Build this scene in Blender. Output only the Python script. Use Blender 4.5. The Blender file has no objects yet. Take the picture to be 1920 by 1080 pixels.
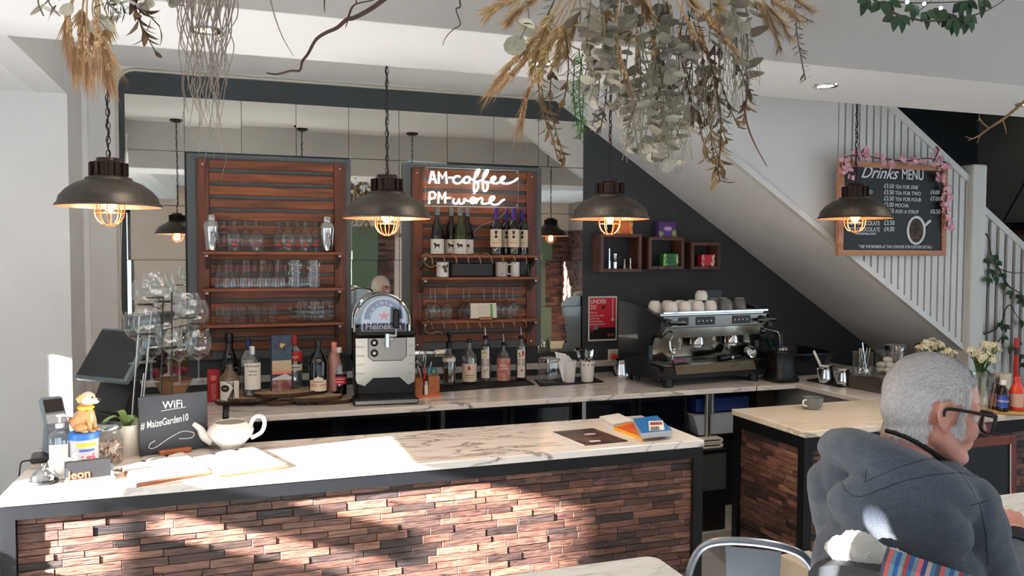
import bpy, bmesh, math, random
from mathutils import Vector, Matrix, Euler, noise
S = bpy.context.scene
C = S.collection
PI = math.pi
random.seed(7)

# ------------------------------------------------------------------ camera
H = 1.66                      # eye height of the photographer
FPX, YAW, PITCH, ROLL = 1512.0, math.radians(19.17), math.radians(-2.32), math.radians(0.176)
_f = Vector((math.sin(YAW)*math.cos(PITCH), math.cos(YAW)*math.cos(PITCH), math.sin(PITCH)))
_r0 = Vector((math.cos(YAW), -math.sin(YAW), 0)); _u0 = _r0.cross(_f)
_r = _r0*math.cos(ROLL)+_u0*math.sin(ROLL); _u = _u0*math.cos(ROLL)-_r0*math.sin(ROLL)
cam_data = bpy.data.cameras.new('camera'); cam = bpy.data.objects.new('camera', cam_data); C.objects.link(cam)
cam_data.sensor_width = 36; cam_data.lens = FPX/1920*36; cam_data.clip_start = .05
cam.matrix_world = Matrix(((_r.x,_u.x,-_f.x,0),(_r.y,_u.y,-_f.y,0),(_r.z,_u.z,-_f.z,H),(0,0,0,1)))
S.camera = cam
def at(px, py, Y=None, Z=None, X=None):
    """survey point: where the sight line through a photo point meets a wall (Y or X) or a level (Z)"""
    d = _f+_r*((px-960)/FPX)-_u*((py-540)/FPX)
    t = Y/d.y if Y is not None else (X/d.x if X is not None else (Z-H)/d.z)
    return Vector((d.x*t, d.y*t, H+d.z*t))

# ------------------------------------------------------------------ view, world, sun, daylight
vs = S.view_settings
vs.view_transform = 'Standard'; vs.look = 'None'; vs.gamma = 1; vs.use_curve_mapping = False
vs.exposure = 0.32
S.cycles.max_bounces = 10; S.cycles.diffuse_bounces = 5; S.cycles.glossy_bounces = 5
S.cycles.transparent_max_bounces = 24; S.cycles.transmission_bounces = 8
S.cycles.caustics_reflective = True; S.cycles.caustics_refractive = False
S.cycles.sample_clamp_indirect = 6
W = bpy.data.worlds.new('world'); S.world = W; W.use_nodes = True
wb = W.node_tree.nodes['Background']; wb.inputs[0].default_value = (.72,.86,1,1); wb.inputs[1].default_value = 2.4
sun_d = bpy.data.lights.new('sun','SUN'); sun_d.energy = 165; sun_d.angle = math.radians(.65); sun_d.color = (1,.995,.99)
sun = bpy.data.objects.new('sun', sun_d); C.objects.link(sun)
SUN = Vector((1,.21,-.333)).normalized()
sun.rotation_euler = SUN.to_track_quat('-Z','Y').to_euler(); sun.location = (-6,0,4)
def portal(name, loc, rot, sx, sy):
    l = bpy.data.lights.new(name,'AREA'); l.shape = 'RECTANGLE'; l.size = sx; l.size_y = sy
    o = bpy.data.objects.new(name,l); C.objects.link(o); o.location = loc; o.rotation_euler = rot
    l.cycles.is_portal = True

# ------------------------------------------------------------------ materials
def lin(c):
    return tuple((v/255/12.92 if v/255 <= .04045 else ((v/255+.055)/1.055)**2.4) for v in c)
MATS = {}
def mat(name, col=(200,200,200), rough=.5, metal=0, spec=.5, var=0, vscale=8, bump=0, bscale=60, trans=0, ior=1.45, emit=None, estr=0, alpha=1, coat=0, sheen=0, stretch=(1,1,1), col2=None, sss=0):
    if name in MATS: return MATS[name]
    m = bpy.data.materials.new(name); m.use_nodes = True; nt = m.node_tree; b = nt.nodes['Principled BSDF']; L = nt.links.new
    c = lin(col)
    b.inputs['Base Color'].default_value = (*c,1); b.inputs['Roughness'].default_value = rough; b.inputs['Metallic'].default_value = metal
    b.inputs['Specular IOR Level'].default_value = spec; b.inputs['Transmission Weight'].default_value = trans; b.inputs['IOR'].default_value = ior
    b.inputs['Alpha'].default_value = alpha; b.inputs['Coat Weight'].default_value = coat; b.inputs['Sheen Weight'].default_value = sheen
    if sss: b.inputs['Subsurface Weight'].default_value = sss; b.inputs['Subsurface Scale'].default_value = .01; b.inputs['Subsurface Radius'].default_value = (1,.35,.2)
    if emit: b.inputs['Emission Color'].default_value = (*lin(emit),1); b.inputs['Emission Strength'].default_value = estr
    if var or bump or col2:
        tc = nt.nodes.new('ShaderNodeTexCoord'); mp = nt.nodes.new('ShaderNodeMapping'); mp.inputs['Scale'].default_value = stretch
        L(tc.outputs['Object'], mp.inputs[0])
    if var or col2:
        n = nt.nodes.new('ShaderNodeTexNoise'); n.inputs['Scale'].default_value = vscale; n.inputs['Detail'].default_value = 6; L(mp.outputs[0], n.inputs[0])
        r = nt.nodes.new('ShaderNodeValToRGB'); L(n.outputs[0], r.inputs[0]); L(r.outputs[0], b.inputs['Base Color'])
        c2 = lin(col2) if col2 else tuple(v*(1-var) for v in c)
        r.color_ramp.elements[0].position = .35; r.color_ramp.elements[1].position = .65
        r.color_ramp.elements[0].color = (*c2,1); r.color_ramp.elements[1].color = (*(c if col2 else tuple(min(1,v*(1+var)) for v in c)),1)
    if bump:
        n2 = nt.nodes.new('ShaderNodeTexNoise'); n2.inputs['Scale'].default_value = bscale; n2.inputs['Detail'].default_value = 5; L(mp.outputs[0], n2.inputs[0])
        bp = nt.nodes.new('ShaderNodeBump'); bp.inputs['Strength'].default_value = bump; bp.inputs['Distance'].default_value = .01; L(n2.outputs[0], bp.inputs['Height']); L(bp.outputs[0], b.inputs['Normal'])
    MATS[name] = m; return m
def thin_glass(name, tint=(255,255,255), f=.12, edge=.75, rough=.02):
    """thin walled glass: clear face on, reflective towards its edges"""
    if name in MATS: return MATS[name]
    m = bpy.data.materials.new(name); m.use_nodes = True; nt = m.node_tree; nt.nodes.clear(); L = nt.links.new
    o = nt.nodes.new('ShaderNodeOutputMaterial'); mx = nt.nodes.new('ShaderNodeMixShader'); t = nt.nodes.new('ShaderNodeBsdfTransparent'); g = nt.nodes.new('ShaderNodeBsdfGlossy')
    t.inputs[0].default_value = (*lin(tint),1); g.inputs['Roughness'].default_value = rough; g.inputs[0].default_value = (.9,.9,.9,1)
    lw = nt.nodes.new('ShaderNodeLayerWeight'); lw.inputs[0].default_value = .35
    mr = nt.nodes.new('ShaderNodeMapRange'); mr.inputs[3].default_value = f; mr.inputs[4].default_value = edge
    L(lw.outputs['Facing'], mr.inputs[0]); L(mr.outputs[0], mx.inputs[0]); L(t.outputs[0], mx.inputs[1]); L(g.outputs[0], mx.inputs[2]); L(mx.outputs[0], o.inputs[0])
    MATS[name] = m; return m
def marble(name, base=(226,220,212), vein=(120,112,108), sc=1.0, tint=None):
    if name in MATS: return MATS[name]
    m = bpy.data.materials.new(name); m.use_nodes = True; nt = m.node_tree; b = nt.nodes['Principled BSDF']; L = nt.links.new
    tc = nt.nodes.new('ShaderNodeTexCoord'); mp = nt.nodes.new('ShaderNodeMapping'); mp.inputs['Rotation'].default_value = (0,0,.75); mp.inputs['Scale'].default_value = (sc*.9,sc*3.2,sc*2); L(tc.outputs['Object'], mp.inputs[0])
    n = nt.nodes.new('ShaderNodeTexNoise'); n.inputs['Scale'].default_value = 2.6; n.inputs['Detail'].default_value = 9; n.inputs['Distortion'].default_value = 1.1; L(mp.outputs[0], n.inputs[0])
    r = nt.nodes.new('ShaderNodeValToRGB'); e = r.color_ramp.elements; e[0].position = .44; e[0].color = (*lin(base),1); e[1].position = .56; e[1].color = (*lin(base),1)
    k = e.new(.497); k.color = (*lin(vein),1); k2 = e.new(.475); k2.color = (*lin(tuple(v*.93 for v in base)),1); k3 = e.new(.52); k3.color = (*lin(tuple(v*.95 for v in base)),1)
    L(n.outputs[0], r.inputs[0])
    n2 = nt.nodes.new('ShaderNodeTexNoise'); n2.inputs['Scale'].default_value = 1.3; n2.inputs['Detail'].default_value = 3; L(tc.outputs['Object'], n2.inputs[0])
    mx = nt.nodes.new('ShaderNodeMix'); mx.data_type = 'RGBA'; mx.inputs[7].default_value = (*lin(base),1)
    mr = nt.nodes.new('ShaderNodeMapRange'); mr.inputs[1].default_value = .4; mr.inputs[2].default_value = .62; L(n2.outputs[0], mr.inputs[0]); L(mr.outputs[0], mx.inputs[0]); L(r.outputs[0], mx.inputs[6]); L(mx.outputs[2], b.inputs['Base Color'])
    b.inputs['Roughness'].default_value = .18
    MATS[name] = m; return m
def wood(name, dark=(58,28,16), light=(120,66,40), axis=0, rough=.5, sc=1.0, spread=.5):
    """long grain along the given axis, a shade of its own for every loose plank"""
    if name in MATS: return MATS[name]
    m = bpy.data.materials.new(name); m.use_nodes = True; nt = m.node_tree; b = nt.nodes['Principled BSDF']; L = nt.links.new
    tc = nt.nodes.new('ShaderNodeTexCoord'); mp = nt.nodes.new('ShaderNodeMapping'); s = [14*sc]*3; s[axis] = 1.2*sc; mp.inputs['Scale'].default_value = s; L(tc.outputs['Object'], mp.inputs[0])
    g = nt.nodes.new('ShaderNodeNewGeometry')
    ad = nt.nodes.new('ShaderNodeVectorMath'); ad.operation = 'ADD'; cm = nt.nodes.new('ShaderNodeCombineXYZ'); ml = nt.nodes.new('ShaderNodeMath'); ml.operation = 'MULTIPLY'; ml.inputs[1].default_value = 37
    L(g.outputs['Random Per Island'], ml.inputs[0]); 
    for i in range(3): L(ml.outputs[0], cm.inputs[i])
    L(mp.outputs[0], ad.inputs[0]); L(cm.outputs[0], ad.inputs[1])
    n = nt.nodes.new('ShaderNodeTexNoise'); n.inputs['Scale'].default_value = 2.2; n.inputs['Detail'].default_value = 8; n.inputs['Distortion'].default_value = .6; L(ad.outputs[0], n.inputs[0])
    a = nt.nodes.new('ShaderNodeMath'); a.operation = 'MULTIPLY_ADD'; a.inputs[1].default_value = spread; L(g.outputs['Random Per Island'], a.inputs[0])
    sb = nt.nodes.new('ShaderNodeMath'); sb.operation = 'SUBTRACT'; sb.inputs[1].default_value = spread/2; L(n.outputs[0], sb.inputs[0]); L(sb.outputs[0], a.inputs[2])
    r = nt.nodes.new('ShaderNodeValToRGB'); e = r.color_ramp.elements; e[0].position = .25; e[1].position = .75; e[0].color = (*lin(dark),1); e[1].color = (*lin(light),1); L(a.outputs[0], r.inputs[0]); L(r.outputs[0], b.inputs['Base Color'])
    bp = nt.nodes.new('ShaderNodeBump'); bp.inputs['Strength'].default_value = .25; bp.inputs['Distance'].default_value = .004; L(n.outputs[0], bp.inputs['Height']); L(bp.outputs[0], b.inputs['Normal'])
    b.inputs['Roughness'].default_value = rough
    MATS[name] = m; return m
def island_mat(name, stops, rough=.6, gsc=(3,30,30), gamt=.5, bump=.4, metal=0, spec=.4):
    """every loose brick or leaf takes its own colour off a ramp, streaked by grain"""
    if name in MATS: return MATS[name]
    m = bpy.data.materials.new(name); m.use_nodes = True; nt = m.node_tree; b = nt.nodes['Principled BSDF']; L = nt.links.new
    g = nt.nodes.new('ShaderNodeNewGeometry'); r = nt.nodes.new('ShaderNodeValToRGB'); r.color_ramp.interpolation = 'LINEAR'
    e = r.color_ramp.elements
    while len(e) < len(stops): e.new(.5)
    for i, c in enumerate(stops): e[i].position = i/(len(stops)-1); e[i].color = (*lin(c),1)
    L(g.outputs['Random Per Island'], r.inputs[0])
    tc = nt.nodes.new('ShaderNodeTexCoord'); mp = nt.nodes.new('ShaderNodeMapping'); mp.inputs['Scale'].default_value = gsc; L(tc.outputs['Object'], mp.inputs[0])
    n = nt.nodes.new('ShaderNodeTexNoise'); n.noise_dimensions = '4D'; n.inputs['Scale'].default_value = 2; n.inputs['Detail'].default_value = 8; n.inputs['Distortion'].default_value = 1.5; L(mp.outputs[0], n.inputs['Vector'])
    ml = nt.nodes.new('ShaderNodeMath'); ml.operation = 'MULTIPLY'; ml.inputs[1].default_value = 50; L(g.outputs['Random Per Island'], ml.inputs[0]); L(ml.outputs[0], n.inputs['W'])
    mr = nt.nodes.new('ShaderNodeMapRange'); mr.inputs[1].default_value = .3; mr.inputs[2].default_value = .7; mr.inputs[3].default_value = 1-gamt; mr.inputs[4].default_value = 1+gamt; L(n.outputs[0], mr.inputs[0])
    mx = nt.nodes.new('ShaderNodeVectorMath'); mx.operation = 'SCALE'; L(r.outputs[0], mx.inputs[0]); L(mr.outputs[0], mx.inputs['Scale']); L(mx.outputs[0], b.inputs['Base Color'])
    if bump:
        bp = nt.nodes.new('ShaderNodeBump'); bp.inputs['Strength'].default_value = bump; bp.inputs['Distance'].default_value = .006; L(n.outputs[0], bp.inputs['Height']); L(bp.outputs[0], b.inputs['Normal'])
    b.inputs['Roughness'].default_value = rough; b.inputs['Metallic'].default_value = metal; b.inputs['Specular IOR Level'].default_value = spec
    MATS[name] = m; return m

# ------------------------------------------------------------------ mesh builder
class MB:
    def __init__(s): s.v = []; s.f = []; s.m = []; s.mi = 0
    def add(s, vs, fs, M=None):
        o = len(s.v); s.v += [tuple(M @ Vector(p)) for p in vs] if M is not None else [tuple(p) for p in vs]
        s.f += [tuple(i+o for i in f) for f in fs]; s.m += [s.mi]*len(fs); return s
    def box(s, lo, hi, M=None, bev=0):
        x0,y0,z0 = lo; x1,y1,z1 = hi
        if bev:
            b = bev; vs = []; fs = []
            for sx,x in ((1,x0),(-1,x1)):
                for sy,y in ((1,y0),(-1,y1)):
                    for sz,z in ((1,z0),(-1,z1)):
                        vs += [(x,y+sy*b,z+sz*b),(x+sx*b,y,z+sz*b),(x+sx*b,y+sy*b,z)]
            I = lambda i,j,k,a: (i*4+j*2+k)*3+a
            fs += [(I(0,0,0,0),I(0,0,1,0),I(0,1,1,0),I(0,1,0,0)),(I(1,0,0,0),I(1,1,0,0),I(1,1,1,0),I(1,0,1,0))]
            fs += [(I(0,0,0,1),I(1,0,0,1),I(1,0,1,1),I(0,0,1,1)),(I(0,1,0,1),I(0,1,1,1),I(1,1,1,1),I(1,1,0,1))]
            fs += [(I(0,0,0,2),I(0,1,0,2),I(1,1,0,2),I(1,0,0,2)),(I(0,0,1,2),I(1,0,1,2),I(1,1,1,2),I(0,1,1,2))]
            for i in (0,1):
                for j in (0,1): fs.append((I(i,j,0,0),I(i,j,0,1),I(i,j,1,1),I(i,j,1,0)))
                for k in (0,1): fs.append((I(i,0,k,0),I(i,0,k,2),I(i,1,k,2),I(i,1,k,0)))
            for j in (0,1):
                for k in (0,1): fs.append((I(0,j,k,1),I(0,j,k,2),I(1,j,k,2),I(1,j,k,1)))
            for i in (0,1):
                for j in (0,1):
                    for k in (0,1): fs.append((I(i,j,k,0),I(i,j,k,1),I(i,j,k,2)))
            return s.add(vs, fs, M)
        vs = [(x0,y0,z0),(x1,y0,z0),(x1,y1,z0),(x0,y1,z0),(x0,y0,z1),(x1,y0,z1),(x1,y1,z1),(x0,y1,z1)]
        return s.add(vs, [(0,3,2,1),(4,5,6,7),(0,1,5,4),(1,2,6,5),(2,3,7,6),(3,0,4,7)], M)
    def cbox(s, c, d, M=None, bev=0):
        return s.box((c[0]-d[0]/2,c[1]-d[1]/2,c[2]-d[2]/2),(c[0]+d[0]/2,c[1]+d[1]/2,c[2]+d[2]/2),M,bev)
    def lathe(s, prof, n=24, M=None, cap=True, a0=0, a1=2*PI, sq=None):
        full = abs(a1-a0-2*PI) < 1e-6; k = n if full else n+1; vs = []; fs = []
        for r,z in prof:
            for i in range(k):
                a = a0+(a1-a0)*i/n; ca,sa = math.cos(a),math.sin(a); q = 1
                if sq: q = 1/((abs(ca)**sq+abs(sa)**sq)**(1/sq))
                vs.append((r*q*ca,r*q*sa,z))
        for j in range(len(prof)-1):
            for i in range(n):
                a = j*k+i; b = j*k+(i+1)%k; fs.append((a,b,b+k,a+k))
        if cap and full:
            if prof[0][0] > 1e-5: fs.append(tuple(range(n))[::-1])
            if prof[-1][0] > 1e-5: fs.append(tuple((len(prof)-1)*k+i for i in range(n)))
        return s.add(vs, fs, M)
    def cyl(s, p0, p1, r0, r1=None, n=12, cap=True):
        p0 = Vector(p0); p1 = Vector(p1); d = p1-p0; q = d.to_track_quat('Z','Y').to_matrix().to_4x4()
        return s.lathe([(r0,0),(r0 if r1 is None else r1,d.length)], n, Matrix.Translation(p0) @ q, cap)
    def tube(s, pts, r, n=6, closed=False, cap=True):
        pts = [Vector(p) for p in pts]; m = len(pts); vs = []; fs = []; up = None
        for i,p in enumerate(pts):
            a = pts[i-1] if (i or closed) else p; b = pts[(i+1)%m] if (i < m-1 or closed) else p
            t = (b-a); t = t.normalized() if t.length > 1e-9 else Vector((0,0,1))
            if up is None: up = t.orthogonal().normalized()
            else:
                up = up-t*up.dot(t); up = up.normalized() if up.length > 1e-6 else t.orthogonal().normalized()
            w = t.cross(up); rr = r[i] if isinstance(r,(list,tuple)) else r
            for k in range(n):
                c = math.cos(2*PI*k/n)*rr; d = math.sin(2*PI*k/n)*rr; vs.append(p+up*c+w*d)
        for i in range(m if closed else m-1):
            for k in range(n):
                a = i*n+k; b = i*n+(k+1)%n; c = ((i+1)%m)*n; fs.append((a,b,c+(k+1)%n,c+k))
        if cap and not closed: fs += [tuple(range(n))[::-1], tuple((m-1)*n+k for k in range(n))]
        return s.add(vs, fs)
    def prism(s, poly, vec, M=None):
        n = len(poly); vec = Vector(vec); vs = [Vector(p) for p in poly]; vs = vs+[p+vec for p in vs]
        fs = [tuple(range(n))[::-1], tuple(range(n,2*n))]+[(i,(i+1)%n,n+(i+1)%n,n+i) for i in range(n)]
        return s.add(vs, fs, M)
    def ball(s, c, r, n=14, m=9, sc=(1,1,1), M=None):
        vs = []; fs = []
        for j in range(m+1):
            t = PI*j/m
            for i in range(n):
                a = 2*PI*i/n; vs.append((c[0]+r*sc[0]*math.sin(t)*math.cos(a),c[1]+r*sc[1]*math.sin(t)*math.sin(a),c[2]+r*sc[2]*math.cos(t)))
        for j in range(m):
            for i in range(n): a = j*n+i; b = j*n+(i+1)%n; fs.append((a,a+n,b+n,b))
        return s.add(vs, fs, M)
    def quad(s, a, b, c, d): return s.add([a,b,c,d], [(0,1,2,3)])
    def build(s, name, m, parent=None, loc=None, smooth=True, auto=35, rot=None, weld=True):
        me = bpy.data.meshes.new(name); me.from_pydata(s.v, [], s.f)
        ms = m if isinstance(m,(list,tuple)) else [m]
        for x in ms: me.materials.append(x)
        if len(ms) > 1:
            for p,i in zip(me.polygons, s.m): p.material_index = i
        bm = bmesh.new(); bm.from_mesh(me)
        if weld: bmesh.ops.remove_doubles(bm, verts=bm.verts, dist=1e-6)
        bmesh.ops.recalc_face_normals(bm, faces=bm.faces)
        if smooth:
            for f in bm.faces: f.smooth = True
            for e in bm.edges:
                if len(e.link_faces) == 2 and e.calc_face_angle(0) > math.radians(auto): e.smooth = False
        bm.to_mesh(me); bm.free()
        o = bpy.data.objects.new(name, me); C.objects.link(o)
        if loc is not None: o.location = loc
        if rot is not None: o.rotation_euler = rot
        if parent is not None: o.parent = parent
        return o
def tag(o, label, cat, group=None, kind=None):
    if label: o['label'] = label
    if cat: o['category'] = cat
    if group: o['group'] = group
    if kind: o['kind'] = kind
    return o
def thing(name, label, cat, loc=(0,0,0), rz=0, group=None, rot=None):
    o = bpy.data.objects.new(name, None); C.objects.link(o); o.empty_display_size = .05
    o.location = loc; o.rotation_euler = rot if rot else (0,0,rz)
    return tag(o, label, cat, group)
def struct(name, mb, m, **k):
    o = mb.build(name, m, smooth=k.pop('smooth',False)); o['kind'] = 'structure'; return o
def dup(root, loc, rz=None, label=None, group=None, scale=None, rot=None):
    r = root.copy(); C.objects.link(r); r.location = loc
    if rz is not None: r.rotation_euler = (0,0,rz)
    if rot is not None: r.rotation_euler = rot
    if label: r['label'] = label
    if group: r['group'] = group
    if scale: r.scale = scale if isinstance(scale,(tuple,list)) else (scale,)*3
    for ch in list(root.children):
        c = ch.copy(); C.objects.link(c); c.parent = r
        for g in list(ch.children):
            d = g.copy(); C.objects.link(d); d.parent = c
    return r
def wrap_poly(poly, R, z, ang, T=.0006):
    """a flat outline bent round a cylinder"""
    bm = bmesh.new(); bm.faces.new([bm.verts.new((x,y,0)) for x,y in poly]); bmesh.ops.triangulate(bm, faces=bm.faces)
    for _ in range(2): bmesh.ops.subdivide_edges(bm, edges=[e for e in bm.edges if abs(e.verts[0].co.x-e.verts[1].co.x) > .006], cuts=1); bmesh.ops.triangulate(bm, faces=bm.faces)
    bm.verts.index_update(); m = MB(); fs = [tuple(v.index for v in f.verts) for f in bm.faces]
    for r in (R,R+T): m.add([(r*math.cos(ang+v.co.x/R),r*math.sin(ang+v.co.x/R),z+v.co.y) for v in bm.verts], fs)
    bm.free(); return m
def spline(pts, k=6, closed=False):
    """Catmull-Rom through the points"""
    P = [Vector(p) for p in pts]; n = len(P); out = []
    for i in range(n if closed else n-1):
        a = P[(i-1)%n] if (i or closed) else P[0]; b = P[i]; c = P[(i+1)%n]; d = P[(i+2)%n] if (i+2 < n or closed) else P[-1]
        for j in range(k):
            t = j/k; out.append(.5*((2*b)+(c-a)*t+(2*a-5*b+4*c-d)*t*t+(3*b-a-3*c+d)*t**3))
    if not closed: out.append(P[-1])
    return out
def text(body, size, m, parent, loc, rot=(PI/2,0,0), name='lettering', ext=.0006, align='LEFT', shear=0, bold=0, sx=1, space=1):
    cu = bpy.data.curves.new(name,'FONT'); cu.body = body; cu.size = size; cu.extrude = ext; cu.align_x = align; cu.shear = shear; cu.offset = bold; cu.space_character = space
    to = bpy.data.objects.new('t', cu); me = bpy.data.meshes.new_from_object(to); bpy.data.objects.remove(to); bpy.data.curves.remove(cu)
    me.name = name; me.materials.clear(); me.materials.append(m); o = bpy.data.objects.new(name, me); C.objects.link(o)
    o.location = loc; o.rotation_euler = rot; o.scale = (sx,1,1)
    if parent is not None: o.parent = parent
    return o
def arc_label(mb, r, z0, z1, a0, a1, n=10, M=None):
    """a paper label wrapped on a round body"""
    t = .0006; return mb.lathe([(r,z0),(r+t,z0),(r+t,z1),(r,z1)], n, M, False, a0, a1)
# ------------------------------------------------------------------ shared materials
white_paint = mat('white_paint',(243,244,245),.6,var=.03,vscale=3,bump=.05,bscale=120)
white_wall = mat('white_wall',(222,222,220),.65,var=.03,vscale=2.5,bump=.06,bscale=90)
ceil_paint = mat('ceiling_paint',(234,234,233),.7,var=.02,vscale=2)
dark_wall = mat('dark_grey_wall',(50,55,59),.6,var=.05,vscale=3,bump=.05,bscale=120)
gloss_white = mat('gloss_white_wood',(222,221,217),.35,var=.06,vscale=6,stretch=(1,1,.2))
black_metal = mat('black_steel',(16,17,20),.38,.3)
black_plastic = mat('black_plastic',(15,15,17),.35)
black_matt = mat('black_matt',(11,11,13),.7)
steel = mat('brushed_steel',(190,188,184),.28,1,bump=.03,bscale=200,stretch=(1,30,30))
chrome = mat('polished_steel',(215,215,215),.08,1)
marble_m = marble('marble')
stone_m = island_mat('wood_look_cladding',[(25,19,18),(68,45,37),(97,65,52),(49,31,27),(116,82,67),(78,48,38),(41,32,30),(106,71,56),(60,39,34)],.5,(5,60,45),.85,.8)
cedar = wood('cedar_slats',(58,26,10),(150,80,40),0,.45,1.0,.35)
cedar_v = wood('cedar_stiles',(50,22,10),(122,62,32),2,.45,1.0,.3)
glass = thin_glass('clear_glass',(250,252,252),.05,.5)

# ------------------------------------------------------------------ room shell
CT = .8625; SL = .03                  # counter height, slab
YB = 5.0                              # back wall
def bx(lo, hi, bev=0): return MB().box(lo, hi, None, bev)
tile_m = mat('floor_tile',(190,190,188),.3,var=.05,vscale=4)
fl = MB()
for i in range(-7,15):
    for j in range(-9,13):
        fl.box((i*.42+.002,j*.42+.002,-.02),(i*.42+.418,j*.42+.418,0))
fl.mi = 1; fl.box((-3,-3.8,-.06),(6.2,5.2,-.004))
struct('floor', fl, [tile_m, mat('dark_grout',(60,58,55),.9)])
ZC = 2.71
c = bx((-.9,2.9,ZC),(6,4.08,ZC+.1)); c.box((-.9,4.08,ZC),(2.6,5.2,ZC+.1)); struct('ceiling', c, ceil_paint)
struct('ceiling_front', bx((-3,-3.8,2.66),(6.2,2.366,2.76)), ceil_paint)
bm_ = bx((-.76,2.372,2.335),(6,2.9,2.71)); struct('ceiling_beam', bm_, ceil_paint)
struct('ceiling_beam_face', bx((-.76,2.366,2.336),(6,2.372,2.66)), mat('beam_face_grey',(182,177,172),.65,var=.04,vscale=2))  # front face set greyer than the rest of the beam
# back wall: white plaster, then the painted grey field with its rounded corner
struct('wall_back', bx((-.9,YB,0),(6.2,YB+.15,4.6)), white_wall)
cp = [(6.1,0),(6.1,4.5),(2.15,4.5),(2.15,H+1.02),(-.50,H+1.02)]
cp += [(-.50-.085*math.sin(a),H+.935+.085*math.cos(a)) for a in (.3,.6,.9,1.2,PI/2)]+[(-.585,0)]
struct('wall_back_paint', MB().prism([(x,YB-.004,z) for x,z in cp],(0,.006,0)), dark_wall)
tr = [(2.12,YB-.008,H+1.03),(1.2,YB-.008,H+1.03),(-.5,YB-.008,H+1.03)]+[(-.50-.093*math.sin(a),YB-.008,H+.935+.093*math.cos(a)) for a in (.3,.6,.9,1.2,PI/2)]+[(-.593,YB-.008,1.0)]
struct('trim_1', MB().tube(tr,.007,6), mat('cream_caulk',(196,190,172),.7))
# left wall with the tall opening, its far jamb and lintel
struct('wall_left', bx((-.9,4.52,0),(-.76,5.0,ZC)), white_wall)
struct('wall_left_lintel', bx((-.9,-3.8,2.45),(-.76,4.52,ZC)), white_wall)
struct('wall_left_jamb', bx((-2.75,4.52,0),(-.9,4.7,2.6)), white_wall)
struct('ceiling_alcove', bx((-2.75,-3.8,2.45),(-.9,4.52,2.55)), ceil_paint)
struct('trim_2', bx((-.76,4.93,.9),(-.735,5.0,ZC-.01)), white_paint)
# unseen left window wall, its openings shaped to place the sun patches
XW = -2.6
wl = MB()
def wall_with_holes(mb, x0, x1, ya, yb, z0, z1, holes):
    ys = sorted({ya,yb}|{h[0] for h in holes}|{h[1] for h in holes}); zs = sorted({z0,z1}|{h[2] for h in holes}|{h[3] for h in holes})
    for a,b in zip(ys,ys[1:]):
        run = None
        for p,q in zip(zs,zs[1:]):
            my,mz = (a+b)/2,(p+q)/2
            if any(h[0] < my < h[1] and h[2] < mz < h[3] for h in holes):
                if run: mb.box((x0,a,run[0]),(x1,b,run[1])); run = None
            else: run = (run[0] if run else p, q)
        if run: mb.box((x0,a,run[0]),(x1,b,run[1]))
HL = [(2.187,2.815,.75,H+.29),(4.122,4.146,.75,H+.10),(.524,.5435,.9,H+.98),(.7,1.25,.25,1.42)]  # first is the window; slits and low opening added for sun patches and bounce
wall_with_holes(wl, XW-.06, XW, -3.8, 4.7, 0, 2.6, HL)
struct('wall_window_side', wl, white_wall)
struct('window_1', bx((XW-.05,2.328,H-.10),(XW-.01,2.53,H+.03)).box((XW-.05,2.328,H-.34),(XW-.01,2.53,H-.195)).box((XW-.05,2.53,.75),(XW-.01,2.545,H-.1)), white_paint)  # added planks, blocking the sun to cast bands on the bar front
# right wall with an added window, rear wall with the shop windows
wr = MB(); wall_with_holes(wr, 5.75, 5.9, -3.8, 5.2, 0, 4.6, [(-1.4,2.6,.8,2.4)])
portal('window_daylight', (5.86,.6,1.6), (PI/2,0,PI/2), 4.0, 1.6)
struct('window_5', bx((5.8,-1.4,.8),(5.85,-1.34,2.4)).box((5.8,2.54,.8),(5.85,2.6,2.4)).box((5.8,.57,.8),(5.85,.63,2.4)).box((5.8,-1.4,.8),(5.85,2.6,.86)), black_metal)  # unseen window, added to brighten the right side
struct('wall_right', wr, mat('taupe_wall',(150,142,134),.7,var=.04,vscale=3))
YR = -3.6
rear = MB(); ws = [(-2.6,-1.4,.4,2.35),(-.15,1.85,.55,2.0),(2.85,5.15,.55,2.0)]
def rear_holes(mb):
    xs = sorted({-2.75,6.2}|{h[0] for h in ws}|{h[1] for h in ws})
    for a,b in zip(xs,xs[1:]):
        h = [w for w in ws if w[0] < (a+b)/2 < w[1]]
        if h: mb.box((a,YR-.15,0),(b,YR,h[0][2])); mb.box((a,YR-.15,h[0][3]),(b,YR,2.76))
        else: mb.box((a,YR-.15,0),(b,YR,2.76))
rear_holes(rear); struct('wall_front', rear, mat('front_wall_pale',(214,196,180),.7))
for i,(a,b,p,q) in enumerate(ws):
    f = MB(); f.box((a,YR-.1,p),(a+.05,YR-.04,q)); f.box((b-.05,YR-.1,p),(b,YR-.04,q)); f.box((a,YR-.1,p),(b,YR-.04,p+.05)); f.box((a,YR-.1,q-.05),(b,YR-.04,q)); f.box(((a+b)/2-.02,YR-.1,p),((a+b)/2+.02,YR-.04,q))
    struct(f'window_{i+2}', f, black_metal); portal('window_daylight', ((a+b)/2,YR-.12,(p+q)/2), (PI/2,0,PI), b-a, q-p)
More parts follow.
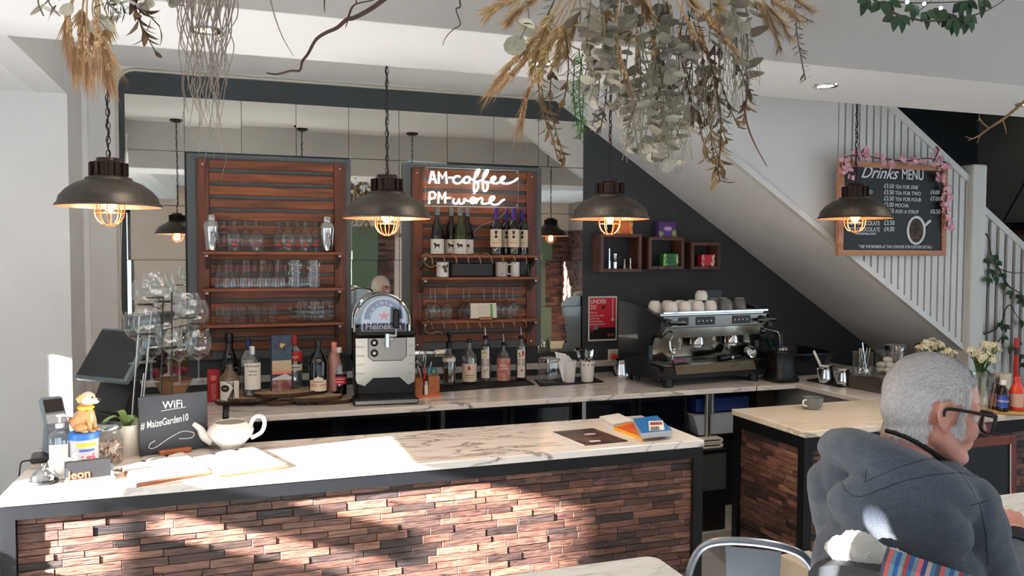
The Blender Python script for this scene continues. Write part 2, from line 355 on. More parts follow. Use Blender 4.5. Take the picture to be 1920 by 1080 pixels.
# inside finish of the front wall that the mirrors pick up: green panels and cladding piers
green = mat('sage_green_panel',(92,108,88),.6)
struct('wall_front_panel', bx((1.9,YR,0),(2.33,YR+.03,2.15)), green)
struct('wall_front_panel', bx((5.2,YR,0),(5.42,YR+.03,2.15)), green)
def bricks(mb, x0, x1, z0, z1, y, rh=.027, lmin=.08, lmax=.21, d0=.005, d1=.0095, axis='x', seam=None, seed=3):
    """courses of thin cladding strips proud of the plane y (or x), random lengths and depths"""
    R = random.Random(seed); z = z0
    while z < z1-.004:
        zt = min(z+rh*R.uniform(.85,1.2), z1); x = x0-R.uniform(0,.1)
        while x < x1:
            xe = x+R.uniform(lmin,lmax); a,b = max(x,x0),min(xe,x1)
            if b-a > .008:
                d = R.uniform(d0,d1); g = .0009
                if axis == 'x': mb.box((a+g,y-d,z+g),(b-g,y+.01,zt-g),None,.0012)
                else: mb.box((y-d,a+g,z+g),(y+.01,b-g,zt-g),None,.0012)
            x = xe
        z = zt
    return mb
def bricks_back(mb, x0, x1, z0, z1, y, seed):
    t = bricks(MB(), x0, x1, z0, z1, 0, .05, .12, .3, .005, .03, seed=seed)
    return mb.add([(p[0],y-p[1],p[2]) for p in t.v], t.f)
struct('wall_front_cladding', bricks_back(MB(),2.33,2.62,0,2.2,YR,5), stone_m)
struct('wall_front_cladding', bricks_back(MB(),5.42,5.75,0,2.1,YR,6), stone_m)
sc2 = bricks(MB(),-3.57,-2.5,0,2.1,5.75,.05,.12,.3,.005,.03,'y',seed=7)
struct('wall_right_cladding', sc2, stone_m)

# ------------------------------------------------------------------ staircase along the back wall
YS = 4.03
zs_ = lambda x: H+2.35-.652*x
st = MB().prism([(2.0,YS+.03,zs_(2.0)),(6.1,YS+.03,zs_(6.1)),(6.1,YS+.03,zs_(6.1)+.14),(2.0,YS+.03,zs_(2.0)+.14)],(0,YB-YS-.035,0))
struct('wall_stair_soffit', st, white_paint)
struct('trim_3', MB().prism([(2.0,YS-.012,zs_(2.0)-.002),(5.74,YS-.012,zs_(5.74)-.002),(5.74,YS-.012,zs_(5.74)+.04),(2.0,YS-.012,zs_(2.0)+.04)],(0,.042,0)), gloss_white)
struct('wall_stair', MB().prism([(1.95,YS,zs_(1.95)+.03),(3.505,YS,zs_(3.505)+.03),(3.505,YS,3.6),(1.95,YS,3.6)],(0,.08,0)), white_wall)
struct('ceiling_stairwell', bx((2.6,4.08,4.5),(6.2,5.2,4.6)), ceil_paint)
# balustrade of upright boards, handrails and newel
bal = thing('balustrade','white stair balustrade of upright boards behind the menu board','balustrade',(3.5,YS,0))
zr = lambda x: H+.94-.656*(x-3.86)
x = 3.512; k = 0
while x < 4.55:
    top = min(zr(x+.02), 3.4); b = MB().prism([(x-3.5,.0,zs_(x)+.035),(x-3.5+.041,.0,zs_(x+.041)+.035),(x-3.5+.041,.0,min(zr(x+.041),3.4)),(x-3.5,.0,min(zr(x),3.4))],(0,.02,0))
    b.build('baluster_board', gloss_white, bal, smooth=False); x += .0545
hr = MB().prism([(3.6-3.5,-.012,zr(3.6)),(4.56-3.5,-.012,zr(4.56)),(4.56-3.5,-.012,zr(4.56)+.05),(3.6-3.5,-.012,zr(3.6)+.05)],(0,.05,0)); hr.build('handrail', gloss_white, bal, smooth=False)
npx = 4.555
nw = MB().box((npx-3.5,-.05,.3),(npx-3.5+.115,.065,H+.60),None,.008); nw.build('newel_post', gloss_white, bal)
zr2 = lambda x: H+.335-.66*(x-4.70)
hr = MB().prism([(4.67-3.5,-.012,zr2(4.67)-.05),(5.74-3.5,-.012,zr2(5.74)-.05),(5.74-3.5,-.012,zr2(5.74)),(4.67-3.5,-.012,zr2(4.67))],(0,.05,0)); hr.build('handrail', gloss_white, bal, smooth=False)
x = 4.70
while x < 5.7:
    MB().prism([(x-3.5,0,max(.02,zs_(x)+.035)),(x-3.5+.045,0,max(.02,zs_(x+.045)+.035)),(x-3.5+.045,0,zr2(x+.045)-.05),(x-3.5,0,zr2(x)-.05)],(0,.02,0)).build('baluster_board', gloss_white, bal, smooth=False); x += .075
# cable trunking low on the back wall
struct('trim_4', bx((-.58,YB-.028,H-.755),(3.2,YB-.004,H-.715),.003), mat('trunking_white',(196,194,190),.5))
struct('wall_stairwell_head', bx((2.6,4.03,ZC+.1),(6.2,4.08,4.6)).box((2.55,4.08,ZC),(2.6,5.0,4.6)), dark_wall)
# ------------------------------------------------------------------ counters
BX0,BX1,BY0,BY1 = -.73,1.93,3.0,3.57
bar = thing('bar_counter','long front bar with white marble top and wood look cladding in a black frame','bar counter',(0,BY0,0))
MB().box((BX0,0,CT-SL),(BX1,BY1-BY0,CT),None,.003).build('marble_top', marble_m, bar)
fr = MB(); fr.box((BX0+.005,.004,CT-SL-.047),(BX1-.005,.05,CT-SL)); fr.box((BX1-.05,.05,CT-SL-.047),(BX1-.005,.56,CT-SL)); fr.box((BX0+.005,.05,CT-SL-.047),(BX0+.05,.56,CT-SL)); fr.build('frame_rail', black_metal, bar, smooth=False)
for px_ in (BX0+.005, BX1-.05):
    MB().box((px_,.004,0),(px_+.045,.05,CT-SL-.047)).build('frame_post', black_metal, bar, smooth=False)
cl = bricks(MB(), BX0+.05, BX1-.05, .02, CT-SL-.047, .03, seed=11)
cl.mi = 0; cl.build('cladding_panel', stone_m, bar, smooth=False, weld=False)
MB().box((BX0+.05,.035,.02),(BX1-.05,.06,CT-SL-.047)).build('backing_board', black_matt, bar, smooth=False)
MB().box((BX1-.05,.06,.02),(BX1-.02,.56,CT-SL-.047)).build('end_panel', black_matt, bar, smooth=False)
# right hand counter: clad front and clad left end
RX0,RX1 = 2.455,5.6
rc = thing('side_counter','right hand counter with cream marble top and wood look cladding on its end','bar counter',(0,BY0,0))
marble_c = marble('marble_cream',(228,214,192),(120,100,84))
MB().box((RX0,0,CT-SL),(RX1,BY1-BY0,CT),None,.003).build('marble_top', marble_c, rc)
fr = MB(); fr.box((RX0+.004,.004,CT-SL-.055),(RX1,.05,CT-SL)); fr.box((RX0+.004,.05,CT-SL-.055),(RX0+.05,.56,CT-SL)); fr.build('frame_rail', black_metal, rc, smooth=False)
for x_,y_ in ((RX0+.004,.004),(RX0+.004,.515)):
    MB().box((x_,y_,0),(x_+.045,y_+.045,CT-SL-.055)).build('frame_post', black_metal, rc, smooth=False)
bricks(MB(), RX0+.05, RX1, .02, CT-SL-.055, .03, seed=21).build('cladding_panel', stone_m, rc, smooth=False, weld=False)
stone_y = island_mat('wood_look_cladding_end',[(32,24,22),(84,56,44),(106,72,57),(60,39,34),(124,88,70),(92,57,46),(46,34,32),(112,74,58)],.5,(60,5,45),.85,.8)
bricks(MB(), .05, .515, .02, CT-SL-.055, RX0+.03, axis='y', seed=22).build('end_cladding', stone_y, rc, smooth=False, weld=False)
MB().box((RX0+.05,.06,.02),(RX1,.5,CT-SL-.055)).build('carcass', black_matt, rc, smooth=False)
# worktops of the working side
wt = thing('back_worktop','long grey marble worktop running under the wall mirrors','worktop',(0,4.15,0))
MB().box((-.03,0,CT-SL),(3.33,YB-4.15-.005,CT),None,.003).build('marble_top', marble_m, wt)
jl = MB().box((-.045,.0,CT-SL-.002),(-.02,.42,CT+.0015)); jl.build('joint_strip', black_metal, wt, smooth=False)
MB().box((3.05-.02,-.002,CT-SL-.001),(3.055-.02,.002,CT-.001)).build('slab_joint', black_matt, wt, smooth=False)
lw = thing('left_worktop','marble worktop beside the left wall under the till','worktop',(0,BY1,0))
MB().box((-.755,.002,CT-SL),(-.05,YB-BY1-.005,CT),None,.003).build('marble_top', marble_m, lw)
MB().box((-.73,.04,0),(-.08,YB-BY1-.05,CT-SL)).build('carcass', marble_m, lw, smooth=False)
rw = thing('right_worktop','marble worktop turning forward from the coffee machine','worktop',(0,BY1,0))
MB().box((3.335,.002,CT-SL),(4.25,YB-BY1-.005,CT),None,.003).build('marble_top', marble_m, rw)
grey_panel = mat('grey_laminate',(120,122,122),.5)
MB().box((3.36,.05,0),(4.2,.62,CT-SL)).build('carcass', grey_panel, rw, smooth=False)
MB().box((3.36,.62,0),(4.2,1.4,CT-SL)).build('back_carcass', grey_panel, rw, smooth=False)
# bottle fridges below the back worktop
dkglass = mat('fridge_glass',(9,12,20),.12,coat=.3)
def fridge(x0, x1, label):
    t = thing('bottle_fridge', label, 'fridge', (x0,4.24,0), group=None); w = x1-x0
    MB().box((.003,.03,.01),(w-.003,.70,CT-SL-.012)).build('body', black_matt, t, smooth=False)
    n = 2; dw = w/n
    for i in range(n):
        d = MB().box((i*dw+.035,.004,.1),((i+1)*dw-.035,.029,CT-SL-.04)).build('door', dkglass, t, smooth=False)
        MB().box((i*dw+.006,0,.08),(i*dw+.03,.029,CT-SL-.02)).build('door_frame', steel if i == 0 else black_metal, d, smooth=False)
    return t
fridge(.02,1.02,'dark glass fridge under the worktop, left of the pair of steel strips')
fridge(1.06,1.86,'dark glass fridge under the middle of the back worktop')
fridge(1.90,2.62,'dark glass fridge under the worktop below the milk jug')
lg = thing('steel_leg','round steel leg holding the worktop below the coffee machine','table leg',(2.73,4.22,0))
MB().cyl((0,0,.0),(0,0,CT-SL),.022,n=14).build('tube', steel, lg); MB().cyl((.05,.02,0),(.05,.02,CT-SL),.012,n=10).build('rod', steel, lg)
cb = thing('base_cabinet','dark wooden box shelf under the corner of the worktop','cabinet',(3.04,4.3,0))
MB().box((0,.25,.0),(.28,.6,CT-SL-.03)).build('back_panel', black_matt, cb, smooth=False)
MB().box((0,.0,CT-SL-.028),(.28,.6,CT-SL-.002)).build('top_rail', cedar, cb, smooth=False); MB().box((.14,.05,0),(.28,.25,CT-SL-.03)).build('side_panel', mat('brown_board',(70,54,46),.6), cb, smooth=False)

# ------------------------------------------------------------------ mirror tiles
mir = mat('mirror',(226,226,220),.015,1)
MT = .309; mx0 = -.556; mz1 = H+.895; k = 0
tile_places = []
for r_ in range(5):
    for c_ in range(9):
        x0 = mx0+c_*MT; x1 = x0+MT
        if c_ == 8: x1 = 2.24
        if r_ > 0:
            inside1 = x0 > -.26 and x1 < .72; inside2 = x0 > .99 and x1 < 1.95
            if inside1 or inside2: continue
        tile_places.append((r_,c_,x0,x1,mz1-(r_+1)*MT))
for r_,c_,x0,x1,z0 in tile_places:
    w = x1-x0; g = .0012
    o = MB().box((-w/2+g,-.003,-MT/2+g),(w/2-g,.001,MT/2-g),None,.0009).build('mirror_tile', mir, None, ((x0+x1)/2,YB-.008,z0+MT/2), False)
    R = random.Random(r_*20+c_); o.rotation_euler = (R.uniform(-.004,.004),0,R.uniform(-.004,.004))
    col = ['first','second','third','fourth','fifth','sixth','seventh','eighth','last'][c_]; row = ['top','second','third','fourth','bottom'][r_]
    tag(o, f'square mirror tile on the dark wall, {row} row, {col} column from the left', 'mirror', 'mirror tiles on the back wall')

# ------------------------------------------------------------------ slatted shelf panels
grey_back = mat('grey_backing_board',(88,94,96),.55,var=.04)
bracket_m = mat('grey_bracket',(150,150,150),.35,.9)
def slat_panel(px0, px1, pyt, sx0, sx1, zb, shelves, label, which, name='slatted_panel'):
    a = at(px0,pyt,Y=YB); b = at(px1,pyt,Y=YB); zt = a.z
    t = thing(name, label, 'shelf panel', (a.x,YB-.03,zb)); w = b.x-a.x; h = zt-zb
    MB().box((0,-.004,0),(w,.018,h)).build('backing_board', grey_back, t, smooth=False)
    s0 = at(sx0,pyt,Y=YB).x-a.x; s1 = at(sx1,pyt,Y=YB).x-a.x; sw = .068; top = h-.032
    for s in (s0, s1-sw):
        MB().box((s,-.034,.01),(s+sw,-.004,top),None,.003).build('stile', cedar_v, t, smooth=False)
    n = 15; pitch = (top-.03)/n; 
    for i in range(n):
        zt_ = top-i*pitch; MB().box((s0+sw,-.028,zt_-.051),(s1-sw,-.005,zt_),None,.003).build('slat', cedar, t, smooth=False)
    for s in (s0+sw/2, s1-sw/2):
        for z in (.04, top-.03): MB().cyl((s,-.034,z),(s,-.037,z),.006,n=8).build('screw', steel, t)
    for k, z in enumerate(shelves):
        u = thing('wall_shelf', f'{("top","middle","lowest")[k]} narrow wooden shelf on the slatted panel {which}', 'shelf', (a.x,YB-.03,z), group='shelves on the slatted panels')
        MB().box((s0+.03,-.185,-.018),(s1-.03,-.036,0),None,.003).build('board', cedar, u, smooth=False)
        for s in (s0+sw/2+.02, s1-sw/2-.02):
            MB().prism([(s-.008,-.0365,-.019),(s-.008,-.17,-.019),(s-.008,-.17,-.03),(s-.008,-.045,-.10),(s-.008,-.0365,-.10)],(.016,0,0)).build('shelf_bracket', bracket_m, u, smooth=False)
    return t, a.x+s0, a.x+s1
SHY = YB-.03-.10       # middle of the shelves
def zsh(px,py): return at(px,py,Y=YB-.17).z
S1 = [zsh(510,472),zsh(510,540),zsh(510,606)]
S2 = [zsh(900,478),zsh(900,519),zsh(900,599)]
p1,_,_ = slat_panel(350,656,288,368,645,H-.61,S1,'dark slatted wooden wall panel behind the beer glasses and tumblers','of beer glasses and tumblers')
p2,_,_ = slat_panel(753,1012,306,768,1000,H-.60,S2,'dark slatted wooden wall panel behind the neon sign and wine bottles','of wine bottles')

# ------------------------------------------------------------------ pendant lamps
shade_out = mat('aged_black_shade',(40,37,35),.5,.6,col2=(62,54,47),vscale=26,stretch=(1,5,1),bump=.1,bscale=50)
shade_in = mat('copper_shade_lining',(196,150,120),.35,.6)
copper = mat('copper_wire',(170,110,78),.35,.9)
dk_bronze = mat('dark_bronze',(46,32,27),.4,.7)
amber = mat('amber_bulb',(255,190,110),.1,emit=(255,176,84),estr=14)
LR = .165
def pendant(px, py, Y, label, ztop):
    c = at(px,py,Y=Y); z0 = c.z                                    # rim height
    t = thing('pendant_lamp', label, 'pendant lamp', (c.x,Y,z0), group='pendant lamps over the bar')
    prof = [(LR,0),(LR+.003,.004),(LR-.006,.014),(LR*.93,.034),(LR*.82,.056),(LR*.64,.078),(LR*.46,.090),(LR*.44,.098),(.05,.104)]
    MB().lathe(prof,48,cap=False).build('shade', shade_out, t)
    MB().lathe([(r-.003,z-.002) for r,z in prof[2:]],48,cap=False).lathe([(LR-.009,.012),(LR,0)],48,cap=False).build('shade_lining', shade_in, t)
    cp = MB().lathe([(.062,.097),(.062,.103),(.052,.105),(.052,.15),(.040,.156),(.038,.165),(.0,.166)],32)
    for i in range(12):
        a = i*PI/6; M = Matrix.Rotation(a,4,'Z'); cp.box((.045,-.004,.105),(.062,.004,.15),M,.002)
    cp.build('lamp_cap', dk_bronze, t)
    cg = MB(); R0 = .047; zc = -.018
    for i in range(8):
        a = i*PI/4; cg.tube([(R0*math.cos(a),R0*math.sin(a),.04),(R0*math.cos(a),R0*math.sin(a),zc)]+[(R0*math.cos(b)*math.cos(a),R0*math.cos(b)*math.sin(a),zc-.047*math.sin(b)) for b in (.35,.7,1.05,1.35,1.57)],.0019,6)
    for z,r in ((.03,R0),(zc,R0),(zc-.042,.022)): cg.tube([(r*math.cos(i*PI/12),r*math.sin(i*PI/12),z) for i in range(24)],.0019,6,True)
    cg.build('bulb_cage', copper, t)
    bl = MB().lathe([(.0,-.016),(.012,-.012),(.021,.004),(.022,.016),(.015,.036),(.012,.05)],20).build('bulb', amber, t)
    MB().lathe([(.014,.05),(.017,.052),(.017,.09),(.0,.092)],16).build('bulb_holder', dk_bronze, t)
    ch = MB(); z = .166; i = 0; top = ztop-z0
    while z < top-.03:
        M = Matrix.Translation((0,0,z+.014)) @ Matrix.Rotation((i%2)*PI/2+.3,4,'Z')
        ch.add(*link_mesh, M); z += .0235; i += 1
    ch.build('chain', dk_bronze, t)
    MB().tube([(.004*math.sin(j*1.7),.004*math.cos(j*1.3),.166+j*(top-.166)/40) for j in range(41)],.0028,5).build('cord', black_plastic, t)
    MB().lathe([(.0,top),(.05,top),(.05,top-.012),(.03,top-.022),(.0,top-.024)][::-1],24).build('ceiling_rose', dk_bronze, t)
    pl = bpy.data.lights.new('bulb_light','POINT'); pl.energy = 5; pl.color = (1,.56,.24); pl.shadow_soft_size = .02
    po = bpy.data.objects.new('bulb_light',pl); C.objects.link(po); po.parent = t; po.location = (0,0,-.025)
    return t
_l = MB().tube([(.0065*math.cos(a),0,.0145*math.sin(a)) for a in [i*PI/8 for i in range(16)]],.0016,5,True); link_mesh = (_l.v,_l.f)
YL = 3.06
pendant(205,388,YL,'dark metal pendant lamp at the left, beside the white wall',ZC)
pendant(726,410,YL,'dark metal pendant lamp between the two slatted shelf panels',ZC)
pendant(1143,411,YL,'dark metal pendant lamp in front of the small wooden box shelves',ZC)
pendant(1603,410,YL,'dark metal pendant lamp in front of the drinks menu board',ZC)

# ------------------------------------------------------------------ recessed downlights
DLW = 26
def downlight(px,py,label,Z=2.335):
    c = at(px,py,Z=Z); t = thing('downlight', label, 'ceiling light', (c.x,c.y,Z))
    MB().lathe([(.032,-.0005),(.034,-.006),(.046,-.006),(.048,-.0005)],28,cap=False).build('rim', chrome, t)
    MB().lathe([(.0,-.002),(.032,-.002)],24,cap=False).build('lamp_face', mat('warm_led',(255,240,205),.4,emit=(255,226,170),estr=9), t)
    sl = bpy.data.lights.new('downlight_beam','SPOT'); sl.energy = DLW; sl.color = (1,.90,.76); sl.spot_size = 2.3; sl.spot_blend = .7; sl.shadow_soft_size = .03
    so_ = bpy.data.objects.new('downlight_beam',sl); C.objects.link(so_); so_.parent = t; so_.location = (0,0,-.012)
downlight(385,55,'round recessed downlight behind the hanging twigs at the left'); downlight(1548,160,'round recessed downlight in the beam right of the dried flowers')
downlight(1015,118,'recessed downlight half hidden by the dried grasses'); downlight(1926,194,'recessed downlight cut by the right edge of the photo')
# ------------------------------------------------------------------ bottles and glassware helpers
paper = mat('label_paper',(226,220,208),.6); cream = mat('label_cream',(222,205,180),.6); red_p = mat('label_red',(176,40,44),.5); black_p = mat('label_black',(22,20,22),.5)
ink = mat('label_ink',(40,38,40),.6); gold_p = mat('label_gold',(180,140,70),.35,.6)
dark_bottle = mat('dark_bottle_glass',(8,10,12),.06,coat=.4); green_bottle = mat('green_bottle_glass',(58,74,24),.06,coat=.4,trans=.5)
purple_cap = mat('purple_capsule',(70,44,120),.35,.3); pale_cap = mat('pale_capsule',(120,124,118),.4,.4); silver_cap = mat('silver_cap',(190,190,188),.3,.9); red_cap = mat('red_cap',(150,24,28),.35); white_cap = mat('white_cap',(226,222,216),.4)
def facing(p): return math.atan2(-p[1], -p[0])
def wrap_text(body, size, R, z, ang, m, parent, name='lettering', shear=0, bold=0, sx=1, T=.0004):
    """lettering printed round a cylinder of radius R, centred on the given bearing"""
    cu = bpy.data.curves.new('t','FONT'); cu.body = body; cu.size = size; cu.align_x = 'CENTER'; cu.shear = shear; cu.offset = bold
    to = bpy.data.objects.new('t',cu); me = bpy.data.meshes.new_from_object(to); bpy.data.objects.remove(to); bpy.data.curves.remove(cu)
    for v in me.vertices:
        a = ang+v.co.x*sx/R; y = v.co.y; v.co = ((R+T)*math.cos(a),(R+T)*math.sin(a),z+y)
    me.name = name; me.materials.clear(); me.materials.append(m); o = bpy.data.objects.new(name, me); C.objects.link(o); o.parent = parent; return o
def bprof(R, h, rn, s0=.58, s1=.76, foot=.006, q=1.0):
    return [(0,0.001),(R*.86,.0),(R,foot),(R,s0*h),(R*.97,s0*h+.02*h),(R*.80,s0*h+.5*(s1-s0)*h*q),(rn*1.25,s1*h-.015*h),(rn,s1*h+.01*h),(rn,h*.985),(rn*.9,h),(0,h)]
def bottle(name, label, loc, R, h, rn, gm, parts, s0=.58, s1=.76, group=None, cat='bottle', liquid=None, fill=.5, q=1.0, cap=None, caph=.1, body_name='body'):
    t = thing(name, label, cat, loc, group=group); ang = facing(loc)
    MB().lathe(bprof(R,h,rn,s0,s1,q=q),28).build(body_name, gm, t)
    if liquid: MB().lathe([(0,.004),(R*.93,.004),(R*.93,h*s0*fill),(0,h*s0*fill)],24).build('liquid', liquid, t)
    if cap: MB().lathe([(rn+.0015,h*(1-caph)),(rn+.0018,h*.995),(rn,h+.002),(0,h+.002)],20,cap=False).build('cap', cap, t)
    for pt in parts:
        if pt[0] == 'label':
            _,z0,z1,w,m = pt[:5]; a = w/2/R; off = pt[5] if len(pt) > 5 else 0
            arc_label(MB(), R+.0004, z0*h, z1*h, ang-a+off, ang+a+off, 14).build('label', m, t)
        elif pt[0] == 'text':
            _,s,sz,z,m = pt[:5]; wrap_text(s, sz, R+.0012, z*h, ang, m, t, bold=.0002, sx=pt[5] if len(pt) > 5 else 1)
        elif pt[0] == 'shape':
            _,poly,z,m = pt; wrap_poly(poly, R+.0012, z*h, ang).build('emblem', m, t)
    return t
def bx_at(px,Y): return at(px,500,Y=Y).x
shY1 = YB-.215+.055; shF = YB-.165; shB = YB-.095

# ------------------------------------------------------------------ left panel: shakers, beer glasses, tumblers, small glasses, mugs
def shaker(px, label):
    t = thing('cocktail_shaker', label, 'cocktail shaker', (bx_at(px,shF),shF,S1[0]))
    MB().lathe([(.0,0),(.026,0),(.030,.01),(.040,.115),(.042,.14)],32).build('cup', chrome, t)
    MB().lathe([(.043,.138),(.043,.146),(.040,.152),(.036,.168),(.024,.174)],32,cap=False).build('strainer', steel, t)
    MB().lathe([(.022,.172),(.023,.198),(.020,.206),(.0,.208)],24).build('cap', chrome, t)
shaker(398,'steel cocktail shaker at the left end of the top glass shelf'); shaker(613,'steel cocktail shaker at the right end of the top glass shelf')
red_print = mat('red_print',(196,52,48),.5)
def beer_glass_mb():
    # standing upside down: rim on the shelf, foot on top
    return MB().lathe([(.030,0),(.034,.012),(.041,.05),(.042,.07),(.038,.10),(.026,.125),(.011,.136),(.008,.145),(.012,.157),(.009,.166),(.010,.174),(.034,.186),(.035,.189)],26,cap=False)
bg = thing('beer_glass','upturned stemmed beer glass with a red printed mark, second from left on top shelf','beer glass',(bx_at(440,shF),shF,S1[0]),group='upturned beer glasses on the top shelf')
beer_glass_mb().build('bowl', glass, bg); a_ = facing((bg.location.x,shF)); arc_label(MB(),.0405,.035,.047,a_-.28,a_+.28,8).build('printed_mark', red_print, bg)
for px,y,lab in ((524,shB,'sixth'),(540,shF,'in front, left of two close together,'),(558,shB,'between two front ones'),(573,shF,'in front, nearest the right shaker,'),(592,shB,'behind, nearest the right shaker')):
    dup(bg,(bx_at(px,y),y,S1[0]),label=f'upturned beer glass with red mark, {lab} right group' if lab != 'sixth' else 'upturned beer glass with red mark, leftmost of the right hand group')
wg0 = thing('wine_glass','plain upturned wine glass beside the left cocktail shaker','wine glass',(bx_at(421,shB),shB,S1[0]),group='plain upturned glasses on the top shelf')
MB().lathe([(.031,0),(.038,.03),(.043,.065),(.040,.09),(.026,.118),(.007,.132),(.0042,.15),(.005,.178),(.032,.186),(.033,.188)],26,cap=False).build('bowl', glass, wg0)
dup(wg0,(bx_at(461,shB),shB,S1[0]),label='plain upturned wine glass in the middle of the left group'); dup(wg0,(bx_at(481,shF),shF,S1[0]),label='plain upturned wine glass, rightmost of the left group',scale=(1.12,1.12,1))
def tumbler_mb(r0=.026,r1=.034,h=.163,fl=12):
    m = MB(); m.lathe([(r1*.985,0),(r1,.004),(r1*.99,.06),(r0*1.04,.075),(r0*1.02,h-.006),(r0*.9,h),(0,h)],24,cap=False)
    for i in range(fl):
        a = 2*PI*i/fl; m.tube([((r1+.0002)*math.cos(a),(r1+.0002)*math.sin(a),.006),((r1*.99)*math.cos(a),(r1*.99)*math.sin(a),.055)],.0012,4)
    return m
tb = thing('highball_tumbler','tall ribbed tumbler at the far left end of the middle shelf','tumbler',(bx_at(413,shB),shB,S1[1]),group='tall tumblers on the middle shelf')
tumbler_mb().build('wall', glass, tb)
for px,y,lab in ((428,shF,'leftmost in the front row'),(446,shB,'behind the first front gap'),(461,shF,'second in the front row'),(478,shB,'back row, third'),(493,shF,'third in the front row'),(507,shB,'back row, fourth'),(522,shF,'fourth in the front row'),(538,shB,'back row, left of the patterned glass')):
    dup(tb,(bx_at(px,y),y,S1[1]),label=f'tall ribbed tumbler on the middle shelf, {lab}')
cutg = island_mat('cut_glass',[(150,160,165),(205,215,218),(110,120,126)],.08,(20,20,20),.3,.3,.6)
for px,y,lab in ((553,shF,'patterned highball glass with dark print, left of the pair'),(588,shF,'patterned highball glass at the right end of the middle shelf')):
    t = thing('patterned_glass',lab,'tumbler',(bx_at(px,y),y,S1[1]),group='patterned highball glasses'); MB().lathe([(.034,0),(.034,.16),(.031,.163),(0,.163)],28,cap=False).build('wall', glass, t)
    R = random.Random(int(px)); fb = MB()
    for i in range(46):
        a = R.uniform(0,2*PI); z = R.uniform(.02,.145); fb.ball((.0345*math.cos(a),.0345*math.sin(a),z),R.uniform(.003,.006),6,4,(1,1,1.2))
    fb.build('raised_pattern', cutg, t)
dup(tb,(bx_at(571,shB),shB,S1[1]),label='tall ribbed tumbler behind, between the two patterned glasses')
sg = thing('small_tumbler','small footed glass at the left end of the lower shelf','glass',(bx_at(412,shB),shB,S1[2]),group='small glasses on the lower shelf')
MB().lathe([(0,.004),(.020,0),(.022,.01),(.017,.02),(.024,.04),(.031,.075),(.036,.098)],22,cap=False).build('wall', glass, sg)
for px,y,lab in ((424,shF,'first of the front row'),(441,shB,'second of the back row'),(452,shF,'second of the front row'),(470,shB,'third of the back row'),(481,shF,'third of the front row'),(497,shB,'last of the back row'),(510,shF,'at the right end of the front row')):
    dup(sg,(bx_at(px,y),y,S1[2]),label=f'small footed glass on the lower shelf, {lab}')
bmug = thing('beer_mug','dimpled glass beer mug, leftmost of three on the lower shelf','beer mug',(bx_at(566,shB),shB,S1[2]),group='dimpled beer mugs')
MB().lathe([(0,.004),(.034,0),(.037,.006),(.040,.05),(.038,.11),(.040,.122)],26,cap=False).build('wall', glass, bmug)
dm = MB()
for j in range(3):
    for i in range(10):
        a = 2*PI*(i+.5*j)/10; dm.ball((.039*math.cos(a),.039*math.sin(a),.03+j*.028),.010,8,5,(.8,.8,1.1))
dm.build('dimples', glass, bmug)
MB().tube(spline([(-.037,0,.10),(-.062,0,.098),(-.072,0,.07),(-.064,0,.035),(-.038,0,.025)],5),.0055,8).build('handle', glass, bmug)
dup(bmug,(bx_at(591,shF),shF,S1[2]),rz=1.4,label='dimpled glass beer mug in the middle, nearest the front'); dup(bmug,(bx_at(612,shB),shB,S1[2]),rz=PI,label='dimpled glass beer mug, rightmost of three, handle to the right')

# ------------------------------------------------------------------ right panel: wine, mugs, upturned wine glasses
horse = [(-.016,.004),(-.014,.017),(-.020,.020),(-.023,.026),(-.019,.034),(-.014,.037),(-.010,.030),(-.002,.027),(.009,.028),(.015,.025),(.018,.016),(.016,.017),(.014,.021),(.013,.012),(.014,.0),(.011,.0),(.009,.010),(.004,.013),(-.006,.013),(-.009,.009),(-.010,.0),(-.013,.0)]
def wine_horse(px,y,lab,gm=dark_bottle):
    return bottle('wine_bottle',lab,(bx_at(px,y),y,S2[0]),.0405,.292,.0135,gm,[('label',.02,.33,.19,paper),('shape',horse,.13,ink),('label',.06,.064,.05,ink)],.40,.74,'wine bottles with horse labels',cap=pale_cap,caph=.17)
wine_horse(820,shF,'dark wine bottle with white horse label, leftmost on the wine shelf')
wine_horse(846,shB,'dark wine bottle with horse label, second from the left, partly hidden')
wine_horse(863,shF,'green glass wine bottle with white horse label, in front',green_bottle)
wine_horse(876,shB,'dark wine bottle with horse label, half hidden behind the green one')
def wine_nova(px,y,lab):
    return bottle('wine_bottle',lab,(bx_at(px,y),y,S2[0]),.040,.292,.0135,dark_bottle,[('label',.17,.55,.085,cream),('text','NOVA',.02,.24,gold_p,.8),('shape',[(-.008,0),(.008,0),(.008,.012),(.004,.02),(-.004,.02),(-.008,.012)],.36,ink),('shape',[(-.007,0),(.007,0),(.009,.022),(-.009,.022)],.445,ink)],.60,.75,'wine bottles with purple capsules',cap=purple_cap,caph=.24)
wine_nova(930,shF,'red wine bottle with purple capsule and cream label, left of its group')
wine_nova(949,shB,'red wine bottle with purple capsule, second of its group, set back')
wine_nova(963,shF,'red wine bottle with purple capsule and cream label, nearest the front right')
wine_nova(979,shB,'red wine bottle with purple capsule, hidden behind the right one')
china = mat('white_china',(226,224,218),.18,coat=.3)
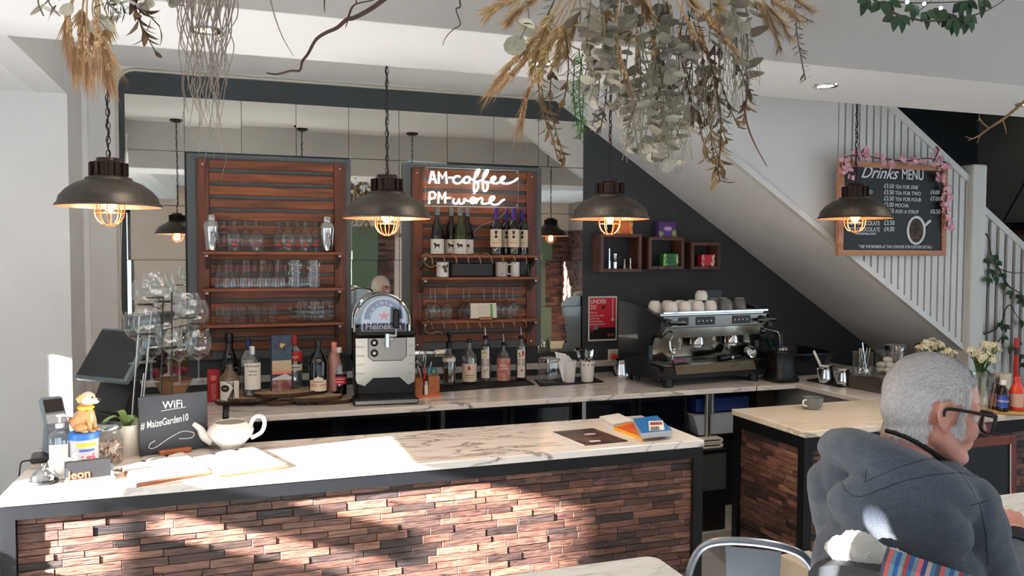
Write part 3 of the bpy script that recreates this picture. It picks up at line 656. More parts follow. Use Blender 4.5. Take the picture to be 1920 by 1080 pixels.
def mug(px,lab,ang,m=china,R=.039,h=.092,deco=None):
    loc = (bx_at(px,shF),shF,S2[1]); t = thing('mug',lab,'mug',loc,group='mugs on the second shelf')
    MB().lathe([(0,.003),(R*.92,0),(R,.004),(R,h),(R-.003,h),(R-.004,.008),(0,.008)],28).build('cup', m, t)
    hd = MB().tube(spline([(R-.002,0,h*.83),(R+.02,0,h*.83),(R+.026,0,h*.5),(R+.02,0,h*.2),(R-.002,0,h*.18)],5),.0048,8).build('handle', m, t); hd.rotation_euler = (0,0,ang)
    if deco: 
        R_ = random.Random(2); f = facing(loc); db = MB()
        for i in range(7):
            a = f+.45+R_.uniform(-.28,.28); z = R_.uniform(.025,.07); M = Matrix.Rotation(a,4,'Z') @ Matrix.Translation((R,0,z)); db.ball((0,0,0),R_.uniform(.007,.012),8,5,(.08,1,1.2),M)
        db.build('painted_flower', deco, t)
    return t
mug(830,'white mug with a dark painted flower, handle to the left',facing((1.1,4.8))-1.55+PI+PI/8,deco=mat('flower_print',(90,74,50),.5))
mug(940,'pale grey mug with its handle to the front',facing((1.5,4.8)),mat('stone_grey_china',(186,182,170),.3))
mug(966,'white mug seen behind the grey one, handle to the left',facing((1.6,4.8))-1.2,R=.030)
mug(981,'black mug with white lettering at the right end',facing((1.6,4.8))+2.2,black_plastic,R=.034)
bb = thing('speaker_bar','long black box lying between the mugs on the second shelf','black box',((bx_at(842,shF)+bx_at(922,shF))/2,shF+.01,S2[1])); wbb = bx_at(922,shF)-bx_at(842,shF)
MB().box((-wbb/2,-.05,0),(wbb/2,.05,.088),None,.008).build('case', black_matt, bb); MB().box((-wbb/2+.01,-.053,.008),(wbb/2-.01,-.049,.08)).build('grille', black_plastic, bb, smooth=False)
ug = thing('wine_glass','upturned wine glass at the left end of the bottom shelf','wine glass',(bx_at(807,shB),shB,S2[2]),group='upturned wine glasses on the bottom shelf')
MB().lathe([(.030,0),(.036,.025),(.0405,.055),(.038,.08),(.022,.105),(.006,.114),(.0038,.13),(.004,.20),(.008,.212),(.034,.219),(.035,.221)],26,cap=False).build('bowl', glass, ug)
for px,y,lab in ((816,shF,'front left'),(838,shF,'second in front'),(869,shB,'behind the spiral note pad, left'),(880,shF,'just left of the note pad'),(908,shB,'behind the middle of the note pad'),(926,shB,'behind the right edge of the note pad'),(937,shF,'first right of the note pad'),(950,shB,'second right of the note pad'),(962,shF,'at the right end of the shelf')):
    dup(ug,(bx_at(px,y),y,S2[2]),label=f'upturned wine glass on the bottom shelf, {lab}')
np_ = thing('note_pad','white spiral note pad with green strip in a wooden clip, on the bottom shelf','note pad',(bx_at(902,shF),YB-.222,S2[2]),rot=(-.12,0,.0))
MB().box((-.085,-.004,.012),(.085,.004,.105)).build('pages', paper, np_, smooth=False); MB().box((.045,-.0052,.014),(.06,-.004,.10)).build('green_strip', mat('green_print',(96,160,80),.5), np_, smooth=False)
wl_ = MB()
for i in range(9): wl_.box((-.04,-.0049,.03+i*.007),(.04,-.004,.0315+i*.007))
wl_.build('written_lines', mat('faint_ink',(190,176,150),.6), np_, smooth=False)
sp = MB()
for i in range(10): z = .02+i*.009; sp.tube([(-.085+.006*math.cos(a),.006*math.sin(a),z) for a in [k*PI/5 for k in range(10)]],.0011,5,True)
sp.build('spiral_binding', black_metal, np_); MB().box((-.03,-.012,0),(.05,.012,.02),None,.002).build('clip_stand', mat('clip_wood',(150,96,56),.5), np_)
# twine wound round the shelves
twine_m = mat('twine',(176,150,116),.9)
for zz,nn,lab in ((S2[0],9,'twine wound round the wine shelf'),(S2[2],9,'twine wound round the bottom shelf, its end trailing at the left')):
    x0 = bx_at(797,4.8); x1 = bx_at(995,4.8); pts = []
    for i in range(nn*8+1):
        a = 2*PI*i/8; x = x0+(x1-x0)*i/(nn*8); pts.append((x,YB-.142+.076*math.cos(a)-.008,zz-.026+.036*math.sin(a)))
    tm = MB().tube(pts,.0028,5); tm.tube(spline([(x0,YB-.23,zz-.02),(x0-.01,YB-.235,zz-.05),(x0+.03,YB-.235,zz-.075),(x0+.07,YB-.235,zz-.06),(x0+.10,YB-.235,zz-.08)],5),.0022,5)
    tag(tm.build('twine', twine_m), lab, 'twine')

# ------------------------------------------------------------------ neon sign
neon = mat('neon_white',(255,255,250),.4,emit=(255,252,240),estr=4.5)
acr = thin_glass('acrylic_sheet',(250,250,250),.03,.2,.05)
YN = YB-.115
def npt(px,py): p = at(px,py,Y=YN); return p
o_ = npt(798,313); sgn = thing('neon_sign','glowing white neon sign on a clear acrylic sheet reading AM coffee PM wine','neon sign',(o_.x,YN,npt(798,388).z))
def NP(px,py): p = npt(px,py); return (p.x-o_.x, 0, p.z-sgn.location.z)
a,b,c,d = NP(798,313),NP(973,320),NP(973,389),NP(798,386)
MB().prism([(a[0],.010,a[2]),(b[0],.010,b[2]),(c[0],.010,c[2]),(d[0],.010,d[2])],(0,.005,0)).build('acrylic_sheet', acr, sgn, smooth=False)
ed = MB().tube([(q[0],.0125,q[2]) for q in (a,b,c,d)],.0022,6,True); ed.build('sheet_edge', mat('acrylic_edge',(200,205,205),.2), sgn)
fx = MB()
for q in (a,b,c,d):
    x = q[0]+(.012 if q[0] < .2 else -.012); z = q[2]+(.012 if q[2] < .1 else -.012); fx.cyl((x,.0,z),(x,.018,z),.005,n=8)
fx.build('stand_offs', steel, sgn)
def U(s): return [(float(p.split(',')[0]),float(p.split(',')[1])) for p in s.split()]
# strokes surveyed from the sign in photo pixels
strokes = [
 ('l',U('805,344 810,321 812,321 818,344')),('l',U('807,336 816,336')),
 ('l',U('823,344 823,322 830,334 836,322 838,344')),('l',U('841,333 848,333')),
 ('s',U('863,332 857,330 851,334 851,341 857,344 864,342 870,335 875,331 871,334 870,341 875,343 880,341 881,334 877,331 882,335 888,336 895,328 899,320 897,318 892,324 890,336 889,350 889,357 893,358 897,350 896,343 893,341')),
 ('s',U('893,341 903,338 911,329 915,321 913,319 908,325 906,338 906,352 908,358 912,357 915,349 913,342 910,341 918,342 924,339 929,334 927,331 922,334 922,341 929,344 936,342 943,337 947,333 944,331 940,334 940,341 947,344 956,343 965,339 971,334')),
 ('l',U('805,382 806,360 813,360 817,364 815,371 806,373')),
 ('l',U('822,381 823,360 829,372 835,360 835,381')),('l',U('838,371 845,371')),
 ('s',U('851,372 850,378 853,382 858,380 861,373 861,379 865,382 870,379 871,373 875,376 882,377 889,373 888,370 884,372 883,378 887,381 893,377 894,380')),
 ('l',U('889,363 890,362')),
 ('s',U('893,371 892,381 896,375 902,371 905,374 904,381 909,382 917,380 925,374 927,370 923,368 919,373 920,380 927,384 935,382 942,376 946,374')),
]
for kind,pts in strokes:
    P = [NP(*p) for p in pts]; P = spline(P,5) if kind == 's' else [Vector(p) for p in P]
    MB().tube(P,.0054,8).build('neon_stroke', neon, sgn)
wire = MB().tube(spline([(bx_at(944,4.88),4.89,at(944,386,Y=4.89).z),(bx_at(948,4.88),4.88,at(948,396,Y=4.88).z),(bx_at(930,4.9),4.9,at(930,412,Y=4.9).z),(bx_at(900,4.92),4.92,at(900,424,Y=4.92).z),(bx_at(884,4.93),4.93,at(884,441,Y=4.93).z)],6),.0022,5)
tag(wire.build('sign_wire', mat('clear_wire',(180,160,130),.4)),'thin wire running down from the neon sign between the wine bottles','wire')
# ------------------------------------------------------------------ things on the back worktop
def on(px,py,z=CT): return at(px,py,Z=z)
# log slice stand
log_top = mat('log_face',(150,124,96),.75,var=.2,vscale=30); bark = mat('bark',(62,44,32),.9,bump=.8,bscale=40,var=.3,vscale=30)
ls = thing('log_slice_stand','stepped stand of round log slices under the spirit bottles','display stand',on(520,760)); o = ls.location
def log(px,py,z,r,h,sy=.62,seed=1):
    c = at(px,py,Z=CT+z+h); R = random.Random(seed); m = MB(); n = 30; ring = [(1+R.uniform(-.03,.03)) for _ in range(n)]
    vs = []; 
    for zz,k in ((0,.97),(h*.5,1.0),(h,.985)):
        vs += [(c.x-o.x+r*k*ring[i]*math.cos(2*PI*i/n),c.y-o.y+r*sy*k*ring[i]*math.sin(2*PI*i/n),z+zz) for i in range(n)]
    m.mi = 1
    for j in range(2): m.add([], []) 
    base = len(m.v); m.v += vs
    for j in range(2):
        for i in range(n): m.f.append((base+j*n+i,base+j*n+(i+1)%n,base+(j+1)*n+(i+1)%n,base+(j+1)*n+i)); m.m.append(1)
    m.f.append(tuple(base+2*n+i for i in range(n))); m.m.append(0); m.f.append(tuple(base+i for i in range(n))[::-1]); m.m.append(1)
    m.build('log_slice',[log_top,bark],ls)
log(447,748,0,.118,.022,seed=1); log(470,742,.023,.155,.02,seed=2); log(528,752,0,.075,.02,.5,seed=3); log(536,733,.044,.165,.022,.55,seed=4); log(594,742,.022,.135,.022,.5,seed=5); log(622,748,0,.115,.022,.5,seed=6)
amber_liq = mat('rum_amber',(120,84,44),.1,trans=.4); clear_b = thin_glass('bottle_glass',(235,240,238),.14,.8)
# rum jug with two lug handles
def jug_bottle():
    p = on(431,752,CT+.022); t = thing('rum_bottle','squat rum bottle with an octopus drawing and two loop handles, front left of the stand','bottle',p); a = facing(p); R = .052
    MB().lathe([(0,0),(R*.95,0),(R,.006),(R,.115),(.046,.135),(.028,.155),(.019,.165),(.017,.20),(0,.20)],30).build('body', mat('smoky_rum',(92,76,52),.12,coat=.4), t)
    MB().lathe([(.0215,.198),(.022,.218),(.016,.224),(.0,.225)],18).build('stopper', black_plastic, t)
    arc_label(MB(),R+.0004,.012,.112,a-1.05,a+1.05,18).build('label', paper, t)
    tn = MB(); R_ = random.Random(4); rr = R+.0014
    for i in range(9):
        z = .075; ang = a+.35; pts = [(ang,z)]; dz = R_.uniform(-.02,.02); da = R_.uniform(-.12,.02)
        for k in range(7): ang += da; z += dz; dz += R_.uniform(-.008,.008); da += R_.uniform(-.05,.05); z = min(.106,max(.018,z)); ang = min(a+.95,max(a-.2,ang)); pts.append((ang,z))
        tn.tube(spline([(rr*math.cos(q),rr*math.sin(q),zz) for q,zz in pts],3),.0022,5)
    tn.build('octopus_drawing', ink, t)
    bl = MB(); M = Matrix.Rotation(a-.45,4,'Z') @ Matrix.Translation((R+.0006,0,.075)); bl.ball((0,0,0),.024,14,8,(.06,1.0,.8),M); bl.build('name_patch', black_p, t)
    wrap_text('KRAKEN',.012,R+.0025,.071,a-.45,paper,t)
    w = facing(p)+PI/2
    for s in (1,-1):
        MB().tube(spline([(s*.020*math.cos(w),s*.020*math.sin(w),.172),(s*.038*math.cos(w),s*.038*math.sin(w),.176),(s*.044*math.cos(w),s*.044*math.sin(w),.158),(s*.034*math.cos(w),s*.034*math.sin(w),.146)],5),.0055,8).build('loop_handle', black_plastic, t)
jug_bottle()
bottle('spirit_bottle','tall black spirit bottle standing behind the octopus rum bottle',on(431,733,CT+.022),.048,.325,.020,dark_bottle,[],.44,.72,cap=black_plastic,caph=.16)
bottle('gin_bottle','clear spirit bottle with a white label printed SOUTH BANK',on(474,742,CT+.044),.044,.265,.014,clear_b,[('label',.15,.68,.1,paper),('text','SOUTH BANK',.0125,.60,ink),('text','LONDON',.010,.50,ink),('text','DRY GIN',.010,.43,ink)],.68,.84,cap=silver_cap,caph=.16,liquid=mat('clear_liquor',(120,124,120),.1),fill=.12)
bottle('gin_bottle','blue capped bottle half hidden behind the SOUTH BANK bottle',on(466,733,CT+.044),.040,.285,.014,clear_b,[('label',.5,.62,.06,cream)],.6,.8,cap=mat('navy_cap',(24,34,84),.35),caph=.2)
# gift carton
p = on(527,731,CT+.066); gb = thing('gift_carton','tall blue and red gift carton with a gold emblem on the log stand','gift box',p,rz=facing(p)+PI/2+.12)
MB().box((-.051,-.04,0),(.051,.04,.30)).build('carton', mat('carton_blue',(8,16,40),.35,col2=(14,62,92),vscale=22), gb, smooth=False)
MB().box((-.0505,-.0412,.0),(.0505,-.0398,.06)).build('red_band', mat('carton_red',(96,14,16),.4,col2=(150,120,110),vscale=26), gb, smooth=False)
MB().prism([(-.0505,-.0408,.06),(.0505,-.0408,.06),(.0505,-.0408,.075),(.02,-.0408,.092),(-.0505,-.0408,.07)],(0,.001,0)).build('mountain_band', mat('carton_snow',(190,190,186),.5), gb, smooth=False)
MB().box((-.0505,-.0412,.092),(.0505,-.0398,.108)).build('orange_stripe', mat('carton_orange',(206,112,76),.4), gb, smooth=False)
MB().box((-.0505,-.0412,.108),(.0505,-.0398,.165)).build('cream_band', mat('carton_cream',(176,158,132),.5), gb, smooth=False)
MB().ball((0,-.0412,.245),.014,10,6,(.7,.1,1)).ball((.012,-.0412,.25),.008,8,5,(1,.1,.6)).build('gold_emblem', gold_p, gb)
bottle('vodka_bottle','clear vodka bottle with red cap and red label beside the gift carton',on(552,726,CT+.066),.043,.285,.015,clear_b,[('label',.52,.70,.115,red_p),('text','CHERRY',.014,.585,paper),('label',.34,.46,.115,paper),('label',.395,.41,.06,ink)],.68,.80,cap=red_cap,caph=.18,liquid=mat('clear_liquor2',(108,116,116),.1),fill=.5)
cur = [(-.045,-.055),(.045,-.055),(.045,.0),(.042,.016),(.030,.02),(.022,.03),(.008,.032),(.0,.04),(-.008,.032),(-.022,.03),(-.030,.02),(-.042,.016),(-.045,.0)]
bottle('liqueur_bottle','black liqueur bottle with a cream label shaped like a cloud',on(597,737,CT+.044),.050,.285,.016,dark_bottle,[('label',.06,.27,.10,cream),('shape',[(-.03,0),(.03,0),(.024,.012),(.008,.016),(0,.022),(-.008,.016),(-.024,.012)],.27,cream),('label',.232,.245,.06,ink),('label',.15,.20,.1005,red_p)],.60,.82,cap=black_plastic,caph=.16)
bottle('gin_bottle','pink frosted bottle behind the red liqueur bottle',on(627,733,CT+.044),.036,.27,.014,mat('pink_frosted',(196,142,132),.35,trans=.3),[],.6,.84,cap=mat('pink_cap',(200,130,116),.4),caph=.16)
bottle('liqueur_bottle','red liqueur bottle with white cap and black and red label, right end of the stand',on(636,740,CT+.022),.042,.262,.014,clear_b,[('label',.40,.46,.11,black_p),('label',.24,.395,.11,mat('label_crimson',(206,40,66),.5)),('label',.345,.36,.075,paper),('label',.285,.30,.06,paper)],.62,.82,cap=white_cap,caph=.1,liquid=mat('cassis',(48,10,26),.1),fill=.45)
p = on(401,752); cn = thing('drinks_can','tall red drinks carton standing at the left of the log stand','carton',p,rz=facing(p)+PI/2)
MB().lathe([(.0,0),(.032,0),(.033,.004),(.033,.165),(.028,.172),(.0,.172)],20,sq=8).build('body', mat('red_carton',(168,34,44),.4), cn); MB().ball((0,-.034,.13),.016,12,6,(1,.1,1)).build('emblem', mat('carton_orange'), cn); MB().box((-.012,-.0345,.012),(.012,-.033,.10)).build('pale_print', mat('carton_print',(206,120,116),.5,col2=(168,34,44),vscale=90), cn, smooth=False)

# ------------------------------------------------------------------ beer dispenser
p = on(727,756); bd = thing('beer_dispenser','silver counter top beer dispenser with a clear domed keg window','beer dispenser',p,rz=.0)
bd.rotation_euler = (0,0,-.10); sc_ = p.dot(_f)/FPX; W2 = .170; DP = .30
MB().box((-.185,-.06,0),(.16,.10,.035),None,.008).build('drip_tray', black_plastic, bd); MB().box((-.175,-.063,.008),(.155,-.058,.026),None,.002).build('tray_trim', steel, bd)
MB().box((-.15,.0,.036),(.14,.08,.040)).build('tray_grid', black_metal, bd, smooth=False)
MB().box((-W2,.09,.0),(W2-.01,DP+.1,.355),None,.02).build('rear_body', black_plastic, bd)
body_m = mat('satin_silver',(188,186,176),.30,.85,bump=.03,bscale=300,stretch=(1,1,.05))
front = [(-.158,.10),(-.118,.085),(-.072,.128),(.072,.128),(.118,.085),(.150,.10),(.155,.12),(.155,.345),(-.165,.345),(-.165,.12)]
MB().prism([(x,.072,z) for x,z in front],(0,.05,0)).build('front_panel', body_m, bd, smooth=False)
gr = MB()
for i in range(4):
    for s in (-1,1): gr.box((s*.158-.036 if s > 0 else -.166,.066,.15+i*.048),(s*.158 if s > 0 else -.12,.074,.158+i*.048),None,.002)
gr.build('panel_slots', steel, bd)
oct_ = [(-.098,.345),(-.098,.245),(-.075,.222),(.085,.222),(.108,.245),(.108,.345)]
MB().prism([(x,.0665,z) for x,z in oct_],(0,.006,0)).build('tap_plate', mat('tap_plate',(150,150,146),.35,.7), bd, smooth=False)
MB().tube([(x,.066,z) for x,z in oct_],.002,5).build('plate_outline', black_plastic, bd)
for z in (.322,.265):
    k = MB().lathe([(.020,0),(.021,.004),(.017,.006),(.0,.006)],20,Matrix.Translation((-.066,.066,z)) @ Matrix.Rotation(PI/2,4,'X')).build('dial', black_plastic, bd); MB().lathe([(.008,0),(.008,.010),(.0,.011)],12,Matrix.Translation((-.066,.062,z)) @ Matrix.Rotation(PI/2,4,'X')).build('dial_knob', steel, k)
tp = MB().cyl((.02,.066,.345),(.02,.03,.345),.012); tp.cyl((.0,.03,.372),(.0,.025,.30),.014); tp.cyl((.0,.03,.36),(.05,.03,.36),.010); tp.build('tap', chrome, bd)
MB().cyl((.048,.028,.36),(.048,.026,.40),.006).build('handle_stem', chrome, bd); MB().box((.030,.015,.40),(.066,.038,.505),None,.008).build('tap_handle', black_plastic, bd)
arch = lambda w,h0,h1,n=16: [(-w,h0)]+[(-w*math.cos(PI*i/n),h1+w*math.sin(PI*i/n)*1.02) for i in range(n+1)]+[(w,h0)]
MB().box((-.172,.06,.352),(.165,.36,.378),None,.012).build('collar', black_plastic, bd)
MB().prism([(x-.02,.10,z) for x,z in arch(.152,.378,.43)],(0,.26,0)).build('dome', thin_glass('dome_glass',(245,248,250),.10,.7), bd)
MB().tube([(x-.02,.098,z) for x,z in arch(.150,.378,.43)],.007,8).build('dome_rim', chrome, bd)
MB().tube([(x-.02,.36,z) for x,z in arch(.150,.378,.43)],.006,8).build('rear_dome_rim', chrome, bd)
kp = arch(.122,.378,.44); MB().prism([(x-.01,.115,z) for x,z in kp],(0,.20,0)).build('keg', mat('keg_silver',(170,172,178),.3,.5), bd, smooth=True)
navy = mat('keg_navy',(26,34,86),.4); MB().box((-.122,.1125,.382),(.105,.116,.425)).build('navy_band', navy, bd, smooth=False)
rg = MB()
for i in range(15):
    a0 = PI*i/15; a1 = PI*(i+1)/15; q = lambda r,a: (-.01-r*math.cos(a),.1135,.445+r*math.sin(a)); rg.prism([q(.072,a0),q(.108,a0),q(.108,a1),q(.072,a1)],(0,.0025,0))
rg.build('navy_arch', navy, bd, smooth=False)
text('Heineken',.052,mat('keg_white',(222,222,226),.4),bd,(-.112,.111,.389),sx=.98,bold=.0008)
for i,ch in enumerate('HEINEKEN'):
    a = PI*(.10+.8*i/7); text(ch,.026,MATS['keg_white'],bd,(-.01-.083*math.cos(a),.1115,.445+.083*math.sin(a)),rot=(PI/2,-(PI/2-a)*-1,0),align='CENTER',name='arch_letter')
star = [(-.01+(.030 if i%2 == 0 else .012)*math.sin(i*PI/5),.110,.462+(.030 if i%2 == 0 else .012)*math.cos(i*PI/5)) for i in range(10)]
MB().prism(star,(0,.003,0)).build('red_star', mat('star_red',(205,30,34),.4), bd, smooth=False)

# ------------------------------------------------------------------ pen box, syrups on black mats
p = on(798,742); pb = thing('pen_box','small orange brown wooden box holding pens and scissors beside the beer dispenser','pen box',p,rz=-.12)
bw = mat('box_wood',(150,88,50),.55,var=.2,vscale=30)
MB().box((-.068,-.04,0),(-.02,.05,.105)).build('left_side', bw, pb, smooth=False); MB().box((.012,-.04,0),(.075,.05,.115)).build('right_side', bw, pb, smooth=False); MB().box((-.07,.05,0),(.075,.062,.12)).build('back', bw, pb, smooth=False); MB().box((-.07,-.045,0),(.08,.062,.012)).build('base', mat('orange_base',(200,90,40),.5), pb, smooth=False)
def pen(px,py,lab,c,l=.14,tx=.1,ty=0,dx=0,dy=0):
    t = thing('pen',lab,'pen',(p.x+dx,p.y+dy,p.z+.014),rot=(ty,tx,0),group='pens in the wooden box')
    MB().cyl((0,0,0),(0,0,l),.0045,n=8).build('barrel', mat('pen_'+lab.split()[0],c,.35), t); MB().cyl((0,0,l),(0,0,l+.02),.0035,.002,8).build('tip', white_cap, t)
pen(0,0,'black pen leaning left in the wooden box',(20,20,24),.17,-.18,0,-.012,.03); pen(0,0,'red pen in the wooden box',(190,60,60),.15,.05,0,-.004,.035); pen(0,0,'pink pen leaning left in the wooden box',(200,140,150),.145,-.3,0,.006,.02); pen(0,0,'blue pen leaning right in the wooden box',(110,150,190),.16,.22,0,.0,.022)
sc = thing('scissors','teal handled scissors upright in the wooden box','scissors',(p.x+.004,p.y+.03,p.z+.014),rot=(0,.3,0)); MB().box((-.006,-.002,0),(.006,.002,.11)).build('blades', steel, sc)
for s in (-1,1): MB().tube([(s*.014+.013*math.cos(a),0,.128+.018*math.sin(a)) for a in [k*PI/8 for k in range(16)]],.005,6,True).build('finger_loop', mat('teal_plastic',(30,120,118),.4), sc)
wh = thing('whisk','wire whisk with black handle standing in the wooden box','whisk',(p.x-.02,p.y+.028,p.z+.014),rot=(-.05,.05,0)); wm = MB()
for i in range(6):
    a = i*PI/6; wm.tube([(.026*math.sin(t)*math.cos(a),.026*math.sin(t)*math.sin(a),.15+.045*(1-math.cos(t))) for t in [k*PI/10 for k in range(11)]]+[(-.026*math.sin(t)*math.cos(a),-.026*math.sin(t)*math.sin(a),.15+.045*(1-math.cos(t))) for t in [k*PI/10 for k in range(10,-1,-1)]],.0014,4)
wm.build('wires', steel, wh); MB().cyl((0,0,0),(0,0,.15),.007,n=8).build('handle', black_plastic, wh)
wp = thing('marker_pen','white marker pen upright in the front of the wooden box','pen',(p.x-.003,p.y-.028,p.z+.012)); MB().cyl((0,0,0),(0,0,.055),.011,n=12).build('barrel', white_cap, wp); MB().cyl((0,0,.055),(0,0,.075),.009,n=12).build('cap', MATS['stone_grey_china'], wp)
MB().cyl((0,0,0),(0,0,.001),.002)
tag(MB().box((-.05,-.03,0),(.05,.03,.0015)).build('order_slip', mat('pink_paper',(214,190,176),.6), None, on(826,755)+Vector((0,0,.0002)), False, rot=(0,0,-.2)),'pale paper slip lying by the wooden pen box','paper')
mat_blk = mat('rubber_mat',(12,12,13),.75,bump=.4,bscale=200)
def bar_mat(pxs,lab):
    a,b,c,d = [on(*q) for q in pxs]; m = MB().prism([a,b,c,d],(0,0,.006)); return tag(m.build('bar_mat', mat_blk, smooth=False), lab,'bar mat')
bar_mat(((822,736),(1003,722),(985,712),(822,722)),'black rubber bar mat under the syrup bottles'); bar_mat(((1013,725),(1132,717),(1108,706),(1002,714)),'black rubber bar mat under the cutlery pots')
mz = CT+.006
syr = mat('syrup_amber',(112,86,44),.15,trans=.3)
def pourer(t,h,straight=True,m=steel):
    MB().lathe([(.016,h-.012),(.016,h+.004),(.008,h+.012)],14,cap=False).build('pourer_collar', black_plastic, t)
    MB().tube([(0,0,h),(0,.001,h+.03),(-.004,.0,h+.062)],.0045,8).build('pourer_spout', m, t)
t = bottle('syrup_bottle','half full amber bottle with a tall black pump, leftmost on the mat',on(842,722,mz),.041,.235,.016,clear_b,[('label',.63,.72,.1,cream)],.74,.84,cat='bottle',liquid=syr,fill=.62)
MB().lathe([(.018,.225),(.018,.26),(.008,.268),(.008,.31)],14,cap=False).build('pump_collar', black_plastic, t); MB().box((-.012,-.03,.295),(.012,.02,.325),None,.004).cyl((0,-.02,.31),(-.01,-.05,.285),.007).build('pump_head', black_plastic, t)
drop = [(0,.022),(-.008,.006),(-.009,-.002),(-.005,-.009),(.005,-.009),(.009,-.002),(.008,.006)]
bottle('syrup_bottle','bottle with a cream label and a red drop, second on the mat',on(880,719,mz),.044,.275,.014,clear_b,[('label',.06,.46,.13,cream),('shape',drop,.355,red_p),('label',.2,.212,.06,ink),('label',.15,.156,.05,ink)],.56,.80,cap=black_plastic,caph=.08,liquid=mat('dark_syrup',(30,26,24),.2),fill=.12,q=.9)
def syr1883(px,py,lab,fl,accent):
    t = bottle('syrup_bottle',lab,on(px,py,mz),.035,.275,.013,clear_b,[('label',.08,.72,.052,paper),('label',.35,.52,.054,black_p),('text','1883',.018,.42,paper)],.78,.87,liquid=fl,fill=.75)
    R = random.Random(px); e = MB(); a = facing(t.location); rr = .0362
    for i in range(9):
        q = a+R.uniform(-.5,.5); z = R.choice((R.uniform(.155,.19),R.uniform(.155,.19),R.uniform(.06,.085))); M = Matrix.Rotation(q,4,'Z') @ Matrix.Translation((rr,0,z)); e.ball((0,0,0),.0065,8,5,(.1,1,1),M)
    e.build('fruit_picture', accent, t); pourer(t,.275); return t
syr1883(910,714,'square syrup bottle with vanilla flowers over a black label, third on the mat',mat('vanilla_syrup',(150,136,100),.2,trans=.3),mat('vanilla_print',(186,166,96),.5))
t = bottle('syrup_bottle','bottle with a pink swirling caramel label, fourth on the mat',on(944,714,mz),.043,.235,.013,clear_b,[('label',.03,.62,.12,mat('caramel_label',(176,96,84),.5,col2=(206,160,150),vscale=30)),('text','Spiced',.018,.42,paper),('text','Caramel',.018,.33,paper)],.62,.84); pourer(t,.235)
syr1883(977,713,'syrup bottle with red berries over a black label, right end of the mat',mat('cherry_syrup',(70,16,18),.15),mat('cherry_print',(150,28,24),.4))

# glass jar with steel lid, napkin pot, cutlery pot
p = on(1029,717,mz); j = thing('storage_jar','square clear storage jar with a steel lid on the small mat','jar',p,rz=.25)
MB().lathe([(0,.002),(.052,.0),(.054,.004),(.054,.115),(.050,.125),(.050,.13)],32,sq=7,cap=False).build('wall', glass, j); MB().lathe([(.054,.13),(.056,.133),(.056,.15),(.052,.154),(0,.154)],32,sq=7).build('lid', chrome, j)
pot_m = mat('white_enamel',(222,220,216),.35)
def pot(px,py,lab,scallop):
    p = on(px,py,mz); t = thing('utensil_pot',lab,'pot',p); n = 48; vs = []; fs = []; h = .135
    for k,(r,z) in enumerate(((.036,0),(.038,.004),(.046,h*.8),(.049,h))):
        for i in range(n):
            a = 2*PI*i/n; zz = z-(abs(math.sin(a*5.5))*-.012+.012 if scallop and k == 3 else 0); vs.append((r*math.cos(a),r*math.sin(a),zz))
    for k in range(3):
        for i in range(n): fs.append((k*n+i,k*n+(i+1)%n,(k+1)*n+(i+1)%n,(k+1)*n+i))
    fs.append(tuple(range(n))[::-1]); MB().add(vs,fs).build('pot_wall', pot_m, t)
    if scallop:
        hb = MB()
        for i in range(11):
            a = 2*PI*(i+.5)/11+.1; M = Matrix.Rotation(a,4,'Z') @ Matrix.Translation((.0468,0,h*.80)); hb.prism([(0,-.005,.004),(0,0,-.006),(0,.005,.004),(0,.0025,.006),(0,0,.004),(0,-.0025,.006)],(.0015,0,0),M)
        hb.build('heart_cutouts', black_matt, t)
    return t,p
t,p = pot(1066,716,'white pot full of folded paper napkins',False)
nap = mat('napkin_white',(226,226,224),.8)
for i,(dx,rx,ry) in enumerate(((-.028,.0,-.30),(-.015,.06,-.22),(-.002,.0,-.12),(.012,.05,-.05))):
    nk = MB().prism([(-.035,0,.0),(.035,0,.0),(.035,0,.155-.015*i),(-.035,0,.195-.012*i)],(0,.004,0)).build('napkin', nap, None, (p.x+dx*.4,p.y-.012+i*.008,p.z+.02), False, rot=(rx,ry,.1)); tag(nk,['white folded napkin leaning furthest left in the white pot','white folded napkin second from the left in the white pot','white folded napkin third from the left in the white pot','white folded napkin at the right of the white pot'][i],'napkin','napkins in the white pot')
t,p = pot(1101,715,'white scalloped pot with heart cutouts full of forks',True)
R = random.Random(9); names = 'frontmost,leftmost,left inner,middle left,tallest middle,middle right,right inner,rightmost leaning,rear,short rear'.split(',')
def fork(loc,rot,lab):
    f = thing('fork',lab,'fork',loc,rot=rot,group='forks in the scalloped pot'); b = MB().box((-.003,-.0012,0),(.003,.0012,.13)); b.prism([(-.003,-.0012,.13),(.003,-.0012,.13),(.010,-.0012,.155),(-.010,-.0012,.155)],(0,.0024,0)); b.build('handle', chrome, f)
    g = MB()
    for i in range(4): g.box((-.010+i*.0056,-.001,.153),(-.0068+i*.0056,.001,.19))
    g.build('tines', chrome, f)
for i in range(10):
    a = 2*PI*i/10; fork((p.x+.02*math.cos(a),p.y+.02*math.sin(a),p.z+.006+(i%3)*.004),(.12*-math.sin(a)*1.4,.16*math.cos(a)*1.5,R.uniform(0,3)),f'steel fork in the scalloped white pot, {names[i]}')
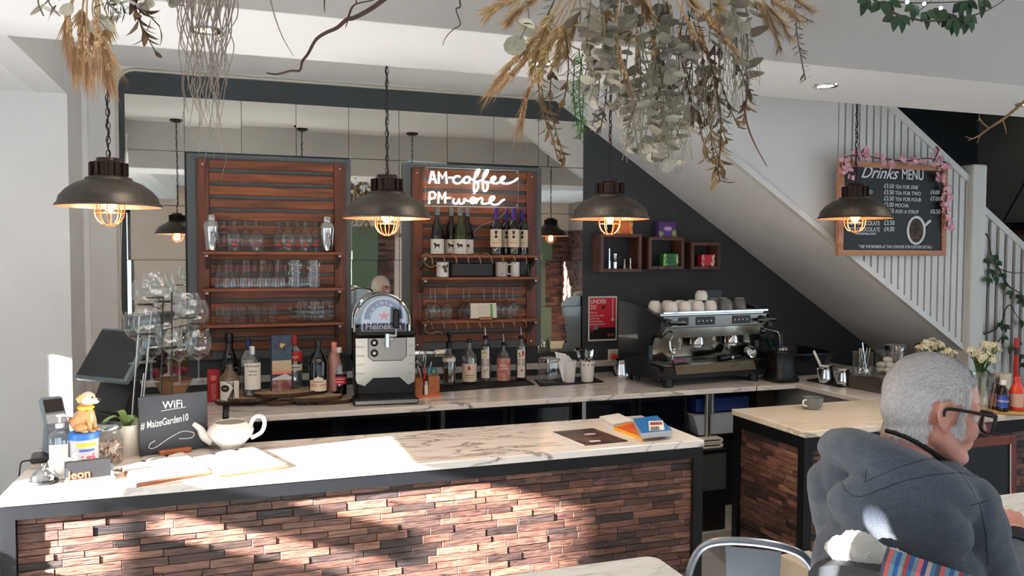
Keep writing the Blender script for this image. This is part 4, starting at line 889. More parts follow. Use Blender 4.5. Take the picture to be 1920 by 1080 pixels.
# milk jug, wall socket and plug, poster
def milk_jug(p,lab,R,h,ha,cat='milk jug',spoon=None):
    t = thing('milk_jug',lab,cat,p); MB().lathe([(0,0),(R*.95,0),(R,.005),(R*.98,h*.3),(R*.82,h*.75),(R*.80,h*.92),(R*.86,h),(R*.80,h-.002),(R*.76,h*.9),(0,h*.5)],30).build('body', chrome, t)
    c,s = math.cos(ha),math.sin(ha); MB().tube(spline([(R*.8*c,R*.8*s,h*.86),((R+.028)*c,(R+.028)*s,h*.9),((R+.036)*c,(R+.036)*s,h*.75),((R+.012)*c,(R+.012)*s,h*.14)],4),.0045,6).build('handle', steel, t)
    MB().prism([(-R*.82*c,-R*.82*s,h*.9),(-(R*.82)*c+.012*s,-(R*.82)*s-.012*c,h*.99),(-(R+.012)*c,-(R+.012)*s,h*1.02),(-(R*.82)*c-.012*s,-(R*.82)*s+.012*c,h*.99)],(0,0,.001)).build('spout', chrome, t); return t
milk_jug(on(1166,711),'steel milk jug beside the wall socket and the coffee machine',.060,.13,-.35)
so = at(1155,660,Y=YB-.006); sk = thing('wall_socket','white double wall socket on the dark wall','wall socket',(so.x+.01,YB-.006,so.z-.03))
MB().box((-.073,-.009,-.035),(.073,0,.051),None,.003).build('face_plate', white_cap, sk); MB().box((.02,-.0115,.025),(.032,-.008,.043)).build('switch', white_paint, sk, smooth=False)
pl_ = thing('power_plug','orange plug pushed into the left half of the wall socket','plug',(so.x-.026,YB-.016,so.z-.03)); MB().cyl((0,0,0),(0,-.035,-.002),.026,.022,16).build('plug_body', mat('orange_plug',(206,80,36),.4), pl_); MB().tube(spline([(0,-.02,-.025),(.01,-.025,-.05),(.02,-.02,-.085)],4),.006,6).build('cable', black_plastic, pl_)
a = at(1103,556,Y=YB-.006); b = at(1156,638,Y=YB-.006); ps = thing('age_poster','red and black UNDER 25 notice in a white border on the dark wall','poster',(a.x,YB-.006,b.z)); w = b.x-a.x; h = a.z-b.z
MB().box((0,-.003,0),(w,0,h)).build('white_border', white_cap, ps, smooth=False); MB().box((.010,-.0042,h*.30),(w-.010,-.003,h-.010)).build('red_field', mat('poster_red',(200,36,56),.5), ps, smooth=False); MB().box((.010,-.0042,.012),(w-.010,-.003,h*.30)).build('black_field', black_p, ps, smooth=False)
tw = white_cap
text('UNDER',.040,tw,ps,(.014,-.0046,h-.048),sx=.88,bold=.0006); text('25?',.040,tw,ps,(.014,-.0046,h-.086),sx=.88,bold=.0006)
for i,s in enumerate(('Please be','prepared to show','proof of age','when buying age','restricted products')): text(s,.0172,tw,ps,(.014,-.0046,h-.116-i*.0195),sx=.82)
MB().box((w-.036,-.005,h*.50),(w-.030,-.004,h-.012)).prism([(w-.046,-.005,h*.50),(w-.020,-.005,h*.50),(w-.033,-.005,h*.42)],(0,.001,0)).build('white_arrow', tw, ps, smooth=False)
MB().prism([(w*.45,-.005,h-.075),(w*.52,-.005,h-.063),(w*.59,-.005,h-.075),(w*.52,-.005,h-.087)],(0,.001,0)).build('black_diamond', black_p, ps, smooth=False)
MB().box((.02,-.005,h*.22),(.037,-.0042,h*.33)).build('red_card_picture', MATS['poster_red'], ps, smooth=False); MB().box((.04,-.005,h*.26),(.07,-.0042,h*.34)).build('grey_card_picture', grey_panel, ps, smooth=False); MB().cyl((w*.72,-.0042,.04),(w*.72,-.005,.04),.011,n=16).build('round_mark', MATS['poster_red'], ps); MB().cyl((w*.85,-.0042,.04),(w*.85,-.005,.04),.010,n=16).build('grey_mark', grey_panel, ps)
# ------------------------------------------------------------------ things on the front bar
def rel(p0): return lambda px,py,z=CT: at(px,py,Z=z)-p0
slate = mat('chalkboard',(40,44,50),.55,var=.12,vscale=14); chalk = mat('chalk',(226,228,230),.9)
a = on(262,858); b = on(391,840); v = (b-a); Lb = v.length; rz = math.atan2(v.y,v.x)
wb_ = thing('chalkboard','small chalkboard reading WiFi and MaizeGarden10 standing on the front bar','chalkboard',a+Vector((0,0,.004)),rot=(-.08,0,rz)); hb = .232
MB().box((0,-.004,0),(Lb,.004,hb),None,.002).build('board', slate, wb_)
text('WiFi',.042,chalk,wb_,(Lb*.34,-.0045,hb-.055),sx=.95,bold=.0004); MB().prism([(Lb*.32,-.0046,hb-.064),(Lb*.68,-.0046,hb-.058),(Lb*.68,-.0046,hb-.056),(Lb*.32,-.0046,hb-.062)],(0,.0006,0)).build('chalk_line', chalk, wb_, smooth=False)
tx = text('# MaizeGarden10',.040,chalk,wb_,(.006,-.0045,hb-.128),rot=(PI/2,-.09,0),shear=.2,sx=Lb*.94/.34,bold=.0003)
dx_ = tx.dimensions.x; tx.scale.x = Lb*.95/max(.1,dx_/tx.scale.x)
sw_ = spline([(Lb*.22,-.005,.055),(Lb*.15,-.005,.045),(Lb*.13,-.005,.030),(Lb*.22,-.005,.028),(Lb*.42,-.005,.058),(Lb*.62,-.005,.078),(Lb*.78,-.005,.066),(Lb*.74,-.005,.048),(Lb*.56,-.005,.050)],6); MB().tube(sw_,.0014,5).build('chalk_flourish', chalk, wb_)
bs = MB().box((Lb*.26,-.03,-.004),(Lb*.72,.03,.014),None,.003).build('wooden_foot', mat('foot_wood',(150,84,50),.5,var=.2,vscale=20), wb_)
# teapot without a lid
p = on(433,842); tpt = thing('teapot','white china teapot without lid, faint green flowers, behind the clipboards','teapot',p,rz=-.25)
MB().lathe([(.034,0),(.040,.002),(.042,.012),(.062,.030),(.086,.058),(.092,.078),(.084,.098),(.066,.110),(.063,.114),(.058,.112),(.075,.098),(.084,.078),(.060,.03),(0,.02)],40,cap=True).build('pot', china, tpt)
MB().tube(spline([(-.070,0,.035),(-.105,0,.055),(-.122,0,.085),(-.148,0,.107)],6),[.024-.0145*i/18 for i in range(19)],12).build('spout', china, tpt)
MB().tube(spline([(.078,0,.095),(.094,0,.128),(.122,0,.134),(.136,0,.11),(.124,0,.07),(.082,0,.045)],6),.0085,10).build('handle', china, tpt)
R = random.Random(5); fm = MB(); fa = facing(p)+.25
for i in range(26):
    q = fa+R.choice((-.55,.25,.5))+R.uniform(-.22,.22); z = R.uniform(.045,.085); rr = .0785+.0135*min(1,(z-.045)/.03); M = Matrix.Rotation(q,4,'Z') @ Matrix.Translation((rr,0,z)); fm.ball((0,0,0),R.uniform(.004,.008),7,4,(.25,1,1),M)
fm.build('painted_flowers', mat('mint_print',(150,200,178),.4), tpt)
# clipboards with menus
sheet = mat('menu_paper',(226,226,222),.7); bwood = mat('clipboard_wood',(150,96,66),.55,var=.25,vscale=12)
def clipboard(c4,lab,seed):
    P = [on(*q) for q in c4]; o = P[0]; t = thing('clipboard',lab,'clipboard',o,group=None); Q = [q-o for q in P]
    MB().prism(Q,(0,0,.010)).build('board', bwood, t, smooth=False); cx = sum(Q,Vector())/4; R = random.Random(seed)
    for i in range(3):
        k = .955-.008*i; rr = Matrix.Rotation(R.uniform(-.02,.02),3,'Z'); S_ = [cx+rr @ ((q-cx)*k) for q in Q]; n = 10
        top = [S_[0].lerp(S_[1],j/n)+Vector((0,R.uniform(-.008,.008),0)) for j in range(n+1)]; poly = top+[S_[2],S_[3]]
        MB().prism([q+Vector((0,0,.0105+i*.0022)) for q in poly],(0,0,.0018)).build('menu_sheet', sheet, t, smooth=False)
    d = (Q[1]-Q[0]).normalized(); e = (Q[3]-Q[0]).normalized(); m = Q[0].lerp(Q[1],.5)+e*.02+Vector((0,0,.018))
    cl_ = MB(); cl_.tube([m-d*.05,m+e*.004-d*.02+Vector((0,0,.005)),m+d*.02+e*.004+Vector((0,0,.005)),m+d*.05],.0035,6); cl_.build('clip', chrome, t)
    for s in (-1,1): MB().ball(m+d*.05*s,.008,8,5,(1.3,1,.7)).build('clip_end', black_plastic, t)
    tl = MB()
    for i in range(9):
        q = Q[0].lerp(Q[3],.25+.07*i); r_ = Q[1].lerp(Q[2],.25+.07*i); a_ = q.lerp(r_,R.uniform(.12,.3)); b_ = q.lerp(r_,R.uniform(.5,.85)); w = e*.0025; z = Vector((0,0,.0172)); tl.prism([a_+z,b_+z,b_+w+z,a_+w+z],(0,0,.0004))
    tl.build('printed_lines', mat('pale_print',(196,194,194),.7), t, smooth=False)
clipboard(((226,882),(344,853),(399,889),(256,914)),'wooden clipboard of menus nearest the chalkboard foot, left one',1)
clipboard(((357,866),(475,843),(541,878),(412,897)),'wooden clipboard of menus in front of the teapot, right one',2)
for i,(q,lab) in enumerate((((208,884),'crumpled white receipt beside the card holder'),((197,893),'loose white receipt left of the clipboards'),((398,836),'small white card leaning behind the teapot spout'))):
    m = MB(); R = random.Random(i); vs = []; fs = []
    for j in range(7):
        for k in range(4): vs.append((-.045+.015*j,-.02+.0135*k,.004+R.uniform(0,.009)))
    for j in range(6):
        for k in range(3): fs.append((j*4+k,(j+1)*4+k,(j+1)*4+k+1,j*4+k+1))
    m.add(vs,fs); m.add([(x,y,z-.0012) for x,y,z in vs],[f[::-1] for f in fs]); tag(m.build('receipt', sheet, None, on(*q), rot=(0,0,.3+i*.5)),lab,'paper')
# card holder with cards
p = on(168,903); ch_ = thing('card_holder','black business card holder printed leon at the front of the bar','card holder',p,rz=.20)
MB().prism([(-.075,0,0),(-.075,.06,0),(-.075,.045,.07),(-.075,.04,.07)],(.15,0,0)).build('stand', black_plastic, ch_, smooth=False)
MB().box((-.078,-.02,0),(.08,.004,.016),None,.003).build('front_lip', steel, ch_); cd = MB().prism([(-.07,-.006,.014),(.07,-.006,.014),(.07,.030,.066),(-.07,.030,.066)],(0,.004,0)).build('card', mat('card_black',(24,24,26),.4), ch_, smooth=False)
text('leon',.040,mat('card_orange',(226,80,50),.5),ch_,(-.066,-.0040,.018),rot=(math.radians(55.3),0,0),bold=.0006)
for s in (-1,1): MB().box((s*.07-.004,-.016,.014),(s*.07+.004,-.012,.06)).build('side_clip', chrome, ch_, smooth=False)
# bell and egg cup
p = on(82,905); be = thing('counter_bell','silver counter bell at the left front corner of the bar','bell',p)
MB().lathe([(0,0),(.046,0),(.047,.006),(.043,.012),(0,.013)],32).build('base', black_plastic, be); MB().lathe([(.042,.014),(.040,.024),(.028,.042),(.012,.050),(0,.051)],32).build('dome', chrome, be); MB().lathe([(.004,.05),(.004,.058),(.008,.062),(.006,.066),(0,.067)],14).build('button', chrome, be)
p = on(113,897); ec = thing('egg_cup','white china cup with a curled handle beside the counter bell','cup',p)
MB().lathe([(0,0),(.022,0),(.024,.004),(.019,.012),(.030,.030),(.037,.066),(.034,.066),(.026,.03),(0,.02)],28).build('cup', china, ec); MB().tube(spline([(.034,0,.055),(.052,.002,.064),(.055,.002,.082),(.046,0,.078)],5),.005,7).build('handle', china, ec)
# sanitiser pump bottle
p = on(114,880); sb = thing('pump_bottle','clear sanitiser pump bottle with a white label at the left end of the bar','bottle',p)
MB().lathe([(0,0),(.034,0),(.036,.006),(.036,.125),(.030,.140),(.014,.148),(.014,.158),(0,.158)],24,sq=5).build('body', thin_glass('clear_plastic',(240,245,250),.2,.7), sb); MB().lathe([(0,.004),(.033,.004),(.033,.10),(0,.10)],24,sq=5).build('gel', mat('clear_gel',(214,222,228),.15,trans=.5), sb)
MB().box((-.03,-.0372,.03),(.032,-.0362,.10)).build('label', paper, sb, smooth=False)
pm = MB().lathe([(.016,.156),(.016,.172),(.006,.174),(.006,.196),(.013,.198),(.013,.206),(0,.207)],16).build('pump', mat('frosted_pump',(216,222,228),.4), sb); MB().tube([(0,0,.202),(.022,-.012,.202),(.030,-.016,.196)],.0045,6).build('nozzle', MATS['frosted_pump'], sb)
# charity tin and dog
p = on(158,877); tn = thing('collecting_tin','blue and white charity collecting tin under the toy dog','tin',p); a_ = facing(p)
MB().lathe([(0,0),(.050,0),(.050,.128),(.0,.128)],36).build('can', mat('tin_white',(226,226,230),.35), tn); MB().lathe([(.0505,.112),(.0515,.114),(.0515,.134),(.046,.138),(0,.138)],36).build('lid', mat('tin_blue',(40,110,190),.4), tn)
arc_label(MB(),.0503,.0,.018,0,2*PI,36).build('blue_band', MATS['tin_blue'], tn); arc_label(MB(),.0503,.088,.101,a_-.5,a_+.9,14).build('yellow_strip', mat('tin_yellow',(238,206,60),.5), tn)
arc_label(MB(),.0504,.070,.079,a_-.3,a_+.75,12).build('blue_line', mat('tin_navy',(70,96,170),.5), tn)
R = random.Random(3); rb = MB()
for i in range(24):
    q = a_+R.uniform(-.5,.85); z = R.uniform(.024,.034+.028*R.random()); M = Matrix.Rotation(q,4,'Z') @ Matrix.Translation((.0503,0,z)); rb.ball((0,0,0),R.uniform(.004,.007),7,4,(.08,1,.8),M)
rb.build('pink_picture', mat('tin_pink',(206,90,110),.5), tn)
dg = thing('toy_dog','sitting tan and white toy dog figurine on top of the charity tin','figurine',p+Vector((0,0,.138)),rz=-.35)
tan = mat('dog_tan',(186,140,92),.6,var=.12,vscale=40); dcream = mat('dog_cream',(232,220,200),.6)
db = MB(); db.ball((-.012,0,.032),.034,16,10,(1,.9,1)); db.tube([(-.008,0,.03),(.004,0,.06),(.010,0,.085),(.014,0,.105)],[.034,.030,.024,.020],14)
for s in (-1,1):
    db.ball((.004,s*.026,.018),.020,12,8,(1.3,.8,.9)); db.tube([(.020,s*.014,.075),(.030,s*.016,.04),(.034,s*.016,.006)],[.012,.010,.008],8); db.ball((.042,s*.016,.005),.009,8,6,(1.4,1,.7)); db.ball((.022,s*.034,.006),.009,8,6,(1.7,1,.7))
db.build('body', tan, dg); hd = MB(); hd.ball((.018,0,.122),.026,16,10,(1.05,1,1)); hd.ball((.042,0,.114),.015,12,8,(1.3,.95,.8)); hd.build('head', dcream, dg)
for s in (-1,1):
    MB().prism([(.012,s*.016,.138),(.004,s*.036,.142),(-.002,s*.046,.130),(.004,s*.040,.112),(.010,s*.030,.126)],(.006,0,0)).build('ear', tan, dg); MB().ball((.040,s*.011,.128),.0042,8,6).build('eye', black_plastic, dg)
MB().ball((.061,0,.118),.006,8,6,(1,1.2,.9)).build('nose', black_plastic, dg); MB().tube([(.010+.0245*math.cos(q),.0235*math.sin(q),.09) for q in [k*PI/10 for k in range(20)]],.006,6,True).build('collar', mat('dog_collar',(232,190,50),.5), dg)
MB().ball((.026,0,.05),.016,12,8,(.6,1,1.6)).build('bib', dcream, dg); MB().tube(spline([(-.04,0,.02),(-.056,.01,.03),(-.058,.014,.05)],4),.006,6).build('tail', tan, dg)
# clip-top jar of shells
p = on(203,868); jr = thing('shell_jar','glass clip top jar of shells in front of the plant pot','jar',p)
MB().lathe([(0,.002),(.050,0),(.054,.006),(.055,.09),(.050,.108),(.040,.118),(.040,.126),(.045,.130)],32,cap=False).build('wall', glass, jr)
MB().lathe([(.046,.131),(.047,.136),(.047,.146),(.040,.152),(.0,.154)],32).build('lid', thin_glass('lid_glass',(225,240,245),.25,.8), jr); MB().tube([(.047*math.cos(q),.047*math.sin(q),.133) for q in [k*PI/14 for k in range(28)]],.0025,6,True).tube(spline([(-.05,0,.10),(-.056,0,.12),(-.05,0,.145)],4),.0015,5).build('wire_clip', chrome, jr)
R = random.Random(8); sm = MB()
for i in range(230):
    r = .047*math.sqrt(R.random()); q = R.uniform(0,2*PI); M = Matrix.Translation((r*math.cos(q),r*math.sin(q),.008+R.random()*.078)) @ Euler((R.uniform(0,6),R.uniform(0,6),0)).to_matrix().to_4x4(); sm.ball((0,0,0),R.uniform(.005,.009),7,4,(1,.7,.45),M)
o = sm.build('shells', island_mat('shell_mix',[(214,186,160),(160,120,96),(232,218,204),(120,84,66),(200,160,140)],.4,(40,40,40),.3,.2), jr, weld=False); o['kind'] = 'stuff'
# plant pot
p = on(236,858); pp = thing('potted_orchid','cream plant pot with broad green leaves behind the jar of shells','plant pot',p+Vector((0,.05,0)))
MB().lathe([(0,0),(.046,0),(.048,.005),(.058,.125),(.054,.125),(.050,.11),(0,.108)],32).build('pot', mat('pot_cream',(206,200,186),.5), pp); MB().lathe([(0,.109),(.051,.109),(.0,.1095)],20).build('compost', mat('compost',(40,30,24),.9), pp)
leafg = mat('leaf_green',(120,150,84),.45,var=.2,vscale=20)
def leaf_strip(pts,w,seg=8):
    P = spline(pts,seg); n = len(P); m = MB(); vs = []; fs = []
    for i,q in enumerate(P):
        t = (P[min(i+1,n-1)]-P[max(i-1,0)]).normalized(); s = t.cross(Vector((0,0,1))); s = s.normalized() if s.length > .05 else Vector((1,0,0)); k = i/(n-1); ww = w*math.sin(PI*min(1,.08+k*.95))**.7
        vs += [q-s*ww,q+Vector((0,0,-.004)),q+s*ww]
    for i in range(n-1):
        for j in (0,1): fs.append((i*3+j,i*3+j+1,(i+1)*3+j+1,(i+1)*3+j))
    vs2 = [tuple(Vector(v)-Vector((0,0,.0012))) for v in vs]; return m.add(vs,fs).add(vs2,[f[::-1] for f in fs])
for pts,w in (([(0,0,.11),(-.03,-.02,.16),(-.07,-.035,.15),(-.09,-.05,.11)],.020),([(0,0,.11),(.02,-.03,.15),(.05,-.045,.14),(.06,-.05,.12)],.018),([(0,0,.11),(.01,.03,.15),(.03,.06,.14)],.018),([(0,0,.11),(-.02,.02,.17),(-.04,.04,.17)],.016)): leaf_strip(pts,w).build('leaf', leafg, pp)
# card reader on stand and black pad
p = on(106,862); cr = thing('card_reader','grey card payment terminal on a stand behind the pump bottle','card terminal',p+Vector((0,.06,0)),rz=.5)
grey_pl = mat('grey_plastic',(120,134,142),.35)
MB().prism([(-.045,-.01,.0),(-.045,.06,.0),(-.045,.03,.13),(-.045,.012,.13)],(.085,0,0)).build('stand', grey_pl, cr, smooth=False)
td = MB().box((-.042,-.014,0),(.042,.014,.155),None,.008).build('terminal', grey_pl, cr, (0,.012,.09), rot=(-.55,0,0)); MB().box((-.034,-.0155,.085),(.034,-.0135,.14)).build('screen', black_plastic, td, smooth=False); MB().box((-.034,-.0155,.02),(.034,-.0138,.075)).build('keypad', mat('pale_keys',(196,202,206),.4), td, smooth=False)
p = on(86,862); pd = thing('receipt_pad','black flat cash pad with a cable at the left edge of the bar','pad',p,rz=.15); MB().box((-.05,-.055,0),(.065,.07,.020),None,.006).build('pad', black_plastic, pd); MB().tube(spline([(-.05,-.03,.01),(-.075,-.05,.012),(-.08,-.08,.0),(-.085,-.10,-.06)],5),.003,5).build('cable', black_plastic, pd)
# till screen on the left worktop
p = on(206,800); ti = thing('till','black touch screen till leaning back on the left worktop','till',p+Vector((0,.18,0)),rz=-.75)
MB().prism([(-.11,-.06,0),(-.11,.14,0),(-.11,.10,.03),(-.11,.05,.19),(-.11,.02,.19),(-.11,-.06,.02)],(.22,0,0)).build('foot', black_plastic, ti, smooth=False)
sc_ = MB().box((-.17,-.018,-.13),(.17,.018,.15),None,.008).build('screen_body', mat('till_grey',(92,106,110),.4), ti, (0,.0,.30), rot=(-.62,0,0)); MB().box((-.155,-.0195,-.115),(.155,-.017,.135)).build('screen_glass', mat('till_glass',(10,11,14),.08), sc_, smooth=False)
MB().box((-.10,-.11,0),(.10,-.06,.05),None,.004).build('card_slot', black_plastic, ti)
# tree of balloon glasses
X0 = at(292,600,Y=3.72).x; gt = thing('glass_stand','wire stand carrying upright balloon glasses behind the chalkboard','glass rack',(X0,3.72,CT))
dkm = mat('dark_wire',(60,54,52),.3,.9)
def lp(px,py,dy=0): q = at(px,py,Y=3.72+dy); return Vector((q.x-X0,dy,q.z-CT))
for a_,b_ in (((244,785),(262,592)),((256,790),(270,700)),((262,785),(284,588)),((300,800),(306,560)),((322,800),(322,548))):
    q0 = lp(*a_); q1 = lp(*b_); q0.z = .012; MB().cyl(q0,q1,.0035,n=8).build('upright', dkm if a_[0] > 290 else steel, gt)
MB().lathe([(0,0),(.12,0),(.12,.006),(.10,.012),(0,.012)],32).build('base_plate', black_metal, gt)
balloons = [(291,540,-.02,'top of the stand, in front'),(272,553,.05,'top of the stand, behind left'),(306,548,.06,'top of the stand, behind right'),(352,578,-.02,'upper right arm of the stand'),(366,590,.05,'upper right arm, set further back'),(275,608,-.03,'left side of the stand, middle height'),(256,612,.05,'far left of the stand, middle height'),(316,634,-.03,'centre of the stand, low'),(283,648,.05,'low on the left behind the till screen'),(336,652,.05,'low at the centre, set back'),(372,648,-.02,'lowest right arm of the stand')]
bgl = None
for px,py,dy,lab in balloons:
    q = lp(px,py,dy); MB().tube([(q.x+.034*math.cos(k*PI/9),q.y+.034*math.sin(k*PI/9),q.z-.040) for k in range(18)],.0028,5,True).build('ring', dkm, gt)
    MB().tube([(q.x,q.y+.034,q.z-.040),(q.x*.6+.012,q.y*.3,q.z-.045),(.022,.0,q.z-.06)],.0025,5).build('arm', dkm, gt)
    wp_ = gt.location+q-Vector((0,0,.16))
    if bgl is None:
        bgl = thing('balloon_glass','balloon gin glass at the '+lab,'gin glass',wp_,group='balloon glasses on the wire stand')
        MB().lathe([(0,.0),(.036,.001),(.034,.004),(.006,.010),(.0038,.03),(.004,.095),(.012,.104),(.036,.120),(.053,.150),(.056,.175),(.050,.205),(.043,.224)],32,cap=False).build('bowl', glass, bgl)
    else: dup(bgl,wp_,label='balloon gin glass at the '+lab if lab[0] in 'tul' and not lab.startswith('low') else 'balloon gin glass, '+lab)
# red flowers in a paper wrap
p = on(322,768,CT); rf = thing('red_flowers','bunch of dark red flowers in brown paper behind the chalkboard','flowers',p+Vector((0,.12,0)))
MB().lathe([(0,0),(.035,0),(.045,.04),(.10,.14),(.095,.14),(.04,.05)],18,cap=False).build('paper_wrap', mat('kraft_paper',(146,108,74),.8), rf)
R = random.Random(12); petal = island_mat('dark_red_petals',[(84,8,22),(130,20,36),(60,6,18),(150,34,50)],.6,(20,20,20),.3,0)
for i in range(9):
    q = 2*PI*i/9+R.uniform(-.2,.2); r = .035 if i%3 == 0 else .085; c = Vector((r*math.cos(q),r*math.sin(q)*.7,.16+R.uniform(-.015,.03))); m = MB()
    for k in range(34):
        M = Matrix.Translation(c) @ Euler((R.uniform(-1.2,1.2),R.uniform(-1.2,1.2),R.uniform(0,6))).to_matrix().to_4x4() @ Matrix.Translation((0,0,.020)); m.ball((0,0,0),.013,6,4,(1,.7,.2),M)
    m.build('flower_head', petal, rf, weld=False)
# printed matter at the right end of the bar
def slab(c4,h,z=CT): P = [at(*q,Z=z) for q in c4]; return P,MB().prism([q-P[0] for q in P],(0,0,h))
P,m = slab(((1036,811),(1112,804),(1177,828),(1096,836)),.004); mg = thing('magazine','dark covered magazine lying on the front bar','magazine',P[0]); m.build('cover', mat('mag_cover',(34,28,36),.3,col2=(110,84,66),vscale=9), mg, smooth=False)
Q = [q-P[0] for q in P]; MB().prism([Q[0]+Vector((-.006,-.002,0)),Q[3]+Vector((-.006,-.004,0)),Q[3],Q[0]],(0,0,.003)).build('page_edge', sheet, mg, smooth=False)
c = sum(Q,Vector())/4+Vector((.02,.035,.0042)); MB().ball(c,.028,14,6,(1,.6,.03)).build('plate_picture', mat('mag_plate',(196,186,196),.4), mg); q = Q[3].lerp(Q[0],.12)+Vector((.05,.006,.0042)); MB().box((q.x,q.y,q.z),(q.x+.05,q.y+.02,q.z+.0004)).build('white_patch', sheet, mg, smooth=False)
P,m = slab(((1124,786),(1160,780),(1189,794),(1150,802)),.014); nt_ = thing('spiral_notebook','cream spiral notebook behind the yellow book on the bar','notebook',P[0]); m.build('pages', sheet, nt_, smooth=False); Q = [q-P[0] for q in P]; sp = MB()
for i in range(8):
    c = Q[3].lerp(Q[2],.05+.9*i/7)+Vector((0,0,.007)); d = (Q[0]-Q[3]).normalized(); sp.tube([c+d*.009*math.cos(k*PI/5)+Vector((0,0,.009*math.sin(k*PI/5))) for k in range(10)],.0013,5,True)
sp.build('spiral_binding', black_metal, nt_)
P,m = slab(((1151,806),(1190,796),(1240,812),(1205,826)),.014); yb = thing('yellow_book','yellow edged book with a red cover under the blue booklet','book',P[0]); m.build('pages', mat('book_yellow',(238,176,40),.5), yb, smooth=False); Q = [q-P[0] for q in P]; MB().prism([q+Vector((0,0,.0142)) for q in Q],(0,0,.0012)).build('cover', mat('book_red',(206,60,36),.4,col2=(230,150,50),vscale=14), yb, smooth=False)
P,m = slab(((1187,795),(1232,789),(1260,817),(1203,823)),.024,CT+.016); bl = thing('blue_booklet','blue covered booklet with a barcode label on top of the yellow book','book',P[0]); m.build('pages', mat('book_grey',(176,178,184),.6), bl, smooth=False); Q = [q-P[0] for q in P]; MB().prism([q+Vector((0,0,.0242)) for q in Q],(0,0,.0012)).build('cover', mat('book_blue',(36,110,176),.4), bl, smooth=False)
P2 = [at(*q,Z=CT+.042)-bl.location for q in ((1216,790),(1243,789),(1246,806),(1217,808))]; MB().prism(P2,(0,0,.001)).build('barcode_label', sheet, bl, smooth=False); br = MB()
for i in range(12): q = P2[3].lerp(P2[2],.08+.05*i); d = (P2[0]-P2[3])*.38; br.prism([q+Vector((0,0,.0012)),q+Vector((.0015+.001*(i%3),0,.0012)),q+d+Vector((.0015+.001*(i%3),0,.0012)),q+d+Vector((0,0,.0012))],(0,0,.0003))
br.build('barcode', ink, bl, smooth=False); d = P2[0].lerp(P2[3],.08); MB().prism([P2[0].lerp(P2[3],.15)+Vector((.006,0,.0012)),P2[1].lerp(P2[2],.15)+Vector((-.006,0,.0012)),P2[1].lerp(P2[2],.45)+Vector((-.006,0,.0012)),P2[0].lerp(P2[3],.45)+Vector((.006,0,.0012))],(0,0,.0003)).build('label_picture', mat('label_berry',(160,70,64),.5), bl, smooth=False)
d1 = (Q[1]-Q[0]); # blue cushion on the window seat beyond the bar end
p = at(8,922,X=-1.0); cu_ = thing('seat_cushion','blue speckled cushion just showing at the left edge of the photo','cushion',(-.98,3.15,.66)); MB().ball((0,0,.07),.19,24,12,(1,1.1,.40)).build('cover', mat('blue_speckle',(40,70,140),.8,col2=(190,200,214),vscale=60), cu_)
st_ = thing('window_seat','white window seat box carrying the blue cushion','seat',(-1.0,3.1,0)); MB().box((-.24,-.35,0),(.22,.6,.66),None,.01).build('box', white_paint, st_)
# ------------------------------------------------------------------ espresso machine
navy_blk = mat('navy_black_panel',(13,14,22),.32,coat=.2)
splash = mat('splash_steel',(150,146,134),.10,1)
p = on(1246,730); es = thing('espresso_machine','large two group steel and black espresso machine on the back worktop','coffee machine',p,rz=.10); MWD,MDP,MH = .80,.47,.485
def side(x0,x1):
    prof = [(.0,.075),(.035,.050),(MDP,.050),(MDP,.505),(.36,.505),(.20,.485),(.02,.43),(.0,.40),(.005,.345),(.06,.325),(.11,.29),(.125,.25),(.125,.13),(.03,.125)]
    MB().prism([(x0,y,z) for y,z in prof],(x1-x0,0,0)).build('side_panel', navy_blk, es, smooth=False)
side(-.03,0); side(MWD,MWD+.03)
MB().box((0,.02,.36),(MWD,.06,.435),None,.004).build('control_fascia', mat('fascia_steel',(112,110,104),.22,1), es); MB().box((0,.03,.30),(MWD,MDP,.362)).build('head_housing', splash, es, smooth=False)
MB().box((0,.05,.435),(MWD,MDP,.452)).build('top_deck', steel, es, smooth=False)
MB().box((-.005,.012,.447),(MWD+.005,.026,.462),None,.003).build('cup_rail', chrome, es)
MB().box((.60,.455,.45),(MWD,MDP,.57),None,.004).build('rear_guard', black_plastic, es)
for x0,w in ((.11,.075),(.24,.145),(.52,.145)):
    b = MB().box((x0,.016,.375),(x0+w,.021,.425),None,.002).build('button_panel', black_plastic, es)
    n = 1 if w < .1 else 4
    for i in range(n): MB().cyl((x0+w*(i+.6)/(n+.6),.0165,.40),(x0+w*(i+.6)/(n+.6),.0135,.40),.006,n=12).build('button', mat('button_grey',(170,170,168),.3), b)
MB().box((0,.15,.13),(MWD,.165,.30)).build('splash_back', splash, es, smooth=False)
MB().box((0,.03,.125),(MWD,.15,.135)).build('tray_base', black_plastic, es, smooth=False); gd = MB()
for i in range(26): gd.box((.01+i*.0305,.0,.136),(.016+i*.0305,.15,.140))
gd.build('tray_grid', steel, es, smooth=False)
MB().prism([(.05,-.03,.145),(MWD+.02,-.03,.145),(MWD-.04,.03,.065),(.11,.03,.065)],(0,.012,0)).build('tray_front', splash, es, smooth=False)
MB().prism([(-.01,-.02,.14),(.05,-.02,.14),(.11,.03,.06),(-.01,.03,.06)],(0,.03,0)).build('tray_end', navy_blk, es, smooth=False)
MB().box((0,.02,.05),(MWD,MDP-.02,.128)).build('base', black_plastic, es, smooth=False)
for x in (.06,MWD-.08):
    for y in (.05,.40): MB().cyl((x,y,0),(x,y,.055),.032,.026,16).build('foot', black_plastic, es)
for x in (.31,.58):
    g = MB().lathe([(.045,.245),(.048,.25),(.044,.28),(.034,.31),(.034,.36)],24,Matrix.Translation((x,.095,0))).build('group_head', chrome, es)
    MB().cyl((x,.095,.232),(x,.095,.25),.038,n=20).build('shower_screen', steel, g)
